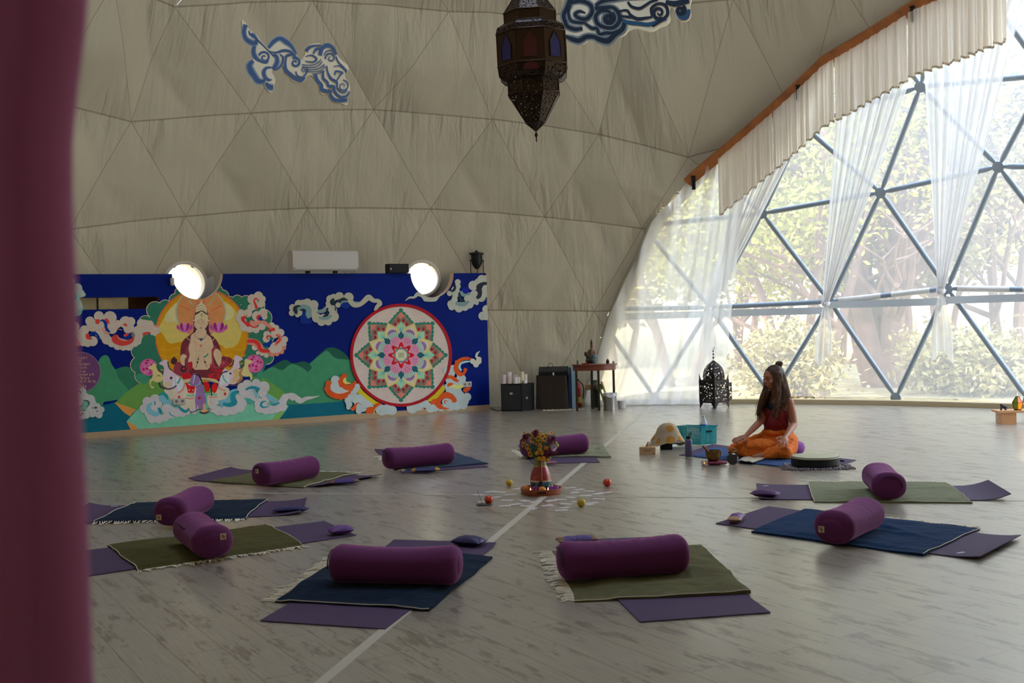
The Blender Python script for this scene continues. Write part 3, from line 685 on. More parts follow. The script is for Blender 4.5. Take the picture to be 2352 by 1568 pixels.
T.blob((190,40,38),[(1170,680),(1220,680),(1270,655),(1295,700),(1240,715),(1190,710)]); T.rib((190,40,38),[(1230,800),(1170,795),(1165,830),(1190,850)],[10,30,26,8]); T.rib((206,104,86),[(1300,780),(1350,780),(1380,840),(1330,900),(1290,950)],[16,50,60,60,40]); T.rib((190,40,38),[(1300,790),(1350,800),(1370,860),(1310,920)],[10,20,26,30])
T.rib((206,104,86),[(830,880),(960,900),(1040,970),(1080,1030),(1200,1050)],[100,110,110,90,50]); T.rib((190,40,38),[(835,880),(950,880),(1020,930),(1060,1020),(1180,1040),(1210,1040)],[50,60,60,60,50,30]); T.blob(BL,[(1090,920),(1180,900),(1210,850),(1245,880),(1230,930),(1180,960),(1130,975)])
# blue-white clouds low
T=TT(310,800,8.71); TW=(158,152,150); TB=(96,142,152); TD=(28,112,124)
T.discs(TW,[(180,1200,90),(240,1060,95),(400,1020,105),(460,1110,80),(300,1300,110),(330,1400,95),(480,1410,90),(600,1380,80),(640,1200,110),(720,1280,120),(850,1280,90),(950,1300,70),(1050,1270,60),(1180,1260,60),(400,1180,120)])
T.discs(TB,[(540,1000,70),(620,1070,70),(680,1100,60)]); T.rib(TD,[(480,920),(560,900),(630,950),(650,1020)],[10,50,60,20]); T.discs(TW,[(640,1200,90),(560,1230,50)])
T.rib(TB,[(330,1080),(270,1160),(290,1250),(400,1310),(500,1290)],[30,90,110,110,40]); T.blob(TD,[(450,1200),(490,1180),(540,1250),(520,1310),(470,1270)]); swirl(T,TD,350,1110,60,26,-60,1.4); T.disc(TW,360,1170,46)
T.rib(TD,[(780,1150),(860,1150),(930,1220),(1010,1260),(1080,1200)],[14,30,60,60,20]); T.rib(TD,[(680,1270),(720,1330),(800,1360)],[16,20,10])
T.rib((60,44,56),[(1060,1190),(1110,1270),(1190,1260),(1260,1215),(1330,1220)],[10,16,16,12,8])
T=TT(450,810,8.11)
T.discs(TW,[(330,1040,80),(420,1080,90),(540,1080,95),(680,1060,100),(800,1000,110),(860,940,85),(800,860,90),(860,650,95),(950,590,90),(1120,570,85),(1260,640,110),(1240,740,90),(900,740,100),(1000,740,110),(1080,820,80),(1180,940,95),(1180,1030,90),(1300,1060,90),(1400,1050,90),(1500,1030,85),(1600,1000,90),(1620,900,70),(1660,830,70),(1300,860,80),(1800,820,70),(1900,870,60),(330,900,70)])
T.rib(TW,[(1560,940),(1640,840),(1760,790),(1850,820),(1930,900),(2050,850),(2170,830),(2300,800)],[90,110,90,90,90,70,40,4])
T.rib(TB,[(780,680),(680,740),(640,840),(560,900),(440,960)],[30,110,110,90,160]); T.rib(TD,[(770,720),(690,770),(690,860),(720,930),(620,970),(500,950)],[40,90,110,90,80,60])
T.rib(TD,[(920,690),(1000,650),(1090,650),(1180,690)],[30,50,60,70]); T.rib(TB,[(1060,690),(1110,760),(1120,850)],[30,60,20]); T.blob((60,132,120),[(920,880),(980,840),(1080,910),(1000,950)])
T.rib(TD,[(1300,900),(1230,920),(1210,980),(1260,1015),(1370,990)],[16,40,50,30,8]); T.rib(TB,[(1300,780),(1380,850),(1440,900),(1550,930)],[40,80,60,40]); T.rib(TD,[(1370,960),(1450,970),(1550,930)],[10,36,26]); T.disc(TW,1290,955,34)
T.rib((130,124,130),[(790,770),(860,810),(960,800),(1020,740),(1010,690)],5); T.rib((130,124,130),[(1090,920),(1150,860),(1230,810),(1290,830)],5)
# offering dish
T.blob((176,128,96),[(120,1000),(145,935),(180,1000),(175,1050),(225,1050),(210,1100),(100,1100),(85,1060),(130,1045)]); T.rib((60,40,44),[(70,1100),(150,1125),(235,1095)],26); T.rib((60,44,50),[(0,1090),(50,1050),(110,1060)],10); T.rib((60,44,50),[(190,1050),(250,1040),(300,1060)],8)
# violet medallion with gold lettering
T=TT(130,800,7.84)
T.disc((140,112,112),430,425,362,362,48); T.disc((86,50,84),430,425,355,355,48)
def scrib(T,col,x,y,word,h,w):
    GL={'I':[[(0,0),(0,1)]],'r':[[(0,.4),(0,1)],[(0,.6),(.5,.4)]],'e':[[(0,.7),(.6,.7),(.5,.4),(.1,.5),(0,.8),(.3,1),(.6,.9)]],'s':[[(.6,.45),(.1,.5),(.5,.75),(.1,1)]],'p':[[(0,.4),(0,1.3)],[(0,.5),(.6,.6),(0,.9)]],'c':[[(.6,.5),(.1,.6),(.1,.9),(.6,1)]],'t':[[(.3,.1),(.3,1)],[(0,.4),(.6,.4)]],'h':[[(0,0),(0,1)],[(0,.6),(.5,.5),(.5,1)]],'a':[[(.5,.5),(0,.6),(.1,1),(.5,.8)],[(.5,.4),(.5,1)]],'T':[[(0,0),(.8,0)],[(.4,0),(.4,1)]],'w':[[(0,.4),(.2,1),(.4,.5),(.6,1),(.8,.4)]],'o':[[(.3,.4),(0,.7),(.3,1),(.6,.7),(.3,.4)]],'n':[[(0,.4),(0,1)],[(0,.6),(.5,.5),(.5,1)]],'d':[[(.5,0),(.5,1)],[(.5,.5),(0,.7),(.5,.95)]],'m':[[(0,.4),(0,1)],[(0,.5),(.35,.5),(.35,1)],[(.35,.5),(.7,.5),(.7,1)]],'i':[[(.1,.45),(.1,1)]],'l':[[(.1,0),(.1,1)]],'Y':[[(0,0),(.35,.5),(.7,0)],[(.35,.5),(.35,1)]],'u':[[(0,.4),(0,.9),(.5,.95),(.5,.4)]],'L':[[(0,0),(0,1),(.6,1)]],'k':[[(0,0),(0,1)],[(.5,.4),(0,.7),(.5,1)]],'y':[[(0,.4),(.3,.8)],[(.6,.4),(.1,1.3)]],'g':[[(.5,.5),(0,.6),(.5,.9)],[(.5,.4),(.5,1.3),(0,1.2)]],'f':[[(.5,0),(.2,.2),(.2,1)],[(0,.45),(.5,.45)]],'v':[[(0,.4),(.3,1),(.6,.4)]],'b':[[(0,0),(0,1)],[(0,.6),(.5,.7),(0,1)]],'E':[[(.6,0),(0,0),(0,1),(.6,1)],[(0,.5),(.5,.5)]],'M':[[(0,1),(.1,0),(.4,.6),(.7,0),(.8,1)]],'N':[[(0,1),(0,0),(.6,1),(.6,0)]],'W':[[(0,0),(.2,1),(.4,.4),(.6,1),(.8,0)]],'.':[[(0,.9),(.1,1)]],'R':[[(0,1),(0,0),(.5,.2),(0,.5),(.6,1)]]}
    n=len(word); dx=w/n
    for i,ch in enumerate(word):
        for st in GL.get(ch,[]): T.rib(col,[(x+(i+q[0]*.8)*dx,y+q[1]*h) for q in st],5.5)
GD=(170,136,96)
for x,y,wd_,h,w_ in ((300,130,'I respect',58,260),(270,190,'the light',50,180),(200,250,'The wonderment',50,410),(340,320,'in Earth',44,210),(250,385,'You are me',44,280),(160,440,'Look what happened with',44,520),(220,500,'Mother Nature',50,380),(150,560,'I bless the way of the sky',50,560),(400,640,'Maha',60,150)): scrib(T,GD,x,y,wd_,h,w_)
G3=(150,148,144)
T.discs(G3,[(200,780,50),(320,740,75),(460,770,70),(230,900,90),(350,850,90),(500,880,90),(600,920,90),(640,980,70),(180,970,60),(380,960,90),(720,1050,70),(800,1100,60),(760,1190,65),(640,1160,80),(290,1150,70),(330,1230,90),(450,1200,80),(530,1190,75),(570,1060,70),(100,960,70)])
T.rib((66,72,72),[(300,860),(310,800),(360,760),(420,780),(425,820)],[8,16,26,34,16]); T.disc((112,124,130),345,810,34); T.blob((82,140,112),[(480,940),(560,940),(570,1010),(530,1100),(440,1110),(410,1180),(360,1160),(370,1080),(460,1040)]); T.rib((60,66,64),[(460,930),(550,945),(580,990),(545,1060)],[10,34,30,8]); T.rib((60,60,60),[(370,1190),(420,1200),(480,1160)],[12,24,24]); T.disc((56,54,54),700,1065,30,20); T.blob((82,140,112),[(210,1020),(280,975),(325,1000),(290,1060),(230,1080)]); T.rib((110,110,108),[(540,1110),(590,1150),(592,1230)],7); T.rib((110,110,108),[(300,910),(380,895),(440,920)],6)
# grey clouds, centre
T=TT(650,640,9.8); GC=(142,138,122)
T.discs(GC,[(210,650,80),(190,770,68),(320,810,58),(370,760,60),(350,570,95),(540,540,95),(440,560,90),(680,590,110),(700,700,80),(690,790,70),(750,880,105),(860,960,100),(1010,960,90),(900,890,100),(1130,850,120),(1120,720,90),(1050,640,100),(1060,460,95),(1020,560,70),(1260,400,100),(1470,420,110),(1130,420,80),(1230,590,60),(1100,640,60)])
T.rib(GC,[(1480,430),(1520,520),(1600,590),(1720,580),(1820,500),(1920,420),(2030,490),(2130,500),(2170,560),(2100,640),(2080,720)],[150,110,110,90,110,130,90,90,110,80,90])
T.blob((5,34,104),[(430,750),(460,730),(500,780),(510,860),(640,930),(620,1000),(400,1000),(380,870)]); T.rib((94,116,116),[(310,700),(400,640),(520,640),(570,700),(570,800),(600,880)],[50,110,100,120,140,90]); T.blob((26,36,42),[(400,620),(330,590),(240,620),(215,700),(260,780),(340,800),(350,750),(310,720),(320,650)]); T.rib((26,36,42),[(370,720),(430,690),(500,720)],[20,40,50]); T.disc(GC,370,780,55)
T.rib((94,116,116),[(960,650),(900,720),(760,740)],[80,90,60]); T.blob((26,36,42),[(1010,650),(965,680),(970,770),(900,830),(890,865),(960,860),(1020,800),(1010,720)]); T.rib((94,116,116),[(790,880),(900,890),(1000,880),(1080,820)],[40,60,80,50]); T.blob((26,36,42),[(1150,445),(1090,450),(1045,520),(1080,590),(1150,595),(1200,540),(1150,500)]); T.rib((26,36,42),[(1200,500),(1280,480),(1360,450),(1450,490)],[40,60,60,30]); T.rib((94,116,116),[(1290,570),(1330,520),(1440,510)],[30,40,30]); T.disc(GC,1230,580,50); T.blob((5,34,104),[(1300,620),(1320,560),(1400,530),(1460,560),(1500,620),(1400,680)]); T.rib((26,36,42),[(1160,655),(1180,720)],30)
T.rib((94,116,116),[(1570,500),(1640,530),(1740,520)],[14,30,14])
# grey clouds, right
T=TT(920,620,11.2); GR=(142,142,132)
T.rib(GR,[(110,790),(220,710),(340,700),(430,620),(560,640),(660,740),(860,740),(960,680)],[10,50,60,110,140,130,130,60]); T.discs(GR,[(640,730,80),(860,720,90),(930,660,70)]); T.blob((26,36,42),[(610,630),(700,680),(800,670),(760,640),(680,620)])
T.discs(GR,[(1460,310,75),(1460,420,75),(1400,520,110),(1250,600,70),(1400,640,80),(1370,760,90),(1300,880,110),(1310,940,95),(1490,980,110),(1640,940,110),(1760,880,110),(1900,760,120),(2060,700,120),(1740,740,110),(1880,620,100),(1860,400,125),(2080,240,115),(2000,330,120),(2200,220,90),(2180,520,110),(2210,640,60),(1950,850,50)])
T.rib((94,116,116),[(1540,540),(1600,640),(1780,600)],[60,90,60]); T.disc(GR,1700,730,80); T.blob((8,20,110),[(1560,480),(1600,580),(1680,612),(1750,560),(1760,480),(1700,440)]); T.blob((28,40,44),[(1370,370),(1420,420),(1400,520),(1320,570),(1240,520),(1310,510),(1350,460)]); T.rib((28,40,44),[(1490,580),(1510,700),(1560,790),(1640,820)],[40,60,90,30]); T.rib((94,116,116),[(1400,840),(1520,880),(1640,870),(1750,800)],[60,110,110,50]); T.rib((28,40,44),[(1300,670),(1290,740),(1250,790)],[40,30,10])
T.rib((30,34,40),[(2230,350),(2130,350),(2000,430),(2030,560),(2010,670),(1940,720)],[60,90,130,110,110,70]); T.disc(GR,2180,480,95); T.discs(GR,[(2200,1010,110),(2100,1180,110),(2200,1190,100),(2240,1100,100)])
# mandala -------------------------------------------------------------------------
T=TT(800,690,6.271); mx_,my_=752,786
SY=1.005
T.disc((134,16,26),mx_-2,my_,733,740,64); T.disc((164,148,138),mx_-2,my_,692,698,64)
def pol(r,a): return (mx_+r*math.sin(R_(a)),my_-r*math.cos(R_(a))*SY)
def ring(col,base,pts,blob=True,n=4):
    for k in range(8):
        q=[pol(r,a+base+45*k) for r,a in pts]
        (T.blob(col,q,n) if blob else T.poly(col,q))
MG=(36,96,78)
for k in range(8):
    # scalloped green rim
    for a,r in ((0,640),(3.6,590),(-3.6,590),(8.2,555),(-8.2,555),(12.5,520),(-12.5,520),(17,490),(-17,490),(20.5,470),(-20.5,470)):
        x,y=pol(r,45*k+a); T.disc(MG,x,y,33,33,12)
ring((190,98,82),0,[(620,0),(530,9),(470,19),(430,22),(300,18),(300,-18),(430,-22),(470,-19),(530,-9)],False)
ring((190,98,82),0,[(620,0),(560,6.5),(500,14),(455,20.5),(455,-20.5),(500,-14),(560,-6.5)],False)
for k in range(8):
    for a,r in ((0,470),(5,508),(-5,508),(12,470),(-12,470),(16,420),(-16,420)):
        x,y=pol(r,45*k+a); T.disc((104,88,76),x,y,44,44,12)
    for a,r in ((4.2,496),(-4.2,496),(10.5,450),(-10.5,450)):
        x,y=pol(r,45*k+a); T.disc((136,10,24),x,y,17,25,10)
ring((124,160,128),0,[(480,0),(400,12),(330,19),(260,14),(260,-14),(330,-19),(400,-12)],False)
ring((100,146,140),0,[(400,0),(340,9),(280,9),(280,-9),(340,-9)],False)
ring((184,156,102),22.5,[(500,0),(400,14),(345,19),(300,20),(300,-20),(345,-19),(400,-14)],False)
ring((176,158,144),22.5,[(450,0),(380,9),(330,12),(300,12),(300,-12),(330,-12),(380,-9)],False)
ring((116,88,124),22.5,[(390,0),(375,8),(330,11),(330,-11),(375,-8)],True)
ring((150,166,154),22.5,[(345,0),(340,14),(300,22),(240,20),(240,-20),(300,-22),(340,-14)],False)
for k in range(8):
    for j in range(-3,4):
        a=22.5+45*k+j*4.8; T.rib((60,80,80),[pol(262,a),pol(338,a)],7)
ring((24,72,82),0,[(345,0),(300,7),(250,10),(225,0),(250,-10),(300,-7)],False)
ring((188,110,130),22.5,[(272,0),(262,12),(225,21),(150,20),(150,-20),(225,-21),(262,-12)])
for k in range(8):
    for a,r in ((-8,230),(0,240),(8,230),(-5,200),(5,200)):
        x,y=pol(r,22.5+45*k+a); T.disc((120,60,100),x,y,7,7,6)
pts=[pol(150+38*math.cos(R_(8*a)),a) for a in range(0,360,5)]; T.poly((160,6,16),pts)
pts=[pol(84+34*abs(math.cos(R_(4*a)))**3,a) for a in range(0,360,5)]; T.poly((196,110,110),[(mx_+(x-mx_)*1.12,my_+(y-my_)*1.12) for x,y in pts])
pts=[pol(120 if k%2==0 else 82,22.5*k) for k in range(16)]; T.poly((60,112,128),pts)
T.disc((186,166,132),mx_,my_,82,82,30)
for dx in (-26,0,26):
    for dy in (-17,17): T.rib((50,92,62),[(mx_+dx-14,my_+dy),(mx_+dx,my_+dy-15),(mx_+dx+14,my_+dy),(mx_+dx,my_+dy+15),(mx_+dx-14,my_+dy)],5)
# flames and clouds under the mandala (drawn outside the disc)
T=TT(730,840,12.06); WH_=(146,154,152)
YL=(168,146,24)
T.poly(YL,[(1130,560),(1240,700),(1400,840),(1600,980),(1780,1060),(1560,1090),(1460,1030),(1300,960),(1180,860),(1080,760),(1090,660)])
T.discs(ORG,[(290,500,95),(260,640,95),(300,740,80),(380,800,80),(500,830,90),(620,850,90),(740,820,90),(840,720,80),(420,820,70)]); T.rib(ORG,[(560,850),(760,800),(900,690),(1010,600)],[100,120,80,10])
T.discs(WH_,[(470,390,125),(500,500,130),(460,600,130),(600,640,120)]); T.blob((168,152,140),[(330,620),(430,730),(600,770),(760,730),(860,670),(700,670),(560,720),(400,660)]); T.blob(WH_,[(340,520),(420,470),(640,560),(760,660),(640,720),(480,720),(370,650)])
T.discs(ORG,[(720,280,75),(650,350,70),(620,440,80),(640,520,75)]); T.rib(ORG,[(660,420),(720,560),(850,600),(960,540),(1040,420)],[120,140,160,150,60]); T.blob((190,160,84),[(760,320),(690,370),(690,450),(760,500),(880,490),(900,465),(820,450),(770,400)])
T.discs(WH_,[(1080,560,75),(1040,660,80),(980,760,90),(900,860,90),(820,960,95),(850,1060,90),(830,1150,60),(1020,900,130),(1100,1000,120),(1200,950,110),(1300,1040,120),(1400,1080,100),(1150,860,80),(1150,1150,110),(1240,1180,90),(1120,1240,90),(1450,1120,80)])
T.rib(ORG,[(900,1190),(960,1190),(1010,1120),(1060,1040),(1120,1030),(1200,1080)],[60,100,80,40,20,6]); T.blob(ORG,[(1340,1170),(1440,1130),(1540,1130),(1560,1060),(1640,1020),(1760,1050),(1660,1110),(1560,1210),(1530,1300),(1330,1310)]); T.rib((180,160,90),[(1740,1100),(1630,1140),(1560,1220),(1540,1320)],[16,20,20,20])
T.discs(WH_,[(1760,1220,150),(1900,1200,140),(2040,1230,130),(1650,1230,70)]); T.rib((184,132,60),[(1740,1240),(1690,1250),(1700,1310)],16)
T=TT(920,800,9.8)
T.poly(YL,[(960,800),(980,940),(880,1040),(820,1110),(700,1200),(560,1180),(760,1020),(900,860)])
T.discs(WH_,[(250,1330,130),(400,1290,110),(550,1250,90),(660,1330,110),(760,1340,80),(1160,460,90),(1130,560,80),(1350,680,105),(1330,620,80),(1380,790,90),(1100,720,100),(1180,840,130),(1050,860,80),(1250,960,110),(1100,940,100),(1300,1060,120),(1480,1090,95),(1400,1180,120),(1400,1280,90),(1250,1280,110),(1100,1250,150),(900,1330,80),(1000,500,60),(1280,760,120)])
T.rib(ORG,[(1600,235),(1480,225),(1370,240),(1280,300),(1240,380),(1230,470),(1300,560),(1390,570),(1460,480)],[10,70,80,90,100,110,110,70,40]); T.discs(ORG,[(1440,480,44),(1330,590,40),(1240,300,36)]); T.rib((130,170,176),[(1560,290),(1440,300),(1340,340),(1310,430),(1360,500)],[30,40,44,50,30])
T.discs((160,156,148),[(1610,290,62),(1680,360,66),(1740,290,66),(1750,240,55)]); T.rib((160,156,148),[(1740,230),(1690,180),(1710,110),(1770,60)],[60,56,50,4]); T.rib((170,160,110),[(1630,290),(1680,290),(1730,240)],[20,24,20])
T.rib(ORG,[(1010,650),(1120,640),(1200,690),(1260,730),(1300,720)],[70,80,90,60,20]); T.blob(ORG,[(1030,830),(1060,780),(1130,770),(1170,800),(1080,855)]); T.rib((190,170,90),[(1090,860),(1200,850),(1300,870),(1400,820)],[30,70,90,60]); T.blob(ORG,[(1390,930),(1460,870),(1560,860),(1540,930),(1440,990)])
T.blob(ORG,[(650,1250),(700,1150),(820,1120),(880,1030),(980,980),(1090,990),(1200,1070),(1250,1160),(1220,1210),(1150,1210),(1120,1150),(1000,1120),(910,1160),(890,1230),(960,1310),(1090,1350),(900,1370),(810,1330),(740,1260)]); T.disc(WH_,1010,1200,95,80); T.rib((176,70,40),[(1060,1190),(1000,1170),(970,1210),(1010,1240)],[6,24,30,10]); T.rib((184,156,80),[(250,1400),(280,1310)],20); T.rib((190,120,70),[(460,1330),(500,1360),(500,1400)],30)
# red rim again on top of clouds
T=TT(800,690,6.271)
T.rib((134,16,26),[(mx_-2+712*math.cos(R_(a)),my_+719*math.sin(R_(a))) for a in range(0,361,6)],42)
ob=wall.build('wall_back',WM,smooth=False,fix=False); struct(ob)
# skirting
mb=MB(); mb.box((WA0+wd*(WLEN/2)+wn*.012+Vector((0,0,.037))),(WLEN,.02,.074),math.atan2(wd.y,wd.x)); struct(mb.build('baseboard_back',mat('skirting',rgb(188,156,120),.5),smooth=False))
# slot box behind the wall opening
mb=MB(); mb.ci=0
def wbox(mb,u0,u1,z0,z1,o0,o1,mi=None):
    vs=[uz(u,z,o) for z in (z0,z1) for u,o in ((u0,o0),(u1,o0),(u1,o1),(u0,o1))]
    mb.add(vs,[(3,2,1,0),(4,5,6,7),(0,1,5,4),(1,2,6,5),(2,3,7,6),(3,0,4,7)],mi)
us=wpt(302,695)[0]
wbox(mb,us,su1+.02,sz0-.02,sz1+.02,-.30,-.34); wbox(mb,su1,su1+.03,sz0-.02,sz1+.02,-.12,-.32)
wbox(mb,su0-.02,su1+.03,sz1,sz1+.03,-.12,-.32); wbox(mb,su0-.02,su1+.03,sz0-.03,sz0,-.12,-.32)
struct(mb.build('trim_4',mat('slot_wood',rgb(120,86,50),.8),smooth=False))
mb=MB(); wbox(mb,su0-.02,us,sz0,sz1,-.20,-.215); struct(mb.build('trim_5',mat('slot_panel',rgb(236,220,180),.7,var=(8,.15)),smooth=False))
u_=wpt(231,695)[0]; mb=MB(); wbox(mb,u_-.008,u_+.008,sz0,sz1,-.19,-.2); struct(mb.build('trim_6',BLACK,smooth=False))
# ================= sky, sun, outdoors =================
w=bpy.data.worlds.new('world'); sc.world=w; w.use_nodes=True; N,L=w.node_tree.nodes,w.node_tree.links
bg=N['Background']; tc=N.new('ShaderNodeTexCoord'); sx=N.new('ShaderNodeSeparateXYZ'); L.new(tc.outputs['Generated'],sx.inputs[0])
cr_=N.new('ShaderNodeValToRGB'); e=cr_.color_ramp.elements; e[0].position=.0; e[0].color=(.80,.89,1.0,1); e[1].position=.75; e[1].color=(.52,.70,1.0,1)
x=cr_.color_ramp.elements.new(.25); x.color=(.74,.85,1.0,1)
L.new(sx.outputs['Z'],cr_.inputs['Fac']); L.new(cr_.outputs['Color'],bg.inputs['Color']); bg.inputs['Strength'].default_value=SKY
sl=bpy.data.lights.new('sun','SUN'); sl.energy=SUNS; sl.angle=R_(1.0); sl.color=(1,.93,.80); so=bpy.data.objects.new('sun',sl); COL.objects.link(so)
dirv=Vector((math.cos(R_(188))*math.cos(R_(55)),math.sin(R_(188))*math.cos(R_(55)),math.sin(R_(55)))); so.rotation_euler=dirv.to_track_quat('Z','Y').to_euler()
# ground: dry pale grass field, rising to a slope far behind
GRASS=mat('dry_grass',rgb(168,152,118),.95,var=(.35,.25),spec=.1)
def gh(x,y):
    r=math.hypot(x-CEN.x,y-CEN.y); return -.25+max(0,(r-26))**1.25*.085+.25*nz((x*.12,y*.12,0))*min(1,max(0,r-10)/10)
mb=MB(); NR,NA=26,72; vs=[];fs=[]
for j in range(NR+1):
    r=8.95+ (j/NR)**2.2*150
    for i in range(NA):
        a=2*PI*i/NA; x,y=CEN.x+r*math.cos(a),CEN.y+r*math.sin(a); vs.append((x,y,gh(x,y) if j else -.25))
for j in range(NR):
    for i in range(NA): k=(i+1)%NA; fs.append((j*NA+i,j*NA+k,(j+1)*NA+k,(j+1)*NA+i))
mb.add(vs,fs); g=mb.build('grass_field',GRASS); g['kind']='structure'
BARK=mat('pinkish_bark',rgb(134,104,92),.9,bump=(8,.6,.03),var=(3,.25)); 
LEAFS=[mat('yellow_green_needles',rgb(206,190,76),.8,spec=.15,var=(.7,.3)),mat('green_needles',rgb(160,154,70),.8,spec=.15,var=(.7,.3)),mat('pale_green_leaves',rgb(172,158,108),.8,spec=.15,var=(.7,.3)),mat('olive_leaves',rgb(140,130,84),.8,spec=.15,var=(.7,.3))]
def tree(name,label,x,y,h,sp,lm,stems=3,nleaf=9000,seed=1,low=.15,group=None,tw=.13,lsz=.16,lean=0):
    rnd=random.Random(seed); z0=gh(x,y)-.1
    t=thing(name,label,'tree',(x,y,z0),group=group)
    tr=MB(); br_=MB(); ends=[]
    def grow(p,d,L_,r,dep,mb):
        pts=[p];rs=[r]; q=p.copy(); dd=d.copy(); n=5
        for i in range(n):
            dd=(dd+Vector((rnd.gauss(0,.13),rnd.gauss(0,.13),rnd.gauss(.04,.08)))).normalized(); q=q+dd*L_/n
            pts.append(q.copy()); rs.append(r*(1-.62*(i+1)/n))
        mb.tube(cr(pts,2),[rs[0]+(rs[-1]-rs[0])*k/(len(pts)*2-2) for k in range(len(pts)*2-1)],7)
        if dep>=3: ends.extend(pts[1:]); return
        for k in range(3 if dep else 7):
            i=rnd.randint(1 if dep==0 else 1,n); a=rnd.uniform(0,2*PI); el=rnd.uniform(-.1,.75)
            nd=(Vector((math.cos(a)*sp,math.sin(a)*sp,el))+dd*.35).normalized()
            grow(pts[i],nd,L_*rnd.uniform(.42,.62),rs[i]*.55+.004,dep+1,br_)
        ends.extend(pts[3:])
    for s in range(stems):
        a=2*PI*s/stems+rnd.uniform(-.4,.4); k=.20 if stems>1 else 0
        grow(Vector((math.cos(a)*.22*(stems>1),math.sin(a)*.22*(stems>1),0)),Vector((math.cos(a)*k+lean,math.sin(a)*k,1)).normalized(),h*rnd.uniform(.75,.95),tw,0,tr)
    tr.build('trunk',BARK,t); br_.build('branches',BARK,t)
    ends=[e for e in ends if e.z>h*low]
    lf=MB(); vs=[];fs=[]
    for k in range(nleaf):
        e=rnd.choice(ends); c=e+Vector((rnd.gauss(0,.24),rnd.gauss(0,.24),rnd.gauss(0,.17)))
        d=Vector((rnd.gauss(0,1),rnd.gauss(0,1),rnd.gauss(.3,.7))).normalized(); sd_=d.orthogonal().normalized(); sd_.rotate(Matrix.Rotation(rnd.uniform(0,6.28),3,d))
        l=lsz*rnd.uniform(.6,1.5); o=len(vs); vs+= [c,c+d*l*.5+sd_*l*.22,c+d*l,c+d*l*.5-sd_*l*.22]; fs.append((o,o+1,o+2,o+3))
    lf.add(vs,fs); f=lf.build('foliage',lm,t,smooth=False,fix=False)
    return t
def gp(px,dep): d=ray(px,700); return d.x/d.y*dep
tree('pine_tree','big multi-stemmed pine right outside the window between the two tied curtains',gp(2035,23),23,8.5,1.0,LEAFS[0],5,17000,3,.42,tw=.27,lsz=.13)
tree('pine_tree','yellow-green tree outside behind the head of the seated person',gp(1850,21),21,7.5,1.05,LEAFS[1],3,20000,8,.12,tw=.1,lsz=.13)
tree('leafy_tree','pale tree outside at the right edge of the window',gp(2330,23),23,8,1.1,LEAFS[2],3,16000,11,.2,tw=.12,lsz=.14)
tree('leafy_tree','pale tree outside seen only through the wide sheer curtain',gp(1560,25),25,7.5,1.0,LEAFS[2],2,9000,17,.15,tw=.12,lsz=.22)
k=0
for px,dep,h,lm,lb in ((1700,31,8.5,1,'rounded green tree further off behind the sheer curtain edge'),(1930,33,9.5,3,'distant olive tree left of the big pine'),(2160,35,9.5,2,'distant pale tree right behind the second tied curtain'),(2420,34,9,3,'distant olive tree past the right edge of the window'),(1420,34,7,2,'distant pale tree behind the left end of the window')):
    k+=1; tree('distant_tree',lb,gp(px,dep),dep,h,1.1,LEAFS[lm],3,7000,20+k,.08,group='trees further off beyond the window',tw=.11,lsz=.34)
for i,(px,dep,h) in enumerate(((1790,19.5,1.2),(2170,20.5,.9),(2290,19.8,1.0))):
    tree('bush',['low bush outside at the foot of the window left of the pine','low bush outside just right of the pine trunk','small bush outside behind the wooden bench'][i],gp(px,dep),dep,h,1.4,LEAFS[2],5,3500,40+i,.05,group='low bushes outside the window',tw=.02,lsz=.12)
# ================= curtains =================
def cloth_mat(name,col,opa,opb,transl=.6):
    m=bpy.data.materials.new(name); m.use_nodes=True; N,L=m.node_tree.nodes,m.node_tree.links; N.remove(N['Principled BSDF']); out=N['Material Output']
    tr=N.new('ShaderNodeBsdfTransparent'); d=N.new('ShaderNodeBsdfDiffuse'); d.inputs['Color'].default_value=col
    tl=N.new('ShaderNodeBsdfTranslucent'); tl.inputs['Color'].default_value=col
    a=N.new('ShaderNodeMixShader'); a.inputs['Fac'].default_value=transl; L.new(d.outputs[0],a.inputs[1]); L.new(tl.outputs[0],a.inputs[2])
    lw=N.new('ShaderNodeLayerWeight'); lw.inputs['Blend'].default_value=.35
    mr=N.new('ShaderNodeMapRange'); mr.inputs['To Min'].default_value=opa; mr.inputs['To Max'].default_value=opb; L.new(lw.outputs['Facing'],mr.inputs['Value'])
    b=N.new('ShaderNodeMixShader'); L.new(mr.outputs['Result'],b.inputs['Fac']); L.new(tr.outputs[0],b.inputs[1]); L.new(a.outputs[0],b.inputs[2]); L.new(b.outputs[0],out.inputs['Surface'])
    return m
SHEER=cloth_mat('white_voile',(.84,.83,.82,1),.60,1.0,.64); VOILE2=cloth_mat('gathered_voile',(.80,.77,.75,1),.70,1.0,.55)
VAL=cloth_mat('cream_curtain_cloth',rgb(236,226,212),.97,1.0,.6)
def arch_az(az,R,dz=0):
    p=sp(az,max(arch_el(az),0),R); p.z+=dz; return p
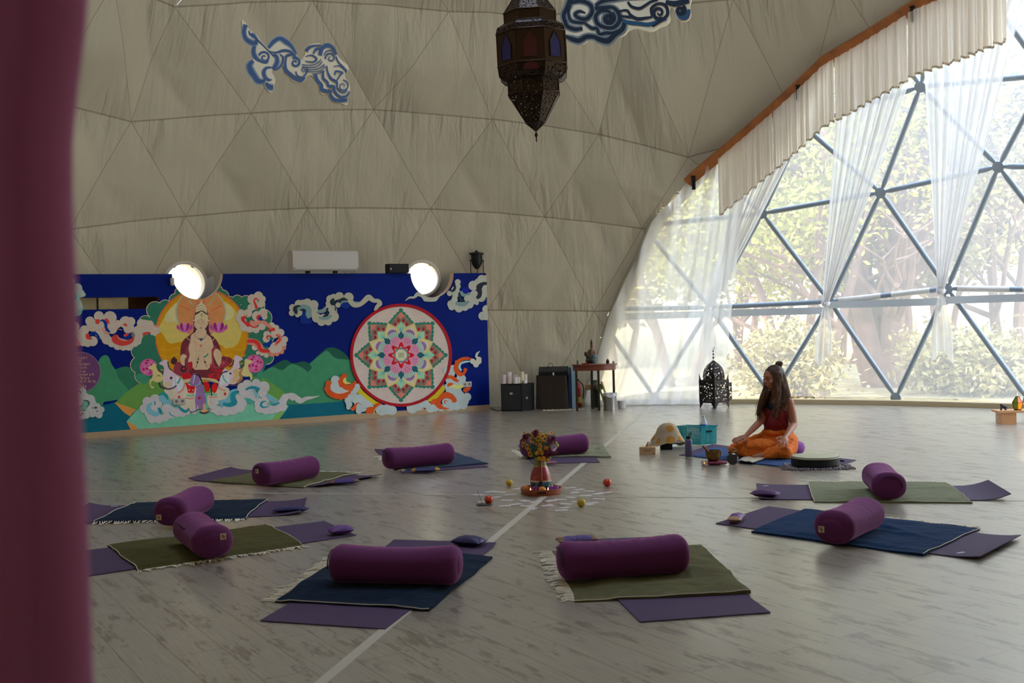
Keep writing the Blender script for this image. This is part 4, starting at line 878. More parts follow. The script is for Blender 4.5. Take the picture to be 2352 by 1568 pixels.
def valance(a0,a1,label,seed):
    rnd=random.Random(seed); p0=arch_az(a0,RD-.24); 
    t=thing('valance_curtain',label,'curtain',p0,group='cream valance panels along the wooden arch')
    nu=int(abs(a0-a1)*34); ph=[rnd.uniform(0,6) for _ in range(4)]
    def fn(u,v):
        az=a0+(a1-a0)*u; p=arch_az(az,RD-.26); r=Vector((p.x-CEN.x,p.y-CEN.y,0)).normalized(); s=az*.15
        f=math.sin(s*46+ph[0]+1.5*math.sin(s*7))+.6*math.sin(s*79+ph[1]+math.sin(s*9))+.35*math.sin(s*121+ph[2])
        am=(.012+.022*v)*f
        return p+r*am-Vector((0,0,.02+v*(.80+.012*math.sin(s*46+ph[0]))))-p0
    mb=MB(); mb.grid(fn,nu,14); mb.build('cloth',VAL,t,angle=180)
    mb=MB(); mb.grid(lambda u,v:fn(u,.965+.035*v)-Vector((math.cos(R_(a0)),math.sin(R_(a0)),0))*.004,nu,1); mb.build('hem',mat('hem_cloth',rgb(196,180,156),.8),t,angle=180)
    return t
for i,(a0,a1,lb) in enumerate(((69.6,63.6,'cream pleated valance panel at the low left end of the wooden arch'),(63.45,56.6,'cream pleated valance panel second from the low end of the arch'),(56.45,48.6,'cream pleated valance panel third along the arch, above the middle tied curtain'),(48.3,38.0,'cream pleated valance panel at the top right corner of the photo'))): valance(a0,a1,lb,i+3)
def tied(a0,a1,ni,label,tail=.86,tw=.2,sw=0,seed=0,bow=0):
    rnd=random.Random(seed); tie=W3((1,ni),RD-.10)+CEN+Vector((0,0,.02)); ph=[rnd.uniform(0,6) for _ in range(3)]
    t=thing('tied_curtain',label,'curtain',tie,group='white sheer curtains knotted at the window tubes')
    def fn(u,v):
        az=a0+(a1-a0)*u; p=arch_az(az,RD-.12); r=Vector((p.x-CEN.x,p.y-CEN.y,0)).normalized()
        tg=Vector((-r.y,r.x,0)); k=v**1.0; w=(1-k)
        q=p.lerp(tie+tg*(.5-u)*.09,k); q+= Vector((0,0,-.10*math.sin(PI*v)*(u)))+tg*bow*math.sin(PI*v)
        f=math.sin(u*60+ph[0]+math.sin(u*9))+.6*math.sin(u*97+ph[1])+.5*math.sin(u*31+ph[2]); q+=r*f*(.034*w+.012)
        return q-tie
    mb=MB(); mb.grid(fn,200,26); mb.build('drape',VOILE2,t,angle=180)
    r=Vector((tie.x-CEN.x,tie.y-CEN.y,0)).normalized(); tg=Vector((-r.y,r.x,0))
    mb=MB(); mb.lathe([(.03,-.05),(.055,-.03),(.06,0),(.052,.03),(.03,.05)],14); mb.tube([tg*.06+r*.02,Vector((0,0,0))-r*.06,tg*-.06+r*.02],.012,6); mb.build('knot',mat('knot_cloth',rgb(214,208,210),.8),t)
    def fn2(u,v):
        w=.05+(tw)*min(1,v*1.6)**.8; f=math.sin(u*19+ph[1])+.6*math.sin(u*33+ph[0])
        zend=tail*(.90+.10*math.sin(u*5+ph[2]))
        return tg*((.5-u)*w+sw*v)+r*f*.028*min(1,v*3)-Vector((0,0,.02+v*zend))
    mb=MB(); mb.grid(fn2,60,12); mb.build('tail',VOILE2,t,angle=180)
    return t
iA=lambda az:min(range(32),key=lambda i:abs(RINGS[1][i][0]-az))
tied(65.6,56.0,iA(71.9),'sheer curtain swept left and knotted half hidden behind the wide sheer','' and 0 or .75,.2,0,1)
tied(56.0,45.6,iA(60.6),'sheer curtain knotted to the tubes just above and right of the seated person',.86,.18,.05,2)
tied(47.6,35.5,iA(50.1),'sheer curtain knotted at the right of the photo, nearest the wooden bench',.98,.24,0,3)
# wide hanging sheer at the left end of the window
def wide():
    o=fl(1500,935); o.z=0
    t=thing('wide_sheer_curtain','wide white sheer curtain hanging to the floor behind the standing pierced lantern','curtain',o)
    TA=[(0,85.0),(.12,82.6),(.25,79.5),(.38,76.3),(.5,73.2),(.7,70.2),(1,66.0)]
    def fn(u,v):
        az=interp(TA,u); p=arch_az(az,RD-.14,-.01); ab=84.4+(70.7-84.4)*u; b=CEN+Vector((8.62*math.cos(R_(ab)),8.62*math.sin(R_(ab)),.012))
        r=Vector((p.x-CEN.x,p.y-CEN.y,0)).normalized()
        q=p.lerp(b,v); h=math.sin(PI*min(1,v))
        tg=Vector((-r.y,r.x,0)); q+=tg*(-.16*math.sin(PI*v))*(1-u)*1.2
        f=math.sin(u*44+1+1.2*v)+.7*math.sin(u*73+2*v)+.5*math.sin(u*27)
        q+=-r*(.05*h)+r*f*.038*(1-.5*v)
        if v>.97: q.z=max(q.z,.012)
        return q-o
    mb=MB(); mb.grid(fn,200,34); mb.build('drape',SHEER,t,angle=180)
    mb=MB(); mb.grid(lambda u,v:fn(u,.94+.06*v)-Vector((0,.012,0)),160,2); mb.build('hem',SHEER,t,angle=180)
wide()
# black steel brackets on the beam
for i,az in enumerate((72.3,60.7,47.9)):
    p=arch_az(az,RD-.22,-.02); mb=MB(); mb.box((0,0,-.07),(.03,.05,.17),R_(az)); mb.box((0,0,.03),(.05,.06,.02),R_(az)); b_=mb.build('beam_bracket',BLACK,smooth=False); b_.location=p
    tag(b_,['small black bracket at the lowest end of the wooden arch','small black bracket midway along the visible wooden arch','small black bracket at the top of the visible wooden arch'][i],'bracket','black brackets under the arch beam')
# near curtain at the left of the doorway
def near():
    o=at(60,1560,1.0); o.z=0
    E=[(0.0,(172+ -0)),]
    tab=[(-.02,172),(.45,172),(.55,167)]
    xs=[(0,165),(100,150),(230,135),(350,124),(450,127),(640,135),(900,146),(1100,157),(1300,166),(1568,174)]
    m=mat('magenta_velvet',rgb(164,92,132),.8,sheen=.2,spec=.15,var=(1.5,.12))
    prof=[]
    for y,x in xs: p=at(x,y,1.0); prof.append((p.z,p.x))
    prof.sort(); prof=[(0.0,prof[0][1]+.012)]+prof+[(3.1,prof[-1][1]+.08)]
    z0,z1=0.0,3.1
    def fn(u,v):
        z=z0+(z1-z0)*v; xe=interp(prof,z); s=u*1.05
        if s<.16: a=s/.16*PI; x=xe-.03+.03*math.sin(a); y=1.0-.03*math.cos(a) if False else 1.0+.035*math.cos(a)
        else: x=xe-.03-(s-.16)*.75; y=.965-.015*math.sin((s-.16)*16+.8*math.sin(z*1.1))-.02*math.sin((s-.16)*5+z*.5)
        return Vector((x,y,z))-o
    t=thing('velvet_door_curtain','tall magenta velvet curtain close to the camera at the left edge of the photo','curtain',o)
    mb=MB(); mb.grid(fn,90,60); ob=mb.build('cloth',m,t,angle=180)
    s=ob.modifiers.new('s','SOLIDIFY'); s.thickness=.012
near()
# ================= yoga places =================
MATM=mat('purple_foam_mat',rgb(80,60,88),.75,spec=.3,bump=(160,.5,.003))
MATU=mat('dark_violet_mat_underside',rgb(58,34,88),.7)
def wool(name,c):
    m=mat(name,c,.95,spec=.08,sheen=.25,var=(14,.12)); N,L=m.node_tree.nodes,m.node_tree.links; b=N['Principled BSDF']
    tc=N.new('ShaderNodeTexCoord'); w_=N.new('ShaderNodeTexNoise'); w_.inputs['Scale'].default_value=120; w_.inputs['Detail'].default_value=2
    w2=N.new('ShaderNodeTexNoise'); w2.inputs['Scale'].default_value=7; w2.inputs['Detail'].default_value=3; w2.inputs['Distortion'].default_value=.6
    ma=N.new('ShaderNodeMath'); ma.operation='MULTIPLY_ADD'; ma.inputs[1].default_value=6; L.new(tc.outputs['Object'],w_.inputs['Vector']); L.new(tc.outputs['Object'],w2.inputs['Vector']); L.new(w2.outputs['Fac'],ma.inputs[0]); L.new(w_.outputs['Fac'],ma.inputs[2])
    bp=N.new('ShaderNodeBump'); bp.inputs['Strength'].default_value=.5; bp.inputs['Distance'].default_value=.006; L.new(ma.outputs[0],bp.inputs['Height']); L.new(bp.outputs['Normal'],b.inputs['Normal'])
    return m
OLIVE=wool('olive_wool',rgb(98,93,64)); NAVY=wool('navy_wool',rgb(22,36,54)); SAGE=wool('sage_wool',rgb(126,126,100)); SLATE=wool('slate_blue_wool',rgb(56,68,86)); INDIGO=wool('indigo_wool',rgb(22,48,80))
YARN=mat('cream_yarn',rgb(232,220,196),.9)
VELV=mat('purple_velvet',rgb(102,47,90),.85,sheen=.9,spec=.15,bump=(30,.35,.006)); VELD=mat('plum_velvet_end',rgb(100,36,80),.85,sheen=.6,spec=.15,bump=(30,.35,.006))
PIPE=mat('dark_zip_piping',rgb(40,22,44),.7); TAGM=mat('cream_label',rgb(206,180,150),.8); INK=mat('label_ink',rgb(120,90,80),.8)
def bil(Q,u,v): return (Q[0]*(1-u)+Q[1]*u)*(1-v)+(Q[3]*(1-u)+Q[2]*u)*v
def inv(Q,p):
    u=v=.5
    for _ in range(8):
        f=bil(Q,u,v)-p; du=(Q[1]-Q[0])*(1-v)+(Q[2]-Q[3])*v; dv=(Q[3]-Q[0])*(1-u)+(Q[2]-Q[1])*u
        D=du.x*dv.y-du.y*dv.x
        if abs(D)<1e-9: break
        u-=(f.x*dv.y-f.y*dv.x)/D; v-=(du.x*f.y-du.y*f.x)/D; u=max(-2,min(3,u)); v=max(-2,min(3,v))
    return u,v
def cover(Q,p,s=.05):                              # 1 on the mat, easing to 0 just off it
    u,v=inv(Q,p); L1=(Q[1]-Q[0]).length; L2=(Q[3]-Q[0]).length
    d=min(u*L1,(1-u)*L1,v*L2,(1-v)*L2); return max(0,min(1,(d+s)/s))
def ymat(pts,label,curl0=0,curl1=0,axis='v',logo=None):
    Q=[fl(*p) for p in pts]; o=sum(Q,Vector())/4; Q=[q-o for q in Q]
    def fn(u,v):
        p=bil(Q,u,v); e=v if axis=='v' else u
        z=.006+curl0*max(0,(.12-e)/.12)**2+curl1*max(0,(e-.88)/.12)**2
        return Vector((p.x,p.y,z))
    t=thing('yoga_mat',label,'yoga mat',o,group='purple yoga mats around the flowers')
    mb=MB(); mb.grid(fn,30,30,.005); mb.build('mat_sheet',MATM,t,angle=50)
    if logo:
        mb=MB(); c=fn(*logo); mb.box(c+Vector((0,0,.001)),(.05,.02,.001),.4); mb.build('logo',mat('logo_print',rgb(200,190,200),.7),t,smooth=False)
    return [q+o for q in Q]
def tassels(mb,a,b,n,out,L_=.06,z=.008,seed=0,r=.003):
    rnd=random.Random(seed)
    for i in range(n):
        p=a.lerp(b,(i+.5)/n); d=(out+Vector((rnd.gauss(0,.3),rnd.gauss(0,.3),0))).normalized(); l=L_*rnd.uniform(.7,1.3)
        q=p+d*l*.5+Vector((rnd.gauss(0,.006),rnd.gauss(0,.006),0)); e=p+d*l+Vector((rnd.gauss(0,.012),rnd.gauss(0,.012),0))
        p=Vector((p.x,p.y,z)); q.z=.006+rnd.random()*.004; e.z=.004
        mb.tube([p,q,e],[r*1.2,r,r*1.5],4)
def blanket(pts,label,m,MQ,fr=(),seed=1,wr=.007,fold=None,ed=None):
    Q=[fl(*p) for p in pts]; o=sum(Q,Vector())/4; Q0=Q; Q=[q-o for q in Q]
    def base(u,v):
        p=bil(Q,u,v); w=p+o; j=.006*nz((w.x*6+seed,w.y*6,0)); eu=min(u,1-u); ev=min(v,1-v)
        p=p+Vector((nz((w.x*5,w.y*5,seed)),nz((w.x*5,w.y*5,seed+9)),0))*.012
        c=cover(MQ,w) if MQ else 0
        return p,c,w
    def top(u,v):
        p,c,w=base(u,v); z=.0075*c+.0085+wr*(abs(nz((w.x*3.2+seed,w.y*3.2,seed)))*1.6)**1.5+wr*.5*max(0,nz((w.x*9,w.y*9,seed)))
        if fold:
            for fu,fv,du,dv,h in fold:
                k=(u-fu)*dv-(v-fv)*du; l=(u-fu)*du+(v-fv)*dv; z+=h*math.exp(-(k/.035)**2-(l/.22)**2)
        return Vector((p.x,p.y,z))
    def bot(u,v):
        p,c,w=base(u,v); return Vector((p.x,p.y,.0006+.0068*c))
    t=thing('blanket',label,'blanket',o,group='folded wool blankets across the mats')
    mb=MB(); N_=44; mb.grid(top,N_,N_); n=len(mb.v); k=N_+1
    vb=[bot(i/N_,j/N_) for j in range(k) for i in range(k)]
    fb=[(j*k+i,(j+1)*k+i,(j+1)*k+i+1,j*k+i+1) for j in range(N_) for i in range(N_)]; mb.add(vb,fb)
    e=[i for i in range(k)]+[j*k+N_ for j in range(1,k)]+[N_*k+i for i in range(N_-1,-1,-1)]+[j*k for j in range(N_-1,0,-1)]
    for i in range(len(e)): a,b=e[i],e[(i+1)%len(e)]; mb.f.append((b,a,a+n,b+n)); mb.m.append(0)
    mb.build('cloth',m,t,angle=60)
    C=[top(0,0),top(1,0),top(1,1),top(0,1)]; cen=Vector((0,0,0))
    if fr:
        mb=MB()
        for s,cnt,L_ in fr:
            n2=8
            fu=[(lambda q:(q,0)),(lambda q:(1,q)),(lambda q:(1-q,1)),(lambda q:(0,1-q))][s]
            for i in range(n2):
                a=top(*fu(i/n2)); b=top(*fu((i+1)/n2)); d=(b-a); out=Vector((d.y,-d.x,0)).normalized()
                tassels(mb,a,b,max(1,cnt//n2),out,L_,a.z-.004,seed+i)
        mb.build('fringe',YARN,t)
    for s in (ed or ()):
        fu=[(lambda q:(q,0)),(lambda q:(1,q)),(lambda q:(1-q,1)),(lambda q:(0,1-q))][s]
        mb=MB(); mb.tube([top(*fu(i/40))+Vector((0,0,.0005)) for i in range(41)],.0022,5); mb.build('edge_cord',YARN,t)
    return t
def bolster(p,q,label,lean=0,tagend=None,sag=.012,L_=.665,piping=True,hw=.118,hh=.098,wr=1,seed=0,zb=.017):
    a,b=fl(*p,hh+zb),fl(*q,hh+zb); c=(a+b)/2; c.z=0; ang=math.atan2(b.y-a.y,b.x-a.x)
    t=thing('bolster',label,'bolster',(c.x,c.y,zb),ang,'purple velvet bolsters on the blankets')
    mb=MB(); vs=[];fs=[]; NS,NR_=46,40
    pr=[]
    for i in range(9):
        th=PI/2*i/8; pr.append((-L_/2+.052*(1-math.sin(th)) ,1-(.052/.10)*(1-math.cos(PI/2-th)) if False else None))
    xs=[];sc_=[]
    rd=.05
    for i in range(9): th=PI/2*i/8; xs.append(-L_/2+rd*(1-math.sin(th)) if False else -L_/2+rd*(1-math.cos(th)) ); sc_.append(1-(rd/.1)*(1-math.sin(th)))
    # centre cap rings
    xs=[-L_/2-.010,-L_/2-.008,-L_/2-.003]+xs; sc_=[.02,.3,.46]+sc_[0:]
    mid=[-L_/2+rd+(L_-2*rd)*k/22 for k in range(1,22)]
    X=xs+mid+[-x for x in reversed(xs)]; S=sc_+[1]*21+list(reversed(sc_))
    for x,s in zip(X,S):
        g=math.cos(x/L_*PI)
        for k in range(NR_):
            th=2*PI*k/NR_; cy=math.copysign(abs(math.cos(th))**.9,math.cos(th)); cz=math.copysign(abs(math.sin(th))**.86,math.sin(th))
            w_=wr*.0022*math.sin(x*95+3*nz((x*9,th,seed))+seed)*max(0,cz)*g
            z=hh+cz*hh*s*(1-.03*g)+w_-(sag*max(0,cz)*g)
            vs.append((x,cy*hw*s*(1-.02*g),max(z,.0008 if s>.9 else z)))
    m_=len(X)
    for i in range(m_-1):
        for k in range(NR_): fs.append((i*NR_+k,i*NR_+(k+1)%NR_,(i+1)*NR_+(k+1)%NR_,(i+1)*NR_+k))
    fs.append(tuple(range(NR_))); fs.append(tuple((m_-1)*NR_+k for k in reversed(range(NR_))))
    mb.add(vs,fs); mb.build('cover',VELV,t,angle=180)
    def surf(x,th):
        return Vector((x,math.cos(th)*hw*1.004,hh+math.sin(th)*hh*1.004))
    if piping:
        e=-1 if piping<0 else 1
        mb=MB(); pts=[]
        for k in range(25):
            th=PI*.12+PI*.76*k/24; pts.append(Vector((e*(L_/2+.002),math.cos(th+.6)*hw*.70,hh+math.sin(th+.6)*hh*.70)))
        mb.tube(pts,.0035,5)
        pts=[surf(e*L_/2-e*.04-x_*e*.2,R_(28)) for x_ in [0,.25,.5,.75,1,1.25,1.5]]
        mb.tube(pts,.003,5); mb.build('zip',PIPE,t)
    if tagend:
        e,dy,dz=tagend
        mb=MB(); mb.box((e*(L_/2+.0105),dy,hh+dz),(.003,.034,.036)); tg=mb.build('label_patch',TAGM,t,smooth=False)
        mb=MB()
        for k in (-.009,0,.009): mb.box((e*(L_/2+.0125),dy+k*.6,hh+dz+k*.5),(.001,.004,.018))
        mb.build('label_print',INK,tg,smooth=False)
    return t
def pouch(p,label,ang,L_=.21,W_=.095,H_=.045,c1=None,c2=None,zb=.008,tw=0,d=0):
    o=fl(*p); o.z=zb; t=thing('eye_pillow',label,'eye pillow',o,R_(ang),'small eye pillows beside the bolsters')
    c1=c1 or mat('violet_satin',rgb(72,40,118),.55,sheen=.3,var=(40,.25))
    def fn(u,v,s):
        x=(u-.5)*L_; y=(v-.5)*W_*(1+.12*abs(2*u-1)**3); k=(1-abs(2*u-1)**2.6)*(1-abs(2*v-1)**2.2)
        z=H_/2+s*H_/2*k**.6 + .10*H_*nz((x*30,y*30,s+L_*99)) + tw*(u-.5)**2
        return Vector((x,y,max(z if s>0 else min(z,H_/2),.0015)))
    mb=MB(); mb.grid(lambda u,v:fn(u,v,1),22,14); mb.grid(lambda u,v:fn(u,v,-1),22,14); mb.build('pouch',c1,t,angle=70)
    if c2:
        for s in (0,1):
            mb=MB(); mb.grid(lambda u,v:fn((u*.15 if s==0 else 1-u*.15),v,1)+Vector((0,0,.002)),4,12); mb.grid(lambda u,v:fn((u*.15 if s==0 else 1-u*.15),v,-1)+Vector((0,0,-.0005)),4,12); mb.build('end_band',c2,t,angle=70)
    return t
GOLD=mat('gold_trim',rgb(186,140,50),.5,metal=.3); NV=mat('deep_navy_satin',rgb(34,26,84),.55,sheen=.3); PV=mat('bright_violet_satin',rgb(94,46,116),.55,sheen=.4,var=(40,.2)); BRZ=mat('bronze_trim',rgb(130,90,52),.6); DV=mat('dark_violet_satin',rgb(58,22,98),.6,sheen=.3); TAN=mat('tan_trim',rgb(190,140,100),.6)
# A: front, right of centre
Q=ymat([(1470,1430),(1770,1408),(1530,1233),(1283,1243)],'purple mat nearest the camera, right of the white floor line')
blanket([(1322,1384),(1725,1366),(1612,1256),(1268,1268)],'olive blanket on the nearest mat right of the floor line, cream fringe at its left',OLIVE,Q,[(3,72,.075)],3,.008,[(.78,.45,.9,-.3,.016),(.9,.2,.5,.8,.012),(.55,.2,.9,.2,.006)],ed=(0,))
bolster((1288,1288),(1570,1268),'purple bolster lying across the nearest olive blanket',wr=1.6,piping=-1,seed=2)
pouch((1325,1250),'violet eye pillow with bronze ends behind the bolster on the nearest olive blanket',10,.24,c2=BRZ,c1=mat('violet_weave',rgb(92,70,130),.7,var=(60,.3)))
# B: front, left of centre
Q=ymat([(597,1427),(885,1446),(1140,1252),(905,1245)],'purple mat nearest the camera, left of the white floor line',0,.012)
blanket([(632,1384),(985,1404),(1133,1282),(812,1262)],'dark navy blanket on the nearest mat left of the floor line',NAVY,Q,[(3,80,.075)],5,.007,[(.85,.25,.3,1,.012)],ed=(0,))
bolster((772,1292),(1050,1296),'purple bolster lying across the nearest navy blanket',wr=.3,piping=-1,sag=.016,seed=4)
pouch((1078,1256),'dark violet eye pillow on the far end of the nearest mat with navy blanket',-25,.19,.11,.06,c1=mat('dark_violet_satin2',rgb(44,28,84),.5,sheen=.3))
# C: right, blue
Q=ymat([(1765,1164),(1644,1203),(2250,1288),(2345,1238)],'purple mat at the right holding the bright blue blanket, its corners curling',.0,.02,logo=(.86,.92),axis='v')
blanket([(1725,1223),(2120,1278),(2250,1217),(1855,1172)],'bright blue blanket at the right with frayed far edge',INDIGO,Q,[(2,64,.05)],7,.008,[(.62,.62,.9,-.5,.018),(.7,.5,1,-.2,.01)],ed=(1,))
bolster((1915,1210),(1988,1177),'purple bolster on the bright blue blanket, label on its round end',tagend=(-1,.055,-.01),piping=1,seed=6,L_=.60)
pouch((1691,1200),'tan-ended violet eye pillow left of the bright blue blanket at the right',70,.2,.085,.05,c2=TAN,c1=PV)
# D: right, sage
Q=ymat([(1745,1148),(2323,1150),(2270,1117),(1737,1114)],'purple mat at the right holding the sage green blanket',.01,.045,axis='u',logo=(.04,.85))
blanket([(1868,1154),(2232,1156),(2172,1110),(1855,1108)],'sage green blanket at the right, behind the bright blue one',SAGE,Q,[(2,60,.04)],9,.007,[(.7,.6,.9,.2,.012),(.3,.5,1,.1,.006)],ed=(1,3))
bolster((2043,1116),(2016,1090),'purple bolster on the sage green blanket at the right',piping=-1,seed=8,L_=.60)
pouch((1757,1143),'dark plum eye pillow left of the sage green blanket at the right',-30,.2,.1,.05,c1=mat('plum_satin',rgb(74,26,84),.6,sheen=.4))
# E: left near, olive
Q=ymat([(175,1328),(818,1230),(745,1198),(95,1278)],'purple mat at the left holding the dark olive blanket, nearest the velvet curtain')
blanket([(318,1312),(700,1255),(612,1207),(247,1255)],'dark olive blanket at the left with cream fringe on its near edge',wool('dark_olive_wool',rgb(78,72,40)),Q,[(0,96,.045)],11,.006,[(.7,.5,.2,1,.005)],ed=(1,3))
bolster((490,1244),(440,1209),'purple bolster on the dark olive blanket, cream label facing the camera',tagend=(-1,-.05,.03),piping=1,wr=1.5,seed=10,L_=.62)
pouch((782,1229),'bright violet eye pillow right of the dark olive blanket at the left',25,.15,.1,.055,c1=PV)
# E2: left, navy behind
Q=ymat([(150,1206),(690,1183),(705,1150),(205,1164)],'purple mat at the left holding the navy blanket, behind the dark olive one',.03,.02,axis='u',logo=(.12,.95))
blanket([(217,1202),(562,1193),(615,1148),(312,1156)],'navy blanket at the left, fringed toward the camera, behind the dark olive one',NAVY,Q,[(0,64,.06)],13,.006,ed=(1,3))
bolster((392,1174),(455,1146),'purple bolster on the navy blanket at the left, label on its near end',tagend=(-1,.06,-.03),piping=1,seed=12,L_=.60)
pouch((668,1178),'long dark blue eye pillow right of the fringed navy blanket at the left',3,.26,.07,.04,c1=NV)
# F: upper left, olive
Q=ymat([(432,1104),(735,1120),(878,1095),(530,1078)],'purple mat at the upper left holding a pale-fringed olive blanket',.02,.02,axis='u')
blanket([(482,1108),(697,1121),(822,1088),(622,1080)],'olive blanket at the upper left with white fringe on its far side',OLIVE,Q,[(2,60,.05)],15,.006,[(.8,.3,.8,.3,.012)],ed=(1,))
bolster((612,1087),(702,1073),'purple bolster on the upper left olive blanket, below the seated figure of the mural',tagend=(-1,.0,.03),piping=-1,seed=14,L_=.60)
pouch((792,1113),'violet eye pillow with bronze ends on the mat below the mandala',8,.24,.09,.04,c1=mat('violet_weave2',rgb(72,50,118),.7,var=(60,.3)),c2=BRZ)
# G: back, slate blue
Q=ymat([(925,1087),(1122,1073),(1040,1040),(860,1034)],'purple mat behind and left of the flower vase',.0,.01)
blanket([(932,1083),(1120,1066),(1045,1041),(878,1049)],'slate blue blanket behind and left of the flower vase',SLATE,Q,[(3,44,.06)],17,.006)
bolster((893,1052),(1028,1040),'purple bolster on the slate blue blanket behind and left of the vase',piping=-1,seed=16)
pouch((978,1086),'navy eye pillow with gold ends at the front edge of the slate blue blanket',0,.25,.1,.045,c1=NV,c2=GOLD)
# H: back centre, sage
Q=ymat([(1225,1066),(1378,1062),(1340,1019),(1190,1023)],'purple mat directly behind the flower vase')
blanket([(1212,1053),(1403,1050),(1383,1022),(1186,1034)],'grey-green blanket directly behind the flower vase',SAGE,Q,[(3,40,.05)],19,.006,[(.95,.6,.2,.9,.01)])
bolster((1205,1026),(1340,1017),'purple bolster partly hidden by the bunch of flowers',piping=-1,wr=.3,seed=18)
pouch((1262,1068),'small pink eye pillow just behind the neck of the vase',5,.14,.06,.03,c1=mat('dusty_pink',rgb(150,96,110),.7),zb=.008)
# tape lines on the floor
TP=mat('pale_floor_tape',rgb(196,186,168),.45)
def tape(a,b,w,label):
    a,b=fl(*a),fl(*b); d=(b-a).normalized(); n=Vector((-d.y,d.x,0))*w/2; c=(a+b)/2; t=MB()
    for s in ((0,1),): 
        P=[a-n,b-n,b+n,a+n]; t.add([p-c for p in P]+[p-c+Vector((0,0,.0012)) for p in P],[(3,2,1,0),(4,5,6,7),(0,1,5,4),(1,2,6,5),(2,3,7,6),(3,0,4,7)])
    ob=t.build('floor_tape',TP,smooth=False); ob.location=c+Vector((0,0,.0003)); tag(ob,label,'floor tape')
tape((700,1598),(1495,935),.048,'white tape line on the floor running from the camera past the vase to the window')
tape((-60,1125),(2440,1151),.022,'thin pale tape line crossing the whole floor from side to side')
# ================= flowers and offerings in the middle =================
TERR=mat('terracotta_red',rgb(150,56,36),.45,coat=.3); GREENG=mat('green_glaze',rgb(128,140,50),.35,coat=.4); REDG=mat('red_patterned_glaze',rgb(160,44,44),.35,coat=.4,var=(30,.5)); BLUEG=mat('teal_patterned_glaze',rgb(36,104,128),.35,coat=.4,var=(34,.5)); WHG=mat('cream_glaze_band',rgb(214,180,160),.35,coat=.4); DARKG=mat('dark_glaze',rgb(30,34,38),.3)
VP=fl(1243,1133); VP.z=0
tr=thing('tray','round terracotta-coloured wooden tray with cut-out handles under the vase','tray',VP)
mb=MB(); mb.lathe([(.001,0),(.148,0),(.152,.004),(.157,.045),(.158,.048),(.152,.048),(.148,.010),(.001,.010)],56,caps=False); mb.build('tray_body',mat('tray_wood',rgb(164,78,40),.5,coat=.2),tr)
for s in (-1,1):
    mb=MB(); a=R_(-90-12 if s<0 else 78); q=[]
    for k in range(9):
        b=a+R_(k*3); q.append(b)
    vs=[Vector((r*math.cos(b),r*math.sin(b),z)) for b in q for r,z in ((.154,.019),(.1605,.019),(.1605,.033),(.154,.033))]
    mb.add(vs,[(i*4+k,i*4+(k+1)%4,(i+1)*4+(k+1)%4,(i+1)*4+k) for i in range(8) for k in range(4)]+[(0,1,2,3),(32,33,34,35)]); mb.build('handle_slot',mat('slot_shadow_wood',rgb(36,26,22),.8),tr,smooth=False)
VZ=.0105; vo=VP+Vector((.0,.012,VZ))
v=thing('flower_vase','painted pottery vase with green neck, red shoulders and blue base on the tray','vase',vo)
def ve(name,prof,m): mb=MB(); mb.lathe(prof,40,caps=False); return mb.build(name,m,v)
ve('base_band',[(.001,0),(.045,0),(.062,.02),(.080,.055),(.083,.085)],BLUEG); ve('cream_band',[(.083,.085),(.0835,.092),(.083,.096)],WHG); ve('shoulder',[(.083,.096),(.078,.125),(.064,.17),(.05,.197)],REDG)
ve('rim_band',[(.05,.197),(.049,.203)],WHG); ve('neck',[(.049,.203),(.046,.225),(.050,.255),(.056,.272),(.052,.27),(.04,.24)],GREENG)
mb=MB(); mb.tube(cr([(0,-.05,.262),(.0,-.085,.24),(.0,-.098,.18),(.0,-.092,.13),(.0,-.08,.09)],5),[.011]*21,10); h=mb.build('handle',TERR,v); tag(h,'brown handle facing the camera')
mb=MB(); mb.ell((0,-.084,.085),(.014,.01,.018)); mb.build('handle_foot',DARKG,v)
# bouquet
bo=vo+Vector((0,0,.268)); bq=thing('bouquet','bunch of yellow, maroon and white flowers standing in the painted vase','flowers',bo)
rnd=random.Random(4)
lfm=mat('bouquet_leaf',rgb(60,92,34),.7,var=(20,.3)); mb=MB()
for k in range(60):
    a=rnd.uniform(0,2*PI); r=rnd.uniform(.01,.15); z=rnd.uniform(.02,.2)*(.6+.4*(1-r/.15)); p=Vector((r*math.cos(a),r*math.sin(a),z))
    mb.tube([Vector((rnd.gauss(0,.012),rnd.gauss(0,.012),-.10)),p*.5+Vector((0,0,.0)),p],[.0022,.002,.0015],4)
mb.build('stems',lfm,bq)
mb=MB()
for k in range(230):
    a=rnd.uniform(0,2*PI); z=rnd.uniform(-.01,.17); r=rnd.uniform(.02,.05+.45*z if z<.1 else .11); p=Vector((r*math.cos(a),r*math.sin(a),z)); d=Vector((math.cos(a)+rnd.gauss(0,.5),math.sin(a)+rnd.gauss(0,.5),rnd.gauss(.3,.5))).normalized(); sd_=d.orthogonal().normalized(); l=rnd.uniform(.02,.045)
    mb.add([p,p+d*l*.5+sd_*l*.25,p+d*l,p+d*l*.5-sd_*l*.25],[(0,1,2,3)])
mb.build('leaves',lfm,bq,smooth=False)
YF=mat('yellow_petals',rgb(226,160,20),.6); OF=mat('orange_button_flower',rgb(206,140,30),.7); MF=mat('maroon_petals',rgb(110,18,62),.7); WF=mat('pale_lilac_petals',rgb(214,180,200),.7); DKC=mat('brown_flower_centre',rgb(50,30,18),.8); GF=mat('lime_button_flower',rgb(164,170,60),.7)
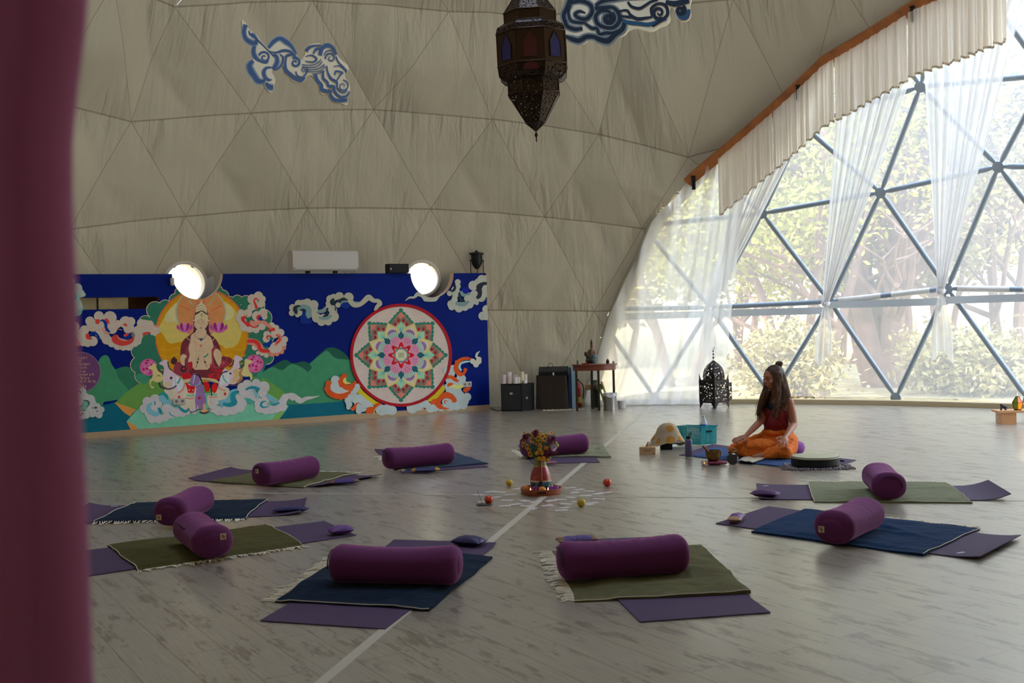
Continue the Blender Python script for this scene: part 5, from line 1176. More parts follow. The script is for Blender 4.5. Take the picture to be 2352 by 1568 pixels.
def bf(x,z,y,kind,r):
    r*=1.25 if kind in('mum','white') else 1.0
    c=Vector((x,y,z)); d=(c-Vector((0,.02,.07))).normalized(); M=d.to_track_quat('Z','Y').to_matrix()
    mb=MB()
    if kind=='daisy':
        for k in range(12):
            a=2*PI*k/12; q=Matrix.Rotation(a,3,'Z'); P=[Vector((r*.2,0,0)),Vector((r*.7,r*.2,.004)),Vector((r,0,0)),Vector((r*.7,-r*.2,.004))]; mb.add([c+M@(q@p) for p in P],[(0,1,2,3)])
        f=mb.build('daisy',YF,bq,smooth=False); m2=MB(); m2.ell(c+d*.003,(r*.26,r*.26,r*.18),10,6,M=M); m2.build('flower_centre',DKC,f)
    elif kind=='ball': mb.ell(c,(r,r,r*.85),14,9,M=M); mb.build('button_flower',OF if x<.06 else GF,bq)
    else:
        m_=MF if kind=='mum' else WF
        for j,(n,rr,tz) in enumerate(((16,1,.1),(14,.8,.4),(11,.58,.7),(7,.35,1.0))):
            for k in range(n):
                a=2*PI*(k+.5*j)/n; q=Matrix.Rotation(a,3,'Z'); e=Vector((math.cos(tz)*rr*r,0,math.sin(tz)*r*.7+.002*j)); w_=r*.17
                mb.add([c+M@(q@p) for p in (Vector((0,0,.001*j)),e*.6+Vector((0,w_,0)),e,e*.6-Vector((0,w_,0)))],[(0,1,2,3)])
        mb.ell(c,(r*.55,r*.55,r*.4),10,6,M=M); mb.build('chrysanthemum',m_,bq,smooth=False)
# (x right, z up) in metres read against the vase; y toward camera negative
for x,z,k,r in ((-.105,.155,'mum',.036),(-.03,.19,'mum',.03),(.085,.135,'mum',.04),(.055,.035,'mum',.042),(.10,.085,'white',.035),(.12,.03,'mum',.022),(-.06,.14,'daisy',.026),(-.03,.165,'daisy',.028),(-.01,.15,'daisy',.026),(.02,.165,'daisy',.03),(.05,.17,'daisy',.026),(-.12,.13,'daisy',.024),(-.115,.19,'daisy',.02),(-.13,.1,'daisy',.02),(-.10,.09,'daisy',.026),(-.075,.03,'daisy',.024),(-.085,.06,'daisy',.022),(-.055,.19,'daisy',.022),(.09,.185,'daisy',.022),(.0,.13,'daisy',.024),(-.03,.12,'daisy',.02),(.035,.145,'daisy',.024),(-.07,.17,'daisy',.022),(-.01,.195,'daisy',.02),(0,.095,'ball',.018),(-.005,.068,'ball',.018),(-.025,.04,'ball',.018),(.012,.042,'ball',.018),(.045,.075,'ball',.021),(.02,.0,'ball',.02),(-.01,.0,'ball',.019),(.05,-.015,'ball',.017),(.13,.09,'ball',.016),(.12,.11,'ball',.014),(.068,.0,'ball',.015)):
    bf(x,z,-.10+.35*abs(x)+ (.02 if z>.15 else 0),k,r)
# things on the tray
def rose(loc,s,label,m,name='chrysanthemum_head',grp='purple blossoms on the tray'):
    mb=MB(); rr=random.Random(int(s*9999)+len(label))
    for j in range(46):
        th=math.acos(1-1.2*rr.random()); a=rr.uniform(0,6.28); d=Vector((math.sin(th)*math.cos(a),math.sin(th)*math.sin(a),math.cos(th))); t1=d.orthogonal().normalized(); c=d*s*.75
        mb.add([c-t1*s*.3,c+d*s*.4-t1*s*.12,c+d*s*.45+t1*s*.12,c+t1*s*.3],[(0,1,2,3)])
    mb.ell((0,0,0),(s*.8,s*.8,s*.7),12,8); zc=s*.57
    mb.v=[Vector((v_.x,v_.y,max(v_.z+zc,0.0))) for v_ in mb.v]; o=mb.build(name,m,smooth=False); o.location=loc; tag(o,label,'flower',grp); return o
PB=mat('purple_blossom',rgb(156,70,140),.7,var=(60,.3)); PB2=mat('violet_blossom',rgb(130,66,168),.7,var=(60,.3))
for dx,dy,s,lb,m_ in ((-.04,-.098,.036,'mauve blossom on the front of the tray, left of the orange',PB),(-.075,-.07,.028,'mauve blossom beside the left candle on the tray',PB),(.075,-.092,.032,'violet blossom right of the front candle on the tray',PB2),(.108,-.045,.034,'violet blossom at the right rim of the tray',PB2),(-.1,.06,.028,'small mauve blossom behind the left side of the vase',PB),(.1,.025,.026,'small violet blossom behind the right side of the vase',PB2)): rose(VP+Vector((dx,dy,.0105)),s,lb,m_)
ORM=mat('orange_peel',rgb(222,128,24),.5,bump=(90,.3,.002))
def fruit(loc,r,m,label,cat,name,sq=.94,stem=True,grp=None):
    mb=MB(); mb.lathe([(max(r*math.sin(PI*i/16),.0006),r*sq-r*sq*math.cos(PI*i/16)-(.07*r*math.exp(-((16-i)/1.2)**2))) for i in range(17)],24); o=thing(name,label,cat,loc,group=grp); mb.build('flesh',m,o,angle=180)
    if stem: mb=MB(); mb.ell((0,0,2*r*sq-.004),(.004,.004,.003),8,5); mb.build('stem_scar',mat('green_stem',rgb(70,90,30),.8),o)
    return o
fruit(VP+Vector((.004,-.112,.0105)),.032,ORM,'orange fruit at the front centre of the tray','orange','orange',grp='oranges on the tray'); fruit(VP+Vector((-.112,-.02,.0105)),.030,ORM,'orange fruit at the left rim of the tray','orange','orange',grp='oranges on the tray'); fruit(VP+Vector((.115,.02,.0105)),.026,ORM,'orange fruit at the right rim of the tray, mostly hidden by violet blossom','orange','orange',grp='oranges on the tray')
WAX=mat('white_wax',rgb(236,226,214),.5); FLM=mat('candle_flame',(1,.5,.12,1),.5,emit=(1,.42,.10,1),estr=2.2)
for dx,dy,lb in ((-.082,-.108,'lit tea light at the front left of the tray'),(.05,-.122,'lit tea light at the front right of the tray'),(.085,-.02,'lit tea light at the back right of the tray')):
    t=thing('tea_light',lb,'candle',VP+Vector((dx,dy,.0105)),group='lit tea lights on the tray')
    mb=MB(); mb.lathe([(.001,0),(.014,0),(.0145,.026),(.013,.028),(.001,.027)],20,caps=False); mb.build('wax',WAX,t); mb=MB(); mb.lathe([(.0006,.028),(.0035,.033),(.0042,.038),(.002,.047),(.0003,.054)],10); mb.build('flame',FLM,t)
TOM=mat('tomato_skin',rgb(206,56,22),.35,coat=.3); LEM=mat('yellow_fruit_skin',rgb(206,160,30),.45,bump=(70,.3,.002))
fruit(fl(1123,1157),.0325,TOM,'red-orange fruit on the floor left of the tray beside the incense','fruit','tomato',.97,True,'fruits on the floor around the cards'); fruit(fl(1395,1117),.034,TOM,'red-orange fruit on the floor right of the tray','fruit','tomato',.92,True,'fruits on the floor around the cards')
fruit(fl(1170,1116),.027,LEM,'yellow fruit on the floor behind and left of the tray','fruit','lemon',1.0,True,'fruits on the floor around the cards'); fruit(fl(1335,1164),.031,mat('lemon_green',rgb(190,160,36),.45,bump=(70,.3,.002)),'yellow-green fruit on the floor in front and right of the tray','fruit','lemon',1.0,True,'fruits on the floor around the cards')
CARD=mat('white_card',rgb(240,232,226),.5); CARDB=mat('card_print',rgb(206,192,190),.5,var=(60,.2))
cards=[(1190,1122,20),(1150,1130,-15),(1172,1136,5),(1128,1129,12),(1100,1136,-20),(1140,1142,25),(1165,1149,-8),(1185,1158,15),(1160,1162,5),(1208,1162,-12),(1230,1152,8),(1264,1150,18),(1288,1147,-6),(1222,1168,30),(1258,1161,12),(1300,1157,-14),(1298,1166,20),(1326,1152,9),(1310,1142,-18),(1345,1138,6),(1352,1128,-10),(1330,1124,14),(1372,1134,22),(1376,1146,-12),(1392,1131,4),(1350,1158,-24),(1362,1155,16),(1310,1120,8),(1205,1150,-28),(1290,1172,4),(1320,1131,32),(1110,1152,12)]
cp_=None
for i,(x,y,a) in enumerate(cards):
    if cp_ is None:
        cp_=thing('message_card',None,None); mb=MB(); mb.box((0,0,.0008),(.085,.055,.0012)); mb.build('card',CARD,cp_,smooth=False); mb=MB(); mb.box((0,0,.0017),(.074,.044,.0004)); mb.build('print',CARDB,cp_,smooth=False); o=cp_
    else: o=copy_tree(cp_)
    p=fl(x,y); o.location=(p.x,p.y,.0004+.0002*(i%3)); o.rotation_euler=(0,0,R_(a*2.2)); tag(o,'small white card lying flat among the scattered cards around the tray','card','white cards scattered round the tray')
p=fl(1112,1160); t=thing('incense_holder','small dark dish with a leaning incense stick left of the tray','incense holder',p)
mb=MB(); mb.lathe([(.001,0),(.04,0),(.06,.006),(.055,.008),(.035,.004),(.001,.004)],24,sy=.6,caps=False); mb.build('dish',mat('dark_dish',rgb(70,62,50),.5),t); mb=MB(); mb.tube([(-.01,0,.005),(-.045,.02,.10)],.0014,5); mb.build('incense_stick',mat('incense_brown',rgb(90,66,50),.8),t)
# ================= pieces standing on the painted wall =================
def walltop(x,back=0.0): 
    p=onplane(x,628,WA,wn); u=(p-WA0).dot(wd); return uz(u,WH,-back)
wang=math.atan2(wd.y,wd.x)
p=walltop(741,.06); p.z+=.035; t=thing('air_conditioner','white wall air conditioner above the blue painted wall','air conditioner',p,wang)
mb=MB(); mb.prism([(-.0,-.14),(.0,.0),(.02,.0),(.16,.0),(.20,.03),(.21,.24),(.18,.275),(0,.275)][::-1] if False else [(0,0),(.17,0),(.205,.04),(.21,.22),(.19,.265),(.16,.275),(0,.275)],-.475,.475,M=Matrix(((0,0,1),(-1,0,0),(0,1,0)))); mb.build('housing',WHITEP,t,angle=30)
mb=MB(); mb.box((0,-.19,.045),(.90,.035,.05),taper=1); mb.build('air_flap',mat('flap_grey',rgb(200,196,190),.5),t,smooth=False)
for s in (-1,1): mb=MB(); mb.box((s*.2-.03,-.10,-.017),(.05,.06,.034)); mb.build('mounting_foot',BLACK,t,smooth=False)
p=walltop(912,.02); t=thing('black_box_speaker','small black box speaker lying on top of the painted wall','speaker',p,wang)
mb=MB(); mb.box((0,-.02,.068),(.31,.13,.13)); mb.build('cabinet',BLACK,t,smooth=False); mb=MB(); mb.box((0,-.087,.068),(.29,.006,.112)); mb.build('grille',mat('speaker_cloth',(.02,.02,.022,1),.9,bump=(300,.6,.002)),t,smooth=False); mb=MB(); mb.box((-.125,-.091,.06),(.018,.003,.026)); mb.build('badge',WHITEP,t,smooth=False)
p=walltop(1096,-.0); t=thing('stage_light','black stage spotlight standing on the right end of the painted wall','stage light',p,wang)
MET=mat('black_metal',(.015,.015,.016,1),.4,metal=.5)
mb=MB(); mb.lathe([(.001,.055),(.022,.06),(.05,.09),(.078,.14),(.085,.2),(.083,.27),(.092,.275),(.095,.295),(.088,.30),(.02,.315),(.02,.335),(.001,.337)],24,caps=False); mb.build('lamp_can',MET,t)
mb=MB(); mb.lathe([(.096,.27),(.101,.272),(.101,.298),(.096,.30)],24); mb.build('front_ring',MET,t)
for s in (-1,1):
    mb=MB(); mb.tube([(s*.098,0,.30),(s*.125,0,.285)],.009,8); mb.tube([(s*.09,0,.19),(s*.115,0,.18)],.012,8); mb.build('knob',MET,t)
    mb=MB(); mb.tube([(s*.105,0,.185),(s*.108,0,.0)],.006,6); mb.build('yoke_arm',MET,t)
mb=MB(); mb.tube([(0,0,.06),(.006,.0,.02),(0,.02,.0)],.005,6); mb.build('cable_tail',BLACK,t)
def onwall(name,label,cat,x,y,w,h,d,m,extra=None):
    u,z=wpt(x,y); t=thing(name,label,cat,uz(u,z,.014),wang); mb=MB(); mb.box((0,-d/2,0),(w,d,h)); ob=mb.build('plate' if extra!='pill' else 'case',m,t,smooth=False)
    if extra=='pill': bv=ob.modifiers.new('b','BEVEL'); bv.width=.02; bv.segments=4
    if isinstance(extra,int):
        for k in range(extra):
            xx=(k-(extra-1)/2)*w/extra; f=MB(); f.lathe([(.001,0),(.017,0),(.019,.003)],16,(xx,-d-.001,0),M=Matrix.Rotation(PI/2,3,'X'),caps=True); so_=f.build('socket',mat('socket_grey',rgb(120,112,106),.5),t)
    return t
onwall('motion_sensor','small white sensor on the wall beside the left round window','sensor',394,647,.05,.105,.05,WHITEP,'pill')
onwall('power_outlet','white double power outlet on the mural under the left horse','power outlet',411,921,.155,.075,.012,WHITEP,2)
onwall('power_outlet','white double power outlet low on the right end of the mural','power outlet',1071,882,.15,.075,.012,WHITEP,2)
# ================= back corner =================
def bx_(name,m,t,c,d,rz=0,bev=0): 
    mb=MB(); mb.box(c,d,rz); o=mb.build(name,m,t,smooth=False)
    if bev: b=o.modifiers.new('b','BEVEL'); b.width=bev; b.segments=2
    return o
p=fl(1188,944); t=thing('floor_speaker','black floor speaker beside the right end of the mural, candles on it','speaker',(p.x,p.y+.12,0),R_(-18))
mb=MB(); mb.prism([(-.20,-.13),(.12,-.13),(.22,.02),(.22,.16),(-.20,.16)],0,.40); mb.build('cabinet',BLACK,t,angle=20,smooth=False)
bx_('grille',mat('steel_grille',(.02,.02,.02,1),.6,bump=(260,.8,.003)),t,(-.04,-.133,.2),(.29,.006,.36)); bx_('badge',WHITEP,t,(-.04,-.138,.26),(.04,.004,.03)); bx_('corner_plate',WHITEP,t,(.172,-.06,.19),(.02,.012,.03))
for k,(x,y,h,r,lb) in enumerate(((-.17,-.08,.135,.035,'tall pinkish candle at the left front of the speaker'),(-.12,.03,.165,.036,'tallest white candle at the back left of the speaker'),(-.085,-.06,.10,.038,'short pink candle second from left on the speaker'),(-.03,.05,.12,.034,'white candle in the middle of the back of the speaker'),(0.0,-.05,.095,.036,'short white candle in the middle front of the speaker'),(.04,-.03,.095,.03,'short white candle touching the middle one on the speaker'),(.085,.0,.17,.036,'tall cream candle right of centre on the speaker'),(.125,.06,.13,.024,'slim white candle at the back right of the speaker'),(.14,-.03,.045,.026,'low white candle at the right edge of the speaker'))):
    cm=[mat('pink_wax',rgb(226,200,196),.6),mat('white_wax2',rgb(230,222,214),.6),mat('cream_wax',rgb(226,206,168),.6)][0 if k in (0,2) else 2 if k==6 else 1]
    q=Vector((x,y,.4005)); q.rotate(Matrix.Rotation(R_(-18),3,'Z')); c=thing('pillar_candle',lb,'candle',t.location+q,group='pillar candles on the floor speaker')
    mb=MB(); mb.lathe([(.001,0),(r,0),(r,h-.004),(r-.004,h),(r*.5,h-.004),(.001,h-.005)],20,caps=False); mb.build('wax',cm,c); mb=MB(); mb.tube([(0,0,h-.006),(.002,0,h+.006)],.0015,5); mb.build('wick',BLACK,c)
# covered cabinet + mixer
p=fl(1270,939); cb=(p.x,p.y+.16,0)
BRC=mat('dark_brown_cloth',rgb(58,46,36),.95,bump=(40,.5,.01)); t=thing('covered_cabinet','cabinet hidden under a dark brown cloth, mixer on top','cabinet',cb,R_(-3))
def cov(u,v):
    a=u*2*PI; x=.225*max(-1,min(1,1.35*math.cos(a))); y=.17*max(-1,min(1,1.35*math.sin(a))); k=1+.03*math.sin(a*9)*(1-v)+.02*math.sin(a*17)*(1-v)
    return Vector((x*k*(1+.05*(1-v)),y*k*(1+.05*(1-v)),.003+v*.49))
mb=MB(); mb.grid(cov,96,12); n=len(mb.v); mb.add([Vector((.225*a,.17*b,.493)) for a,b in ((-1,-1),(1,-1),(1,1),(-1,1))],[(0,1,2,3)]); mb.build('cloth_cover',BRC,t,angle=60)
bx_('cabinet_body',BLACK,t,(0,0,.245),(.40,.30,.47))
m_=thing('audio_mixer','black audio mixer with knobs on the cloth-covered cabinet','mixer',(cb[0]+.03,cb[1],.496),R_(-3))
mb=MB(); mb.prism([(-.15,0),(.15,0),(.15,.12),(-.15,.05)],-.22,.22,M=Matrix(((0,0,1),(1,0,0),(0,1,0)))); mb.build('console',BLACK,m_,smooth=False)
for j in range(3):
    mb=MB()
    for i in range(12): mb.lathe([(.006,0),(.005,.012)],8,(-.19+i*.034,-.08+j*.07,.068+j*.0165))
    mb.build('knob_row',mat('grey_knob',rgb(120,124,128),.5),m_)
bx_('end_cheek',mat('grey_cheek',rgb(110,110,104),.6),m_,(.225,0,.05),(.012,.28,.09))
c_l=thing('glass_jar_lamp','small white candle in a glass on the edge of the covered cabinet','candle holder',(cb[0]+.02,cb[1]-.1505,.4935)); mb=MB(); mb.lathe([(.001,0),(.012,0),(.012,.045),(.001,.046)],14,caps=False); mb.build('wax',WAX,c_l); mb=MB(); mb.lathe([(.014,0),(.03,.004),(.032,.008),(.014,.01)],18); mb.build('saucer',mat('dim_glass',rgb(150,140,140),.2),c_l)
mb=MB(); mb.tube(cr([(-.10,0,.08),(-.06,0,.17),(-.02,0,.165),(.0,0,.10)],6),.004,6); gx=mb.build('goose_neck',BLACK,m_)
# folded foam panels behind the cabinet
p=fl(1312,938); t=thing('foam_panels','pale blue and navy foam panels standing on edge behind the table','foam panel',(p.x+.03,p.y+.25,0),R_(8))
bx_('pale_blue_panel',mat('pale_blue_foam',rgb(140,166,176),.8),t,(.02,0,.30),(.09,.24,.60)); bx_('navy_panel',mat('navy_foam',rgb(22,40,70),.8),t,(-.055,.0,.27),(.04,.24,.54))
# oval side table
p=fl(1368,941); tb=Vector((p.x,p.y+.02,0)); WD=mat('red_brown_wood',rgb(116,54,34),.35,coat=.3,var=(5,.2)); DW=mat('dark_leg_wood',rgb(52,30,24),.4)
t=thing('side_table','small oval red-brown table on slim dark legs, statue on top','table',tb)
mb=MB(); mb.lathe([(.001,.645),(.325,.645),(.332,.650),(.332,.660),(.325,.665),(.001,.665)],48,sy=.62,caps=False); mb.build('tabletop',WD,t); mb=MB(); mb.lathe([(.30,.575),(.31,.575),(.312,.645),(.30,.645)],48,sy=.60); mb.build('apron',WD,t)
for x,y in ((-.27,-.07),(.04,-.185),(.27,-.04),(-.03,.16)):
    mb=MB(); mb.box((x,y,.29),(.032,.032,.58)); ob=mb.build('leg',DW,t,smooth=False)
def onT(px,yo=0): q=at(px,835,tb.y+yo); return Vector((q.x,tb.y+yo,.6655))
# statue: seated figure with a high topknot
s0=onT(1359,.0); t=thing('statuette','dark figurine of a seated figure with high topknot on the oval table','statue',s0)
STD=mat('dark_bronze_patina',rgb(62,60,54),.5,metal=.4,var=(30,.4)); STB=mat('grey_blue_stone',rgb(96,112,116),.6,var=(30,.3)); STC=mat('brown_patina',rgb(110,78,58),.5,metal=.2)
mb=MB(); mb.ell((0,0,.03),(.085,.06,.03),16,8); mb.ell((-.02,0,.09),(.06,.05,.06),16,8); mb.chain([(-.06,-.03,.05),(.0,-.05,.06),(.06,-.02,.05)],[.03,.035,.028]); b1=mb.build('robe',STD,t)
mb=MB(); mb.ell((.045,-.03,.10),(.045,.04,.04),14,8); mb.chain([(.04,-.03,.03),(.05,-.03,.10)],[.04,.035]); mb.build('side_drape',STB,t)
mb=MB(); mb.chain([(-.01,0,.11),(.0,0,.19),(.005,0,.225)],[.035,.036,.016]); mb.ell((.005,-.002,.255),(.022,.022,.028),14,10); mb.chain([(-.03,0,.195),(-.065,-.01,.15),(-.05,-.03,.12)],[.014,.012,.01]); mb.chain([(.03,0,.195),(.05,-.01,.15),(.04,-.03,.12)],[.014,.012,.01]); mb.build('torso_and_head',STC,t)
mb=MB(); mb.lathe([(.018,.272),(.014,.29),(.02,.30),(.012,.32),(.015,.33),(.002,.36)],14,(.005,0,0)); mb.build('topknot',STD,t); mb=MB(); mb.ell((-.085,0,.145),(.02,.014,.035),10,8); mb.build('flame_ornament',STD,t)
t=thing('incense_burner','small dark cone-shaped burner at the right of the oval table','incense burner',onT(1396,-.05)); mb=MB(); mb.lathe([(.02,0),(.026,.02),(.024,.035),(.026,.04),(.012,.06),(.002,.075)],16); mb.build('body',mat('dark_iron',rgb(36,30,28),.5),t)
for px,lb,col,hh in ((1327,'tiny clear glass at the left end of the oval table',rgb(170,160,150),.055),(1409,'tiny clear glass at the right end of the oval table',rgb(170,160,150),.03)):
    t=thing('small_glass',lb,'glass',onT(px,-.0)); mb=MB(); mb.lathe([(.014,0),(.018,hh),(.016,hh),(.013,.003)],14,caps=False); mb.build('glass_body',mat('cloudy_glass',col,.2,trans=.6),t)
t=thing('offering_plate','low red and white dish left of the statuette on the oval table','plate',onT(1345,-.09)); mb=MB(); mb.lathe([(.001,0),(.05,0),(.062,.014),(.058,.014),(.045,.004),(.001,.004)],20,caps=False,sy=.7); mb.build('dish',mat('red_dish',rgb(150,50,30),.5),t); mb=MB(); mb.ell((0,0,.012),(.03,.02,.01),12,6); mb.build('petals',mat('red_petal',rgb(176,40,20),.7),t)
t=thing('scarf_strip','strip of white lace in front of the statuette','cloth',onT(1372,-.11)); mb=MB(); mb.grid(lambda u,v:Vector(((u-.5)*.2,(v-.5)*.05,.004+.002*math.sin(u*40))),20,3,.003); mb.build('lace',mat('white_lace',rgb(214,204,196),.8),t)
# under the table
p=fl(1369,936); t=thing('green_crate','dark green box on the floor under the oval table','box',(p.x,p.y+.12,0),R_(6)); bx_('body',mat('dark_green_card',rgb(20,62,36),.6),t,(0,0,.13),(.11,.16,.26)); bx_('lid_flap',mat('dark_green_card',rgb(20,62,36),.6),t,(0,.085,.33),(.10,.012,.14))
t2=thing('carton','brown carton on the dark green box under the table','box',(p.x-.05,p.y+.10,.2605),R_(-8)); bx_('body',mat('kraft_card',rgb(166,136,100),.8),t2,(-.03,0,.04),(.13,.12,.078))
t2=thing('tissue_pack','white paper pack on the dark green box, right of the carton','box',(p.x+.055,p.y+.10,.2605),R_(8)); bx_('body',mat('white_card2',rgb(206,190,178),.8),t2,(0,0,.045),(.09,.12,.09))
p=fl(1385,938)
for dx,lb,c1,c2,gap in ((.0,'leaning book with a lime green stripe under the table, left of the metal can',rgb(190,196,130),rgb(40,120,40),0),(.06,'pale leaning book behind the metal can',rgb(206,200,170),rgb(190,180,40),.03)):
    t=thing('leaning_book',lb,'book',(p.x+dx,p.y+.19,.0),R_(0),'books leaning under the oval table'); M=Matrix.Rotation(R_(-17),3,'Y')
    mb=MB(); mb.box((.0,0,0),(.022,.15,.40)); 
    for v in mb.v: v.rotate(M)
    zz=min(v.z for v in mb.v); mb.v=[Vector((v.x,v.y,v.z-zz)) for v in mb.v]; mb.build('cover',mat('book_%s'%('a' if dx==0 else 'b'),c1,.6),t,smooth=False)
    mb=MB(); mb.box((.0,-.0765,0),(.010,.003,.40))
    for v in mb.v: v.rotate(M)
    mb.v=[Vector((v.x,v.y,v.z-zz)) for v in mb.v]; mb.build('stripe',mat('stripe_%s'%('a' if dx==0 else 'b'),c2,.6),t,smooth=False)
p=fl(1402,942); t=thing('metal_can','shiny metal can lined with a plastic bag under the right table leg','can',(p.x,p.y-.0,0)); TIN=mat('tin',rgb(170,166,162),.28,metal=.9)
mb=MB(); mb.lathe([(.09,0),(.094,.004),(.094,.235),(.097,.24),(.09,.24),(.088,.01)],32,caps=True); mb.build('can_body',TIN,t)
mb=MB(); mb.grid(lambda u,v:Vector(((.0975+.006*math.sin(u*40)+.004*v)*math.cos(u*2*PI),(.0975+.006*math.sin(u*40)+.004*v)*math.sin(u*2*PI),.20+.05*(1-v) if v<.6 else .20+.05*(1-v)+.01*math.sin(u*23))),72,4); mb.build('bag_rim',mat('clear_bag',rgb(216,214,212),.4),t)
p=fl(1429,937); t=thing('plastic_tub','white translucent plastic tub beside the metal can','tub',(p.x,p.y+.05,0)); mb=MB(); mb.lathe([(.055,0),(.066,.10),(.070,.102),(.070,.108),(.001,.108)],28); mb.build('tub_body',mat('milky_plastic',rgb(214,204,204),.4),t)
p=fl(1326,938); t=thing('fire_extinguisher','red fire extinguisher half hidden behind the left leg of the oval table','fire extinguisher',(p.x+.03,p.y+.35,0)); mb=MB(); mb.lathe([(.05,0),(.055,.01),(.055,.30),(.04,.34),(.018,.36),(.018,.38)],20); mb.build('cylinder',mat('red_enamel',rgb(170,34,24),.35),t); mb=MB(); mb.box((0,0,.40),(.05,.02,.03)); mb.tube(cr([(.02,0,.39),(.09,0,.30),(.08,-.01,.12)],5),.008,6); mb.build('valve_and_hose',BLACK,t); mb=MB(); mb.lathe([(.0556,.06),(.0556,.15)],20,caps=False); mb.build('yellow_label',mat('yellow_label',rgb(206,176,60),.6),t)
# floor clutter and cables
for pts,lb in (([(1128,938),(1134,941),(1145,944),(1152,941),(1160,943)],'thin black cable on the floor between mural and speaker'),([(1222,925),(1228,938),(1236,942),(1242,946)],'pale thin cable between the speaker and the covered cabinet'),([(1330,915),(1338,931),(1330,941),(1326,945)],'thin dark cable looping under the oval table')):
    P=[fl(*q) if q[1]>930 else fl(q[0],932) for q in pts]; P=[Vector((q.x,q.y,.006+.0*i)) for i,q in enumerate(P)]; c0=P[0].copy(); c0.z=0
    mb=MB(); mb.tube(cr([q-c0 for q in P],6),.005,6); o=mb.build('cable',BLACK if 'black' in lb or 'dark' in lb else mat('pale_cable',rgb(190,180,160),.6)); o.location=c0; tag(o,lb,'cable')
p=fl(1290,941); mb=MB(); rr=random.Random(5)
def scrap(u,v): return Vector(((u-.5)*.62,(v-.5)*.07*(1+.6*math.sin(u*17)),.003+.014*abs(math.sin(u*31))*math.sin(PI*v)))
mb.grid(scrap,60,6,.002); o=mb.build('crumpled_cloth_strip',mat('offwhite_cloth',rgb(206,192,166),.9)); o.location=(p.x+.02,p.y-.06,.0005); tag(o,'crumpled off-white cloth strip on the floor in front of the covered cabinet','cloth')
# ================= standing pierced lantern =================
def pierced(name,col,scale,thr,metal=.6,rough=.5):
    m=bpy.data.materials.new(name); m.use_nodes=True; N,L=m.node_tree.nodes,m.node_tree.links; b=N['Principled BSDF']; b.inputs['Base Color'].default_value=col; b.inputs['Metallic'].default_value=metal; b.inputs['Roughness'].default_value=rough
    tc=N.new('ShaderNodeTexCoord'); v=N.new('ShaderNodeTexVoronoi'); v.inputs['Scale'].default_value=scale; v.feature='F1'; L.new(tc.outputs['Object'],v.inputs['Vector'])
    mt=N.new('ShaderNodeMath'); mt.operation='GREATER_THAN'; mt.inputs[1].default_value=thr; L.new(v.outputs['Distance'],mt.inputs[0]); L.new(mt.outputs[0],b.inputs['Alpha']); return m
PIR=pierced('pierced_iron',rgb(52,44,42),34,.40); IRON=mat('dark_iron2',rgb(40,34,34),.5,metal=.5)
p=fl(1641,936); t=thing('pierced_lantern','tall dark pierced-metal lantern standing on the floor before the wide sheer','lantern',p,R_(0))
S=.143; RZ=R_(38)
def fq(k,z0,z1,s=S,off=0,x0=-1,x1=1): # side k
    M=Matrix.Rotation(RZ+k*PI/2,3,'Z'); return [M@Vector((x0*s,-s-off,z0)),M@Vector((x1*s,-s-off,z0)),M@Vector((x1*s,-s-off,z1)),M@Vector((x0*s,-s-off,z1))]
for k in range(4):
    if k!=1 or True:
        mb=MB(); mb.add(fq(k,.085,.385),[(0,1,2,3)]); mb.build('pierced_panel',PIR,t,smooth=False)
for z,h,s in ((.085,.02,S+.004),(.385,.03,S+.008)):
    mb=MB(); mb.box((0,0,z),(2*s,2*s,h),RZ); mb.build('band',IRON,t,smooth=False)
for k in range(4):
    M=Matrix.Rotation(RZ+k*PI/2,3,'Z'); c=M@Vector((S,S,0))
    mb=MB(); mb.box((c.x,c.y,.235),(.014,.014,.30),RZ); mb.build('corner_post',IRON,t,smooth=False)
    mb=MB()
    a=M@Vector((S+.004,S+.004,0)); b1=M@Vector((S-.07,S+.004,0)); b2=M@Vector((S+.004,S-.07,0)); U=Vector((0,0,1))
    mb.add([a,a+U*.08,b1+U*.08,M@Vector((S-.012,S+.004,0))],[(0,1,2,3)]); mb.add([a,a+U*.08,b2+U*.08,M@Vector((S+.004,S-.012,0))],[(0,1,2,3)]); mb.v=[v+Vector((0,0,.0005)) for v in mb.v]; mb.build('foot',IRON,t,smooth=False,fix=False)
    mb=MB(); mb.add([a+U*.40,b1*1.0+U*.40+(a-b1)*.45,a+U*.50,],[(0,1,2)]); mb.add([a+U*.40,b2+U*.40+(a-b2)*.45,a+U*.50],[(0,1,2)]); mb.build('corner_spike',IRON,t,smooth=False,fix=False)
dm=[(.118,.40),(.119,.46),(.112,.52),(.092,.575),(.060,.62),(.025,.655),(.006,.675)]
mb=MB(); mb.lathe([(r*1.25,z) for r,z in dm],8,rot=RZ+PI/8+.35,caps=False); mb.build('dome',PIR,t,smooth=False)
mb=MB()
for i in range(8):
    a=RZ+PI/8+.35+i*PI/4; mb.tube([Vector((r*1.255*math.cos(a),r*1.255*math.sin(a),z)) for r,z in dm],.004,5)
mb.build('dome_ribs',IRON,t)
mb=MB(); mb.tube([(0,0,.67),(0,0,.825)],.003,6)
mb.build('rod',IRON,t)
for z,r in ((.715,.020),(.765,.018),(.81,.015)):
    mb=MB(); mb.lathe([(.002,z-r),(r,z),(.002,z+r)],4,rot=PI/4); mb.build('bead',IRON,t,smooth=False)
mb=MB(); mb.tube(cr([(0,0,.82),(.0,0,.845),(.014,0,.862),(.024,0,.85),(.016,0,.838),(.010,0,.846)],5),.0025,5); mb.build('hook',IRON,t)
mb=MB(); M=Matrix.Rotation(RZ,3,'Z'); a=M@Vector((S,-S,0)); 
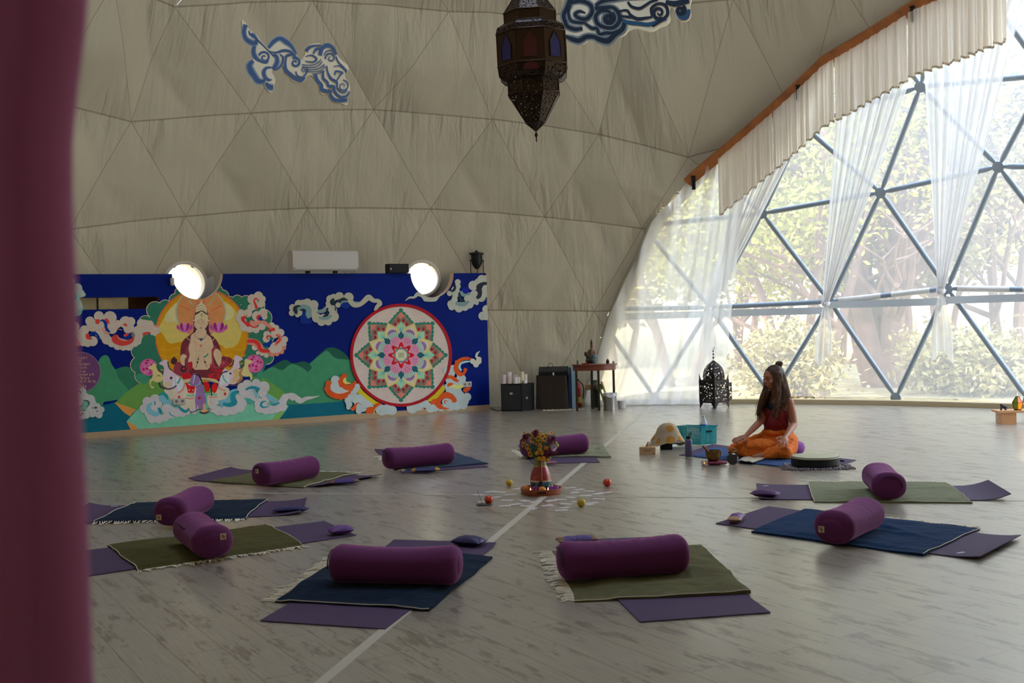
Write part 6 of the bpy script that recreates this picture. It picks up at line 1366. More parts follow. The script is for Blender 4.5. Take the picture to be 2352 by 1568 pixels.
mb.add([a+Vector((.0,0,.10)),a+Vector((.055,.04,.10)),a+Vector((.055,.04,.355)),a+Vector((0,0,.355))],[(0,1,2,3)]); d_=mb.build('open_door',PIR,t,smooth=False)
mb=MB(); mb.tube([a+Vector((.004,0,.10)),a+Vector((.055,.04,.10)),a+Vector((.055,.04,.355)),a+Vector((.004,0,.355))],.004,5); mb.build('door_frame',IRON,d_)
# ================= low bench at the right edge =================
p=fl(2318,974); bo_=Vector((p.x,p.y+.02,0)); t=thing('low_bench','low light-wood bench at the right edge of the photo','bench',bo_,R_(-6)); BW=mat('light_bench_wood',rgb(206,148,98),.5,var=(5,.15))
bx_('seat_board',BW,t,(.30,.08,.142),(.84,.26,.024)); bx_('board_leg',BW,t,(.0,.08,.065),(.16,.22,.13)); bx_('board_leg',BW,t,(.60,.08,.065),(.16,.22,.13))
BT=.1545
def onB(dx,dy): q=Vector((dx,dy,BT)); q.rotate(Matrix.Rotation(R_(-6),3,'Z')); return bo_+q
t=thing('stained_glass_lantern','small lantern of orange, green and red glass on the low bench','lantern',onB(.12,.05))
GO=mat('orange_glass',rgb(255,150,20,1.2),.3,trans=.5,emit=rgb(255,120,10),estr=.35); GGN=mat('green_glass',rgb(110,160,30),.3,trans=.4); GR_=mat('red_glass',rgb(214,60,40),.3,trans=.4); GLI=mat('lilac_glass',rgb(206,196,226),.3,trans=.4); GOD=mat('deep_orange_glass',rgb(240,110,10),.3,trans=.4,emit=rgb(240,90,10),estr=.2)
n=6
for i in range(n):
    a0=2*PI*i/n+.15-PI/2-PI/6; a1=a0+2*PI/n
    def P_(a,r,z): return Vector((r*math.cos(a),r*math.sin(a),z))
    mb=MB(); mb.add([P_(a0,.042,.012),P_(a1,.042,.012),P_(a1,.062,.085),P_(a0,.062,.085)],[(0,1,2,3)]); mb.build('lower_pane',[GO,GR_,GLI,GGN,GO,GGN][i],t,smooth=False)
    mb=MB(); mb.add([P_(a0,.062,.085),P_(a1,.062,.085),P_(a1,.018,.15),P_(a0,.018,.15)],[(0,1,2,3)]); mb.build('upper_pane',[GOD,GLI,GLI,GGN,GO,GGN][i],t,smooth=False)
mb=MB(); 
for i in range(n):
    a0=2*PI*i/n+.15-PI/2-PI/6; a1=a0+2*PI/n
    mb.tube([P_(a0,.043,.01),P_(a0,.063,.085),P_(a0,.019,.151)],.0028,5); mb.tube([P_(a0,.063,.085),P_(a1,.063,.085)],.0028,5)
mb.lathe([(.044,0),(.044,.012)],6,rot=.15-PI/2-PI/6); mb.lathe([(.02,.148),(.02,.156)],6); mb.build('lead_frame',mat('lead_brown',rgb(70,40,20),.5,metal=.5),t,smooth=False)
t=thing('small_figurine','tiny black animal-like figurine left of the stained-glass lantern on the bench','figurine',onB(-.045,.03)); mb=MB(); mb.ell((0,0,.045),(.03,.02,.022),12,8); mb.ell((-.02,0,.06),(.016,.014,.018),10,6)
for x,y in ((-.02,-.01),(-.018,.01),(.022,-.01),(.02,.01)): mb.chain([(x,y,.04),(x*1.3,y*1.2,.006)],[.008,.0055])
mb.chain([(.025,0,.05),(.05,0,.02)],[.006,.004]); mb.build('body',mat('black_iron3',rgb(34,30,30),.5),t)
t=thing('candle_stand','dark metal stand with a curled tip at the very right edge of the bench','candle stand',onB(.26,.10)); mb=MB(); mb.lathe([(.03,0),(.03,.006),(.008,.01),(.006,.12),(.016,.13),(.016,.14)],16); mb.build('stem',IRON,t); mb=MB(); mb.tube(cr([(0,0,.13),(-.02,0,.15),(-.045,0,.165),(-.05,0,.185)],5),.003,5); mb.build('curl',IRON,t)
# ================= things around the seated person =================
ymat_pts=[(1560,1046),(1935,1068),(1966,1057),(1636,1021)]
Q=ymat(ymat_pts,'purple mat under the seated person, its right tip beyond the drum',.0,.0)
blanket([(1592,1049),(1806,1074),(1850,1046),(1640,1030)],'blue blanket under the seated person',mat('blue_wool',rgb(40,72,120),.95,bump=(60,.4,.004)),Q,[],23,.004)
p=fl(1610,1024); t=thing('plastic_basket','open-weave turquoise plastic basket behind the water bottle','basket',p,0)
TQ=mat('turquoise_plastic',rgb(22,160,164),.4); 
m=bpy.data.materials.new('turquoise_lattice'); m.use_nodes=True; N,L=m.node_tree.nodes,m.node_tree.links; b=N['Principled BSDF']; b.inputs['Base Color'].default_value=rgb(22,160,164); b.inputs['Roughness'].default_value=.4
uvn=N.new('ShaderNodeAttribute'); uvn.attribute_name='grid'; sx=N.new('ShaderNodeSeparateXYZ'); L.new(uvn.outputs['Vector'],sx.inputs[0]); ops=[]
for k in ('X','Y'):
    f=N.new('ShaderNodeMath'); f.operation='FRACT'; L.new(sx.outputs[k],f.inputs[0]); g=N.new('ShaderNodeMath'); g.operation='GREATER_THAN'; g.inputs[1].default_value=.60; L.new(f.outputs[0],g.inputs[0]); ops.append(g)
mm=N.new('ShaderNodeMath'); mm.operation='MULTIPLY'; L.new(ops[0].outputs[0],mm.inputs[0]); L.new(ops[1].outputs[0],mm.inputs[1]); iv=N.new('ShaderNodeMath'); iv.operation='SUBTRACT'; iv.inputs[0].default_value=1; L.new(mm.outputs[0],iv.inputs[1]); L.new(iv.outputs[0],b.inputs['Alpha']); TQL=m
A_=Vector((math.cos(R_(158)),math.sin(R_(158)),0))*.30; B_=Vector((math.cos(R_(22)),math.sin(R_(22)),0))*.185; zb_=.012
def side(name,a,b,m,flare=.012,holes=True,ht=.185):
    nm=(b-a).cross(Vector((0,0,1))).normalized(); mb=MB(); P=[a,b,b+Vector((0,0,ht))+nm*flare,a+Vector((0,0,ht))+nm*flare]; mb.add([q+Vector((0,0,zb_)) for q in P],[(0,1,2,3)]); o=mb.build(name,m,t,smooth=False,fix=False)
    L_=(b-a).length/.016; at_=o.data.attributes.new('grid','FLOAT_VECTOR','POINT'); at_.data.foreach_set('vector',[0,0,0, round(L_),0,0, round(L_),11,0, 0,11,0])
    return o
O_=Vector((0,0,0)); side('side_wall',O_+A_,O_,TQL); s2=side('end_wall',O_,B_,TQL); side('side_wall',B_,A_+B_,TQL); side('end_wall',A_+B_,A_,TQL)
mb=MB(); mb.add([q+Vector((0,0,zb_)) for q in (O_,B_,A_+B_,A_)],[(0,1,2,3)]); mb.build('base',TQ,t,smooth=False)
mb=MB(); U=Vector((0,0,.185+zb_)); n1=(B_.cross(Vector((0,0,1)))).normalized()*.012; n2=((-A_).cross(Vector((0,0,1)))).normalized()*.012
mb.tube([O_+U+n1-A_.normalized()*.012*0,B_+U+n1+Vector((.01,0,0)),A_+B_+U-n1,A_+U-n1+Vector((-.01,0,0))],.006,6,closed=True); mb.build('rim',TQ,t)
c=(B_*.5)+n1*1.1+Vector((0,0,.145)); mb=MB(); mb.box(c,(.06,.006,.018),R_(22)); mb.build('handle_hole',BLACK,t,smooth=False)
c=(B_*.42)+n1*1.0+Vector((0,0,.075)); mb=MB()
for k in range(5): mb.box(c+Vector((0,-.001,(k-2)*.012)),(.004,.003,.008),R_(22))
mb.build('moulded_mark',WHITEP,t,smooth=False)
# plastic bottle standing in the basket
q=p+A_*.22+B_*.62; t=thing('plastic_bottle','clear plastic water bottle with blue label standing in the turquoise basket','bottle',(q.x,q.y,.0135))
mb=MB(); mb.lathe([(.001,0),(.036,0),(.04,.01),(.04,.20),(.036,.215),(.022,.25),(.013,.27),(.013,.285),(.001,.285)],24,caps=False); mb.build('bottle_body',mat('clear_pet',rgb(206,216,226),.15,alpha=.45,spec=.8),t); mb=MB(); mb.lathe([(.0405,.11),(.0405,.20)],24,caps=False); mb.build('label',mat('blue_label',rgb(20,120,190),.4),t); mb=MB(); mb.lathe([(.015,.272),(.015,.292),(.001,.293)],16); mb.build('cap',WHITEP,t)
p=fl(1582,1048); t=thing('drinking_flask','matt grey-purple drinking flask with loop lid in front of the turquoise basket','bottle',p); FK=mat('grey_purple_enamel',rgb(92,84,116),.45)
mb=MB(); mb.lathe([(.001,0),(.032,0),(.034,.004),(.034,.145),(.030,.158),(.020,.166),(.019,.17)],28,caps=False); mb.build('flask_body',FK,t); mb=MB(); mb.lathe([(.021,.166),(.021,.188),(.017,.19),(.001,.19)],20); mb.build('lid',BLACK,t)
mb=MB(); mb.tube(cr([(.0,0,.188),(.004,0,.205),(.018,0,.225),(.028,0,.220),(.024,0,.204),(.012,0,.19)],5),.004,6); mb.build('carry_loop',BLACK,t)
# cloth-covered thing
p=fl(1538,1033); CP=Vector((p.x,p.y+.10,0)); t=thing('low_black_stand','low black stand with a pale tray carrying the cloth-covered bowl','stand',CP)
bx_('pedestal',BLACK,t,(-.02,0,.035),(.11,.11,.07)); mb=MB(); mb.lathe([(.001,.0705),(.15,.0705),(.158,.082),(.15,.086),(.001,.083)],32,caps=False,sy=.8); mb.build('tray_disc',mat('pale_metal_tray',rgb(190,190,190),.3,metal=.6),t)
m=mat('spotted_beige_cloth',rgb(196,172,140),.85); N,L=nodes(m); b=N['Principled BSDF']; tc=N.new('ShaderNodeTexCoord'); v=N.new('ShaderNodeTexVoronoi'); v.inputs['Scale'].default_value=7.5; v.inputs['Randomness'].default_value=.35; L.new(tc.outputs['Object'],v.inputs['Vector']); mt=N.new('ShaderNodeMath'); mt.operation='LESS_THAN'; mt.inputs[1].default_value=.36; L.new(v.outputs['Distance'],mt.inputs[0])
mx=N.new('ShaderNodeMix'); mx.data_type='RGBA'; mx.inputs['A'].default_value=rgb(172,148,118); mx.inputs['B'].default_value=rgb(170,118,36); L.new(mt.outputs[0],mx.inputs['Factor']); L.new(mx.outputs['Result'],b.inputs['Base Color'])
t=thing('draped_bowl','beige cloth with mustard dots draped over a round bowl shape','cloth cover',(CP.x,CP.y,.086))
def dr(u,v):
    a=u*2*PI; k=v; pt=1+.16*max(0,math.cos(2*(a-.6)))*k**3+.05*math.sin(a*7)*k**2
    if k<.5: th=k/.5*PI*.45; r=.115*math.sin(th); z=.06+.115*math.cos(th)
    else: r=.1136+.05*(k-.5)/.5; z=.078-.085*(k-.5)/.5-.06*max(0,math.cos(2*(a-.6)))*((k-.5)/.5)
    return Vector((r*pt*math.cos(a)*1.02,r*pt*math.sin(a)*.85,z+.012*(math.sin(a*5)*k)))
mb=MB(); mb.grid(dr,72,24); zz=min(v.z for v in mb.v); mb.build('drape',MATS['spotted_beige_cloth'],t,angle=180)
mb=MB(); mb.lathe([(.03,.001),(.065,.03),(.082,.08),(.078,.10),(.001,.13)],24,sy=.9); mb.build('bowl_shape',mat('grey_bowl',rgb(120,110,100),.5),t)
p=fl(1490,1044); t=thing('tissue_box','kraft tissue box with a tissue pulled up, far left of the basket','tissue box',(p.x,p.y+.05,0),R_(-14)); KR=mat('kraft_box',rgb(196,158,116),.8)
bx_('carton',KR,t,(0,0,.036),(.155,.10,.072)); mb=MB(); mb.grid(lambda u,v:Vector(((u-.5)*.06*(1-v*.8)+.005,(.012*math.sin(u*9)),.072+v*.05)),8,5); mb.build('tissue',mat('beige_tissue',rgb(206,170,130),.9),t)
mb=MB()
for i in range(4): mb.box((-.03+i*.018,-.0508,.04),(.010,.001,.010))
mb.box((.06,-.0508,.012),(.014,.001,.010)); mb.build('printed_mark',mat('brown_ink',rgb(110,80,54),.8),t,smooth=False)
# singing bowl on a red cushion
p=fl(1640,1067); t=thing('ring_cushion','small red brocade cushion under the brass bowl','cushion',p); RC=mat('red_brocade',rgb(122,34,52),.6,var=(60,.35),sheen=.3)
mb=MB(); mb.ell((.01,0,.022),(.10,.07,.022),24,12); mb.ell((.075,-.01,.018),(.045,.03,.016),16,8); mb.v=[Vector((v.x,v.y,max(v.z,.001))) for v in mb.v]; mb.build('cushion_body',RC,t)
t=thing('singing_bowl','dark brass singing bowl on the red cushion with wooden mallet leaning in it','bowl',(p.x-.005,p.y,.0425)); BR=mat('aged_brass',rgb(120,92,52),.32,metal=.85,var=(18,.3))
mb=MB(); mb.lathe([(.001,0),(.045,.001),(.062,.018),(.070,.05),(.071,.085),(.067,.086),(.064,.05),(.05,.015),(.001,.008)],40,caps=False); mb.build('bowl_body',BR,t)
t=thing('wooden_mallet','wooden mallet resting in the brass singing bowl','mallet',(p.x-.03,p.y+.0,.062)); mb=MB(); mb.tube([(.02,0,.012),(-.02,-.0,.058),(-.065,0,.108)],[.010,.010,.011],12); mb.build('rod',mat('red_wood',rgb(124,62,40),.45),t)
p=fl(1618,1071); t=thing('glass_tea_light','tea light in a clear glass in front of the red cushion','candle',p); mb=MB(); mb.lathe([(.022,0),(.028,.004),(.03,.05),(.027,.05),(.025,.006),(.001,.006)],20,caps=False); mb.build('glass',mat('clear_glass',rgb(200,190,190),.1,alpha=.4),t); mb=MB(); mb.lathe([(.02,.007),(.02,.022),(.001,.022)],16); mb.build('wax',mat('orange_wax',rgb(220,140,80),.5),t); mb=MB(); mb.lathe([(.001,.023),(.004,.028),(.0003,.042)],8); mb.build('flame',FLM,t)
p=fl(1684,1070); t=thing('alarm_clock','round black twin-bell alarm clock seen from behind, beside the red cushion','clock',p,R_(-30)); M=Matrix.Rotation(PI/2,3,'X')
mb=MB(); mb.lathe([(.001,-.022),(.042,-.022),(.050,-.014),(.050,.016),(.044,.022),(.001,.022)],32,(0,0,.062),M=M,caps=False); mb.build('case',mat('glossy_black',(.01,.01,.011,1),.15,coat=.6),t)
for s in (-1,1):
    mb=MB(); mb.chain([(s*.022,0,.016),(s*.034,0,.004)],[.004,.004]); mb.build('foot',TIN,t); mb=MB(); mb.lathe([(.001,0),(.018,-.002),(.020,-.010),(.018,-.011)],16,(s*.028,0,.128),M=Matrix.Rotation(s*.5,3,'Y'),caps=False); mb.build('bell',mat('dark_chrome',rgb(60,60,64),.2,metal=.9),t)
mb=MB(); mb.tube(cr([(-.032,0,.125),(-.03,0,.148),(0,0,.158),(.03,0,.148),(.032,0,.125)],5),.003,6); mb.build('handle',TIN,t); bx_('side_label',mat('pale_blue_sticker',rgb(150,160,180),.5),t,(.043,-.014,.062),(.014,.012,.036),0)
# notebook
Qn=[fl(*q) for q in ((1697,1063),(1728,1067),(1764,1056),(1718,1048))]; on_=sum(Qn,Vector())/4; t=thing('open_notebook','open cream notebook lying on the blanket in front of the crossed legs','notebook',(on_.x,on_.y,.017)); mb=MB(); mb.grid(lambda u,v:bil([q-on_ for q in Qn],u,v)+Vector((0,0,.008+.006*math.sin(PI*u*2)**2)),12,4,.006); mb.build('pages',mat('cream_paper',rgb(214,198,172),.8),t); mb=MB(); mb.grid(lambda u,v:bil([q-on_ for q in Qn],-.02+u*1.04,-.03+v*1.06)+Vector((0,0,.002)),2,2,.002); mb.build('cover',BLACK,t,smooth=False)
# drum and striped cloth
p=fl(1871,1071); t=thing('striped_cloth','black and white striped fringed cloth under the frame drum','cloth',p,R_(-3))
m=mat('striped_weave',rgb(200,190,186),.9); N,L=nodes(m); b=N['Principled BSDF']; tc=N.new('ShaderNodeTexCoord'); w_=N.new('ShaderNodeTexWave'); w_.inputs['Scale'].default_value=12; w_.bands_direction='X'; w_.inputs['Distortion'].default_value=.6; L.new(tc.outputs['Object'],w_.inputs['Vector']); rp=N.new('ShaderNodeValToRGB'); rp.color_ramp.interpolation='CONSTANT'; e=rp.color_ramp.elements; e[0].color=rgb(44,38,40); e[1].position=.4; e[1].color=rgb(206,196,190); x_=e.new(.75); x_.color=rgb(110,70,84); L.new(w_.outputs['Fac'],rp.inputs['Fac']); L.new(rp.outputs['Color'],b.inputs['Base Color'])
mb=MB(); mb.grid(lambda u,v:Vector(((u-.5)*.48,(v-.5)*.40,.010+.003*math.sin(u*30)+.003*math.sin(v*23))),30,20,.008); mb.build('weave',m,t)
mb=MB(); a=Vector((-.24,-.20,0)); b_=Vector((.24,-.20,0)); tassels(mb,a,b_,60,Vector((0,-1,0)),.045,.012,3,.0034); tassels(mb,Vector((-.24,.05,0)),a,24,Vector((-1,0,0)),.05,.012,4,.0034); tassels(mb,b_,Vector((.24,.05,0)),24,Vector((1,0,0)),.05,.012,5,.0034); mb.build('fringe',m,t)
t=thing('frame_drum','large round frame drum with cream skin lying on the striped cloth','drum',(p.x+.005,p.y,.0165)); 
mb=MB(); mb.lathe([(.198,0),(.203,.004),(.203,.074),(.199,.078),(.19,.078),(.19,0)],64); mb.build('hoop',mat('black_hoop',(.008,.008,.009,1),.6,spec=.3),t); mb=MB(); mb.lathe([(.001,.0792),(.17,.0792),(.197,.0785),(.2045,.072),(.2045,.064)],64,caps=False); mb.build('skin',mat('drum_skin',rgb(190,182,148),.6,var=(6,.08)),t)
t=thing('drum_beater','thin black beater lying behind the right rim of the drum','beater',fl(1930,1062)); mb=MB(); mb.tube([(-.06,.02,.028),(.03,-.02,.014)],.007,8); mb.build('stick',BLACK,t)
# meditation cushion
pp=fl(1788,1046); PO=Vector((pp.x,pp.y,0)); CUZ=.115
cq=fl(1806,1046); t=thing('meditation_cushion','round violet cushion under the seated person','cushion',(cq.x,cq.y,.0165)); mb=MB(); mb.lathe([(.001,0),(.13,.0),(.16,.02),(.172,.06),(.16,.10),(.12,.118),(.001,.12)],40,caps=False); mb.build('cover',mat('violet_cotton',rgb(136,66,148),.8,sheen=.3),t)
# ================= the seated person =================
# local frame: u = photo right, w = toward the camera, v = up
FX=FPX/PO.y
def J(px,py,w=0.0):                              # joint seen at photo point, w metres in front of the hips
    q=at(px,py,PO.y-w); return q-PO
per=thing('person','woman sitting cross-legged with long brown hair, red top, orange trousers and eyes lowered','person',PO)
SKIN=mat('warm_skin',rgb(176,112,82),.5,var=(14,.08)); TOP=mat('dark_red_top',rgb(122,22,28),.8,sheen=.2,bump=(60,.3,.003)); PANT=mat('orange_cotton',rgb(222,108,14),.85,sheen=.2); HAIR=mat('brown_hair',rgb(74,44,26),.55,spec=.4,var=(5,.25)); HAIRL=mat('light_brown_hair_ends',rgb(100,60,34),.55,spec=.4)
shL=J(1812,925,.12); shR=J(1762,919,-.08); neck0=J(1783,912,.0); neck1=J(1779,893,.02); headc=J(1776,868,.03)
elL=J(1823,975,.14); wrL=J(1804,1003,.36); elR=J(1748,966,.06); wrR=J(1713,1001,.16); haR=J(1691,1012,.20)
hip=J(1786,1014,0); hipL=hip+Vector((.075,-.05,-.01)); hipR=hip+Vector((-.06,.05,-.01))
knR=J(1686,1033,.12); knL=J(1803,1041,.38)
fd=Vector((-.74,-.67,0)).normalized()            # facing
sdv=Vector((-fd.y,fd.x,0))
b=MB()
waist=J(1785,985,.02); chest=J(1785,938,.02); belly=J(1782,968,.03)
ELR=lambda c,r,M=None: b.ell(c,r,20,14,M)
Mz=Matrix((fd,sdv,Vector((0,0,1)))).transposed()
ELR(hip,(.11,.155,.10),Mz); ELR(waist,(.085,.125,.11),Mz); ELR(belly,(.088,.122,.10),Mz); ELR(chest+Vector((0,0,-.01)),(.092,.145,.105),Mz)
for s in (-1,1): ELR(chest+fd*.068+sdv*s*.055+Vector((0,0,-.035)),(.045,.05,.05),Mz)
b.chain([shR,chest+Vector((0,0,.055)),shL],[.046,.06,.048]); b.chain([chest+Vector((0,0,.03)),neck0+Vector((0,0,-.0)),neck1+fd*.01],[.06,.042,.040])
# arms
b.chain([shL,(shL+elL)/2+Vector((.006,0,0)),elL,(elL+wrL)/2,wrL],[.046,.041,.035,.031,.020]); b.chain([shR,(shR+elR)/2,elR,(elR+wrR)/2,wrR],[.044,.039,.034,.030,.020])
# legs (under the trousers)
b.chain([hipL,(hipL+knL)/2,knL],[.085,.075,.055]); b.chain([hipR,(hipR+knR)/2,knR],[.085,.075,.055])
ftL=J(1748,1047,.30); ftR=J(1788,1048,.30)
b.chain([knR,(knR+ftR)/2,ftR],[.05,.045,.03]); b.chain([knL,(knL+ftL)/2,ftL],[.05,.045,.03]); b.chain([ftR,ftR+Vector((.05,-.01,-.006))],[.028,.022]); b.chain([ftL,ftL+Vector((-.06,.0,-.004))],[.028,.02])
# hands
def hand(w,dirv,nv,spread,curl=.35,sc_=1.0,thumb=1):
    d=dirv.normalized(); n=nv.normalized(); s=d.cross(n).normalized()
    pc=w+d*.045*sc_; 
    Mh=Matrix((d,s,n)).transposed(); b.ell(pc,(.048*sc_,.038*sc_,.016*sc_),14,10,Mh); b.chain([w,pc],[.020,.022])
    L_=[.066,.074,.070,.055]
    for i in range(4):
        o=(i-1.5); base_=w+d*.078*sc_+s*o*.018*sc_; dd=(d+s*o*spread).normalized(); l=L_[i]*sc_
        p1=base_+dd*l*.42+n*.004; p2=p1+(dd-n*curl).normalized()*l*.32; p3=p2+(dd-n*curl*1.8).normalized()*l*.26
        b.chain([base_,p1,p2,p3],[.0095,.0088,.008,.0068])
    tb=w+d*.025*sc_+s*thumb*-.030*sc_; td=(d*.7-s*thumb*.75).normalized(); b.chain([tb,tb+td*.035,tb+(td*.8+d*.4).normalized()*.062-n*.004],[.012,.0105,.0085])
hand(wrL,J(1795,1021,.47)-wrL,Vector((.05,-.62,.78)),.26,.42,1.08,-1)
hand(wrR,(haR-wrR)+Vector((0,0,.006)),Vector((-.1,-.35,.95)),.08,.35,1.0,1)
# head
hf=(Vector((-.93,-.36,-.10))).normalized(); hs=Vector((0,0,1)).cross(hf).normalized(); hu=hf.cross(hs).normalized(); Mh=Matrix((hf,hs,hu)).transposed()
def H(f,s,u): return headc+hf*f+hs*s+hu*u
b.ell(H(-.012,0,.02),(.092,.074,.092),22,16,Mh); b.ell(H(.030,0,-.035),(.058,.056,.070),20,14,Mh); b.ell(H(.052,0,-.082),(.026,.028,.022),14,10,Mh)
b.chain([H(.082,0,.012),H(.096,0,-.012),H(.104,0,-.026)],[.010,.010,.0125]); b.ell(H(.092,.012,-.028),.008,10,8); b.ell(H(.092,-.012,-.028),.008,10,8)
b.ell(H(.084,0,-.052),(.010,.022,.0065),12,8,Mh); b.ell(H(.082,0,-.062),(.010,.019,.007),12,8,Mh); b.chain([H(.074,-.034,.022),H(.083,-.012,.020)],[.009,.009]); b.chain([H(.074,.034,.022),H(.083,.012,.020)],[.009,.009])
for s in (-1,1): b.ell(H(.073,s*.030,.004),(.012,.015,.008),12,8,Mh); b.ell(H(.056,s*.045,-.028),(.026,.018,.022),12,8,Mh); b.ell(H(-.005,s*.074,-.008),(.016,.008,.028),12,8,Mh)
b.chain([neck1,H(.0,0,-.05)],[.042,.045])
body=b.build('body',SKIN,per,angle=180,fix=False)
def rem(o,vx,sm):
    r=o.modifiers.new('r','REMESH'); r.mode='VOXEL'; r.voxel_size=vx; r.use_smooth_shade=True
    s=o.modifiers.new('s','SMOOTH'); s.factor=.6; s.iterations=sm
rem(body,.0048,3)
DKM=mat('dark_lash_line',rgb(50,26,20),.7); LIP=mat('lip_tone',rgb(140,66,58),.5)
for s in (-1,1):
    m_=MB(); m_.tube([H(.084,s*.020,.004),H(.087,s*.030,.0005),H(.078,s*.042,.003)],.0016,5); m_.build('closed_eyelid',DKM,per); m_=MB(); m_.tube([H(.093,s*.014,.024),H(.090,s*.028,.029),H(.076,s*.043,.024)],.0026,5); m_.build('eyebrow',DKM,per)
m_=MB(); m_.ell(H(.092,0,-.054),(.004,.018,.004),12,6,Mh); m_.ell(H(.090,0,-.061),(.004,.015,.004),12,6,Mh); m_.build('lips',LIP,per)
# top
b=MB(); e_=.010
b.ell(hip+Vector((0,0,.06)),(.11,.145,.05),20,12,Mz); b.ell(waist,(.085+e_,.125+e_,.10),20,14,Mz); b.ell(belly,(.088+e_,.122+e_,.10),20,14,Mz); b.ell(chest+Vector((0,0,-.035)),(.092+e_,.139+e_,.085),20,14,Mz)
for s in (-1,1): b.ell(chest+fd*.068+sdv*s*.055+Vector((0,0,-.035)),(.045+e_,.05+e_,.05+e_),16,12,Mz)
o=b.build('tank_top',TOP,per,angle=180,fix=False); rem(o,.006,4)
m_=MB()
for s,sh in ((-1,shR),(1,shL)):
    s2=1 if (sh-chest).dot(sdv)>0 else -1
    m_.tube(cr([chest+fd*.10+sdv*s2*.075+Vector((0,0,.02)),chest+fd*.06+sdv*s2*.10+Vector((0,0,.085)),chest+sdv*s2*.10+Vector((0,0,.112)),chest-fd*.08+sdv*s2*.09+Vector((0,0,.05))],6),[.013]*19,8)
m_.build('shoulder_strap',mat('dark_strap',rgb(40,16,24),.8),per)
b=MB(); b.ell(chest+fd*.075+Vector((0,0,.025)),(.035,.075,.035),16,10,Mz); b.build('dark_neckline_insert',mat('dark_teal_cotton',rgb(24,34,40),.85),per)
# trousers
b=MB(); w0=J(1786,992,.02); b.ell(w0,(.115,.155,.05),20,12,Mz); b.ell(hip,(.135,.18,.105),20,14,Mz)
b.chain([hipL,(hipL+knL)/2,knL+Vector((0,0,-.0))],[.112,.098,.068]); b.chain([hipR,(hipR+knR)/2+Vector((0,0,.0)),knR],[.115,.092,.060])
shinR=knR+(ftR-knR)*.72; shinL=knL+(ftL-knL)*.65
b.chain([knR,(knR+shinR)/2+Vector((0,0,.01)),shinR],[.060,.066,.062]); b.chain([knL,(knL+shinL)/2+Vector((0,0,.01)),shinL],[.068,.072,.060])
b.ell(J(1745,1022,.18),(.16,.12,.06),20,12); b.ell(J(1815,1026,.20),(.07,.10,.085),18,12); b.ell(J(1818,1012,.05),(.055,.09,.075),18,12)
b.v=[Vector((v.x,v.y,max(v.z,.022))) for v in b.v]
o=b.build('trousers',PANT,per,angle=180,fix=False); rem(o,.007,5)
tx=bpy.data.textures.new('folds','CLOUDS'); tx.noise_scale=.055; tx.noise_depth=2
dm_=o.modifiers.new('d','DISPLACE'); dm_.texture=tx; dm_.strength=.022; dm_.mid_level=.5; dm_.texture_coords='LOCAL'
# hair: cap, long locks, bun
b=MB(); b.ell(H(-.022,0,.032),(.094,.083,.092),22,16,Mh); b.ell(H(-.05,0,-.02),(.06,.082,.09),20,14,Mh)
back=-fd
for k in range(7):
    s=(k-3)/3; a=H(-.075+.02*abs(s),s*.065,.02); m1=neck0+back*.055+sdv*s*.085+Vector((0,0,-.02)); m2=chest+back*.09+sdv*s*.10+Vector((0,0,-.03)); b.chain([a,m1,m2],[.035,.042,.03])
def lock(pts,rs): b.chain(pts,rs)
# hair over the near shoulder and over the far shoulder, falling in front
lock([H(.0,.066,.045),J(1783,880,.11),J(1787,905,.15),J(1784,930,.18),J(1778,951,.19)],[.032,.030,.028,.026,.014])
lock([H(-.02,.070,.03),J(1792,885,.10),J(1795,908,.13),J(1790,932,.17),J(1784,948,.18)],[.034,.032,.030,.024,.012])
lock([H(.02,-.068,.03),J(1760,893,.02),J(1752,915,.04),J(1746,935,.07),J(1741,953,.08)],[.030,.030,.032,.030,.014])
lock([H(.0,-.070,-.01),J(1764,900,.0),J(1755,925,.0),J(1748,945,.03)],[.034,.034,.034,.014])
lock([H(-.05,.06,.0),J(1800,885,.04),J(1806,903,.03)],[.038,.036,.020])
o=b.build('hair',HAIR,per,angle=180,fix=False); rem(o,.006,3)
b=MB(); c=J(1789,836,.0); b.ell(c,(.036,.034,.029),16,12); b.ell(c+Vector((.012,-.012,.008)),(.024,.022,.020),12,8); b.ell(c+Vector((-.012,-.012,-.002)),(.024,.022,.02),12,8); b.ell(c+Vector((0,0,-.022)),(.030,.030,.02),12,8); b.build('hair_bun',HAIR,per,angle=180,fix=False)
rr=random.Random(11); b=MB()
def strand(pts,j=.012,r=.0028,n=6):
    off=Vector((rr.gauss(0,1),rr.gauss(0,1),0)).normalized(); ph=rr.uniform(0,6); P=[]
    for q in cr(pts,n): P.append(q)
    L_=len(P); P=[q+Vector((rr.gauss(0,.001),rr.gauss(0,.001),0))+off*(j*math.sin(ph+i*.9)*min(1,i/5)) for i,q in enumerate(P)]
    b.tube(P,[r*(1-.6*i/L_) for i in range(L_)],4)
for k in range(110):
    g=rr.random(); jit=lambda s=.022: Vector((rr.gauss(0,s),rr.gauss(0,s),rr.gauss(0,s*.8)))
    if g<.35: strand([H(.03,.045,.085)+jit(.005),H(-.005,.078,.02)+jit(.006),J(1788,898,.17)+jit(.012),J(1785,930,.21)+jit(.014),J(1778+rr.uniform(-9,10),956+rr.uniform(-8,8),.21)+jit(.01)])
    elif g<.7: strand([H(.03,-.05,.08)+jit(.005),H(.02,-.075,.0)+jit(.006),J(1759,900,.07)+jit(.012),J(1749,928,.10)+jit(.014),J(1740+rr.uniform(-9,9),955+rr.uniform(-8,10),.10)+jit(.01)],j=.016)
    else: strand([H(-.02,.06,.08)+jit(.006),H(-.03,.084,-.01)+jit(.008),J(1800,890,.12)+jit(.010),J(1806,912,.16)+jit(.014),J(1800+rr.uniform(-10,8),935+rr.uniform(-10,12),.19)+jit(.01)])
b.build('hair_strands',HAIRL,per,fix=False)
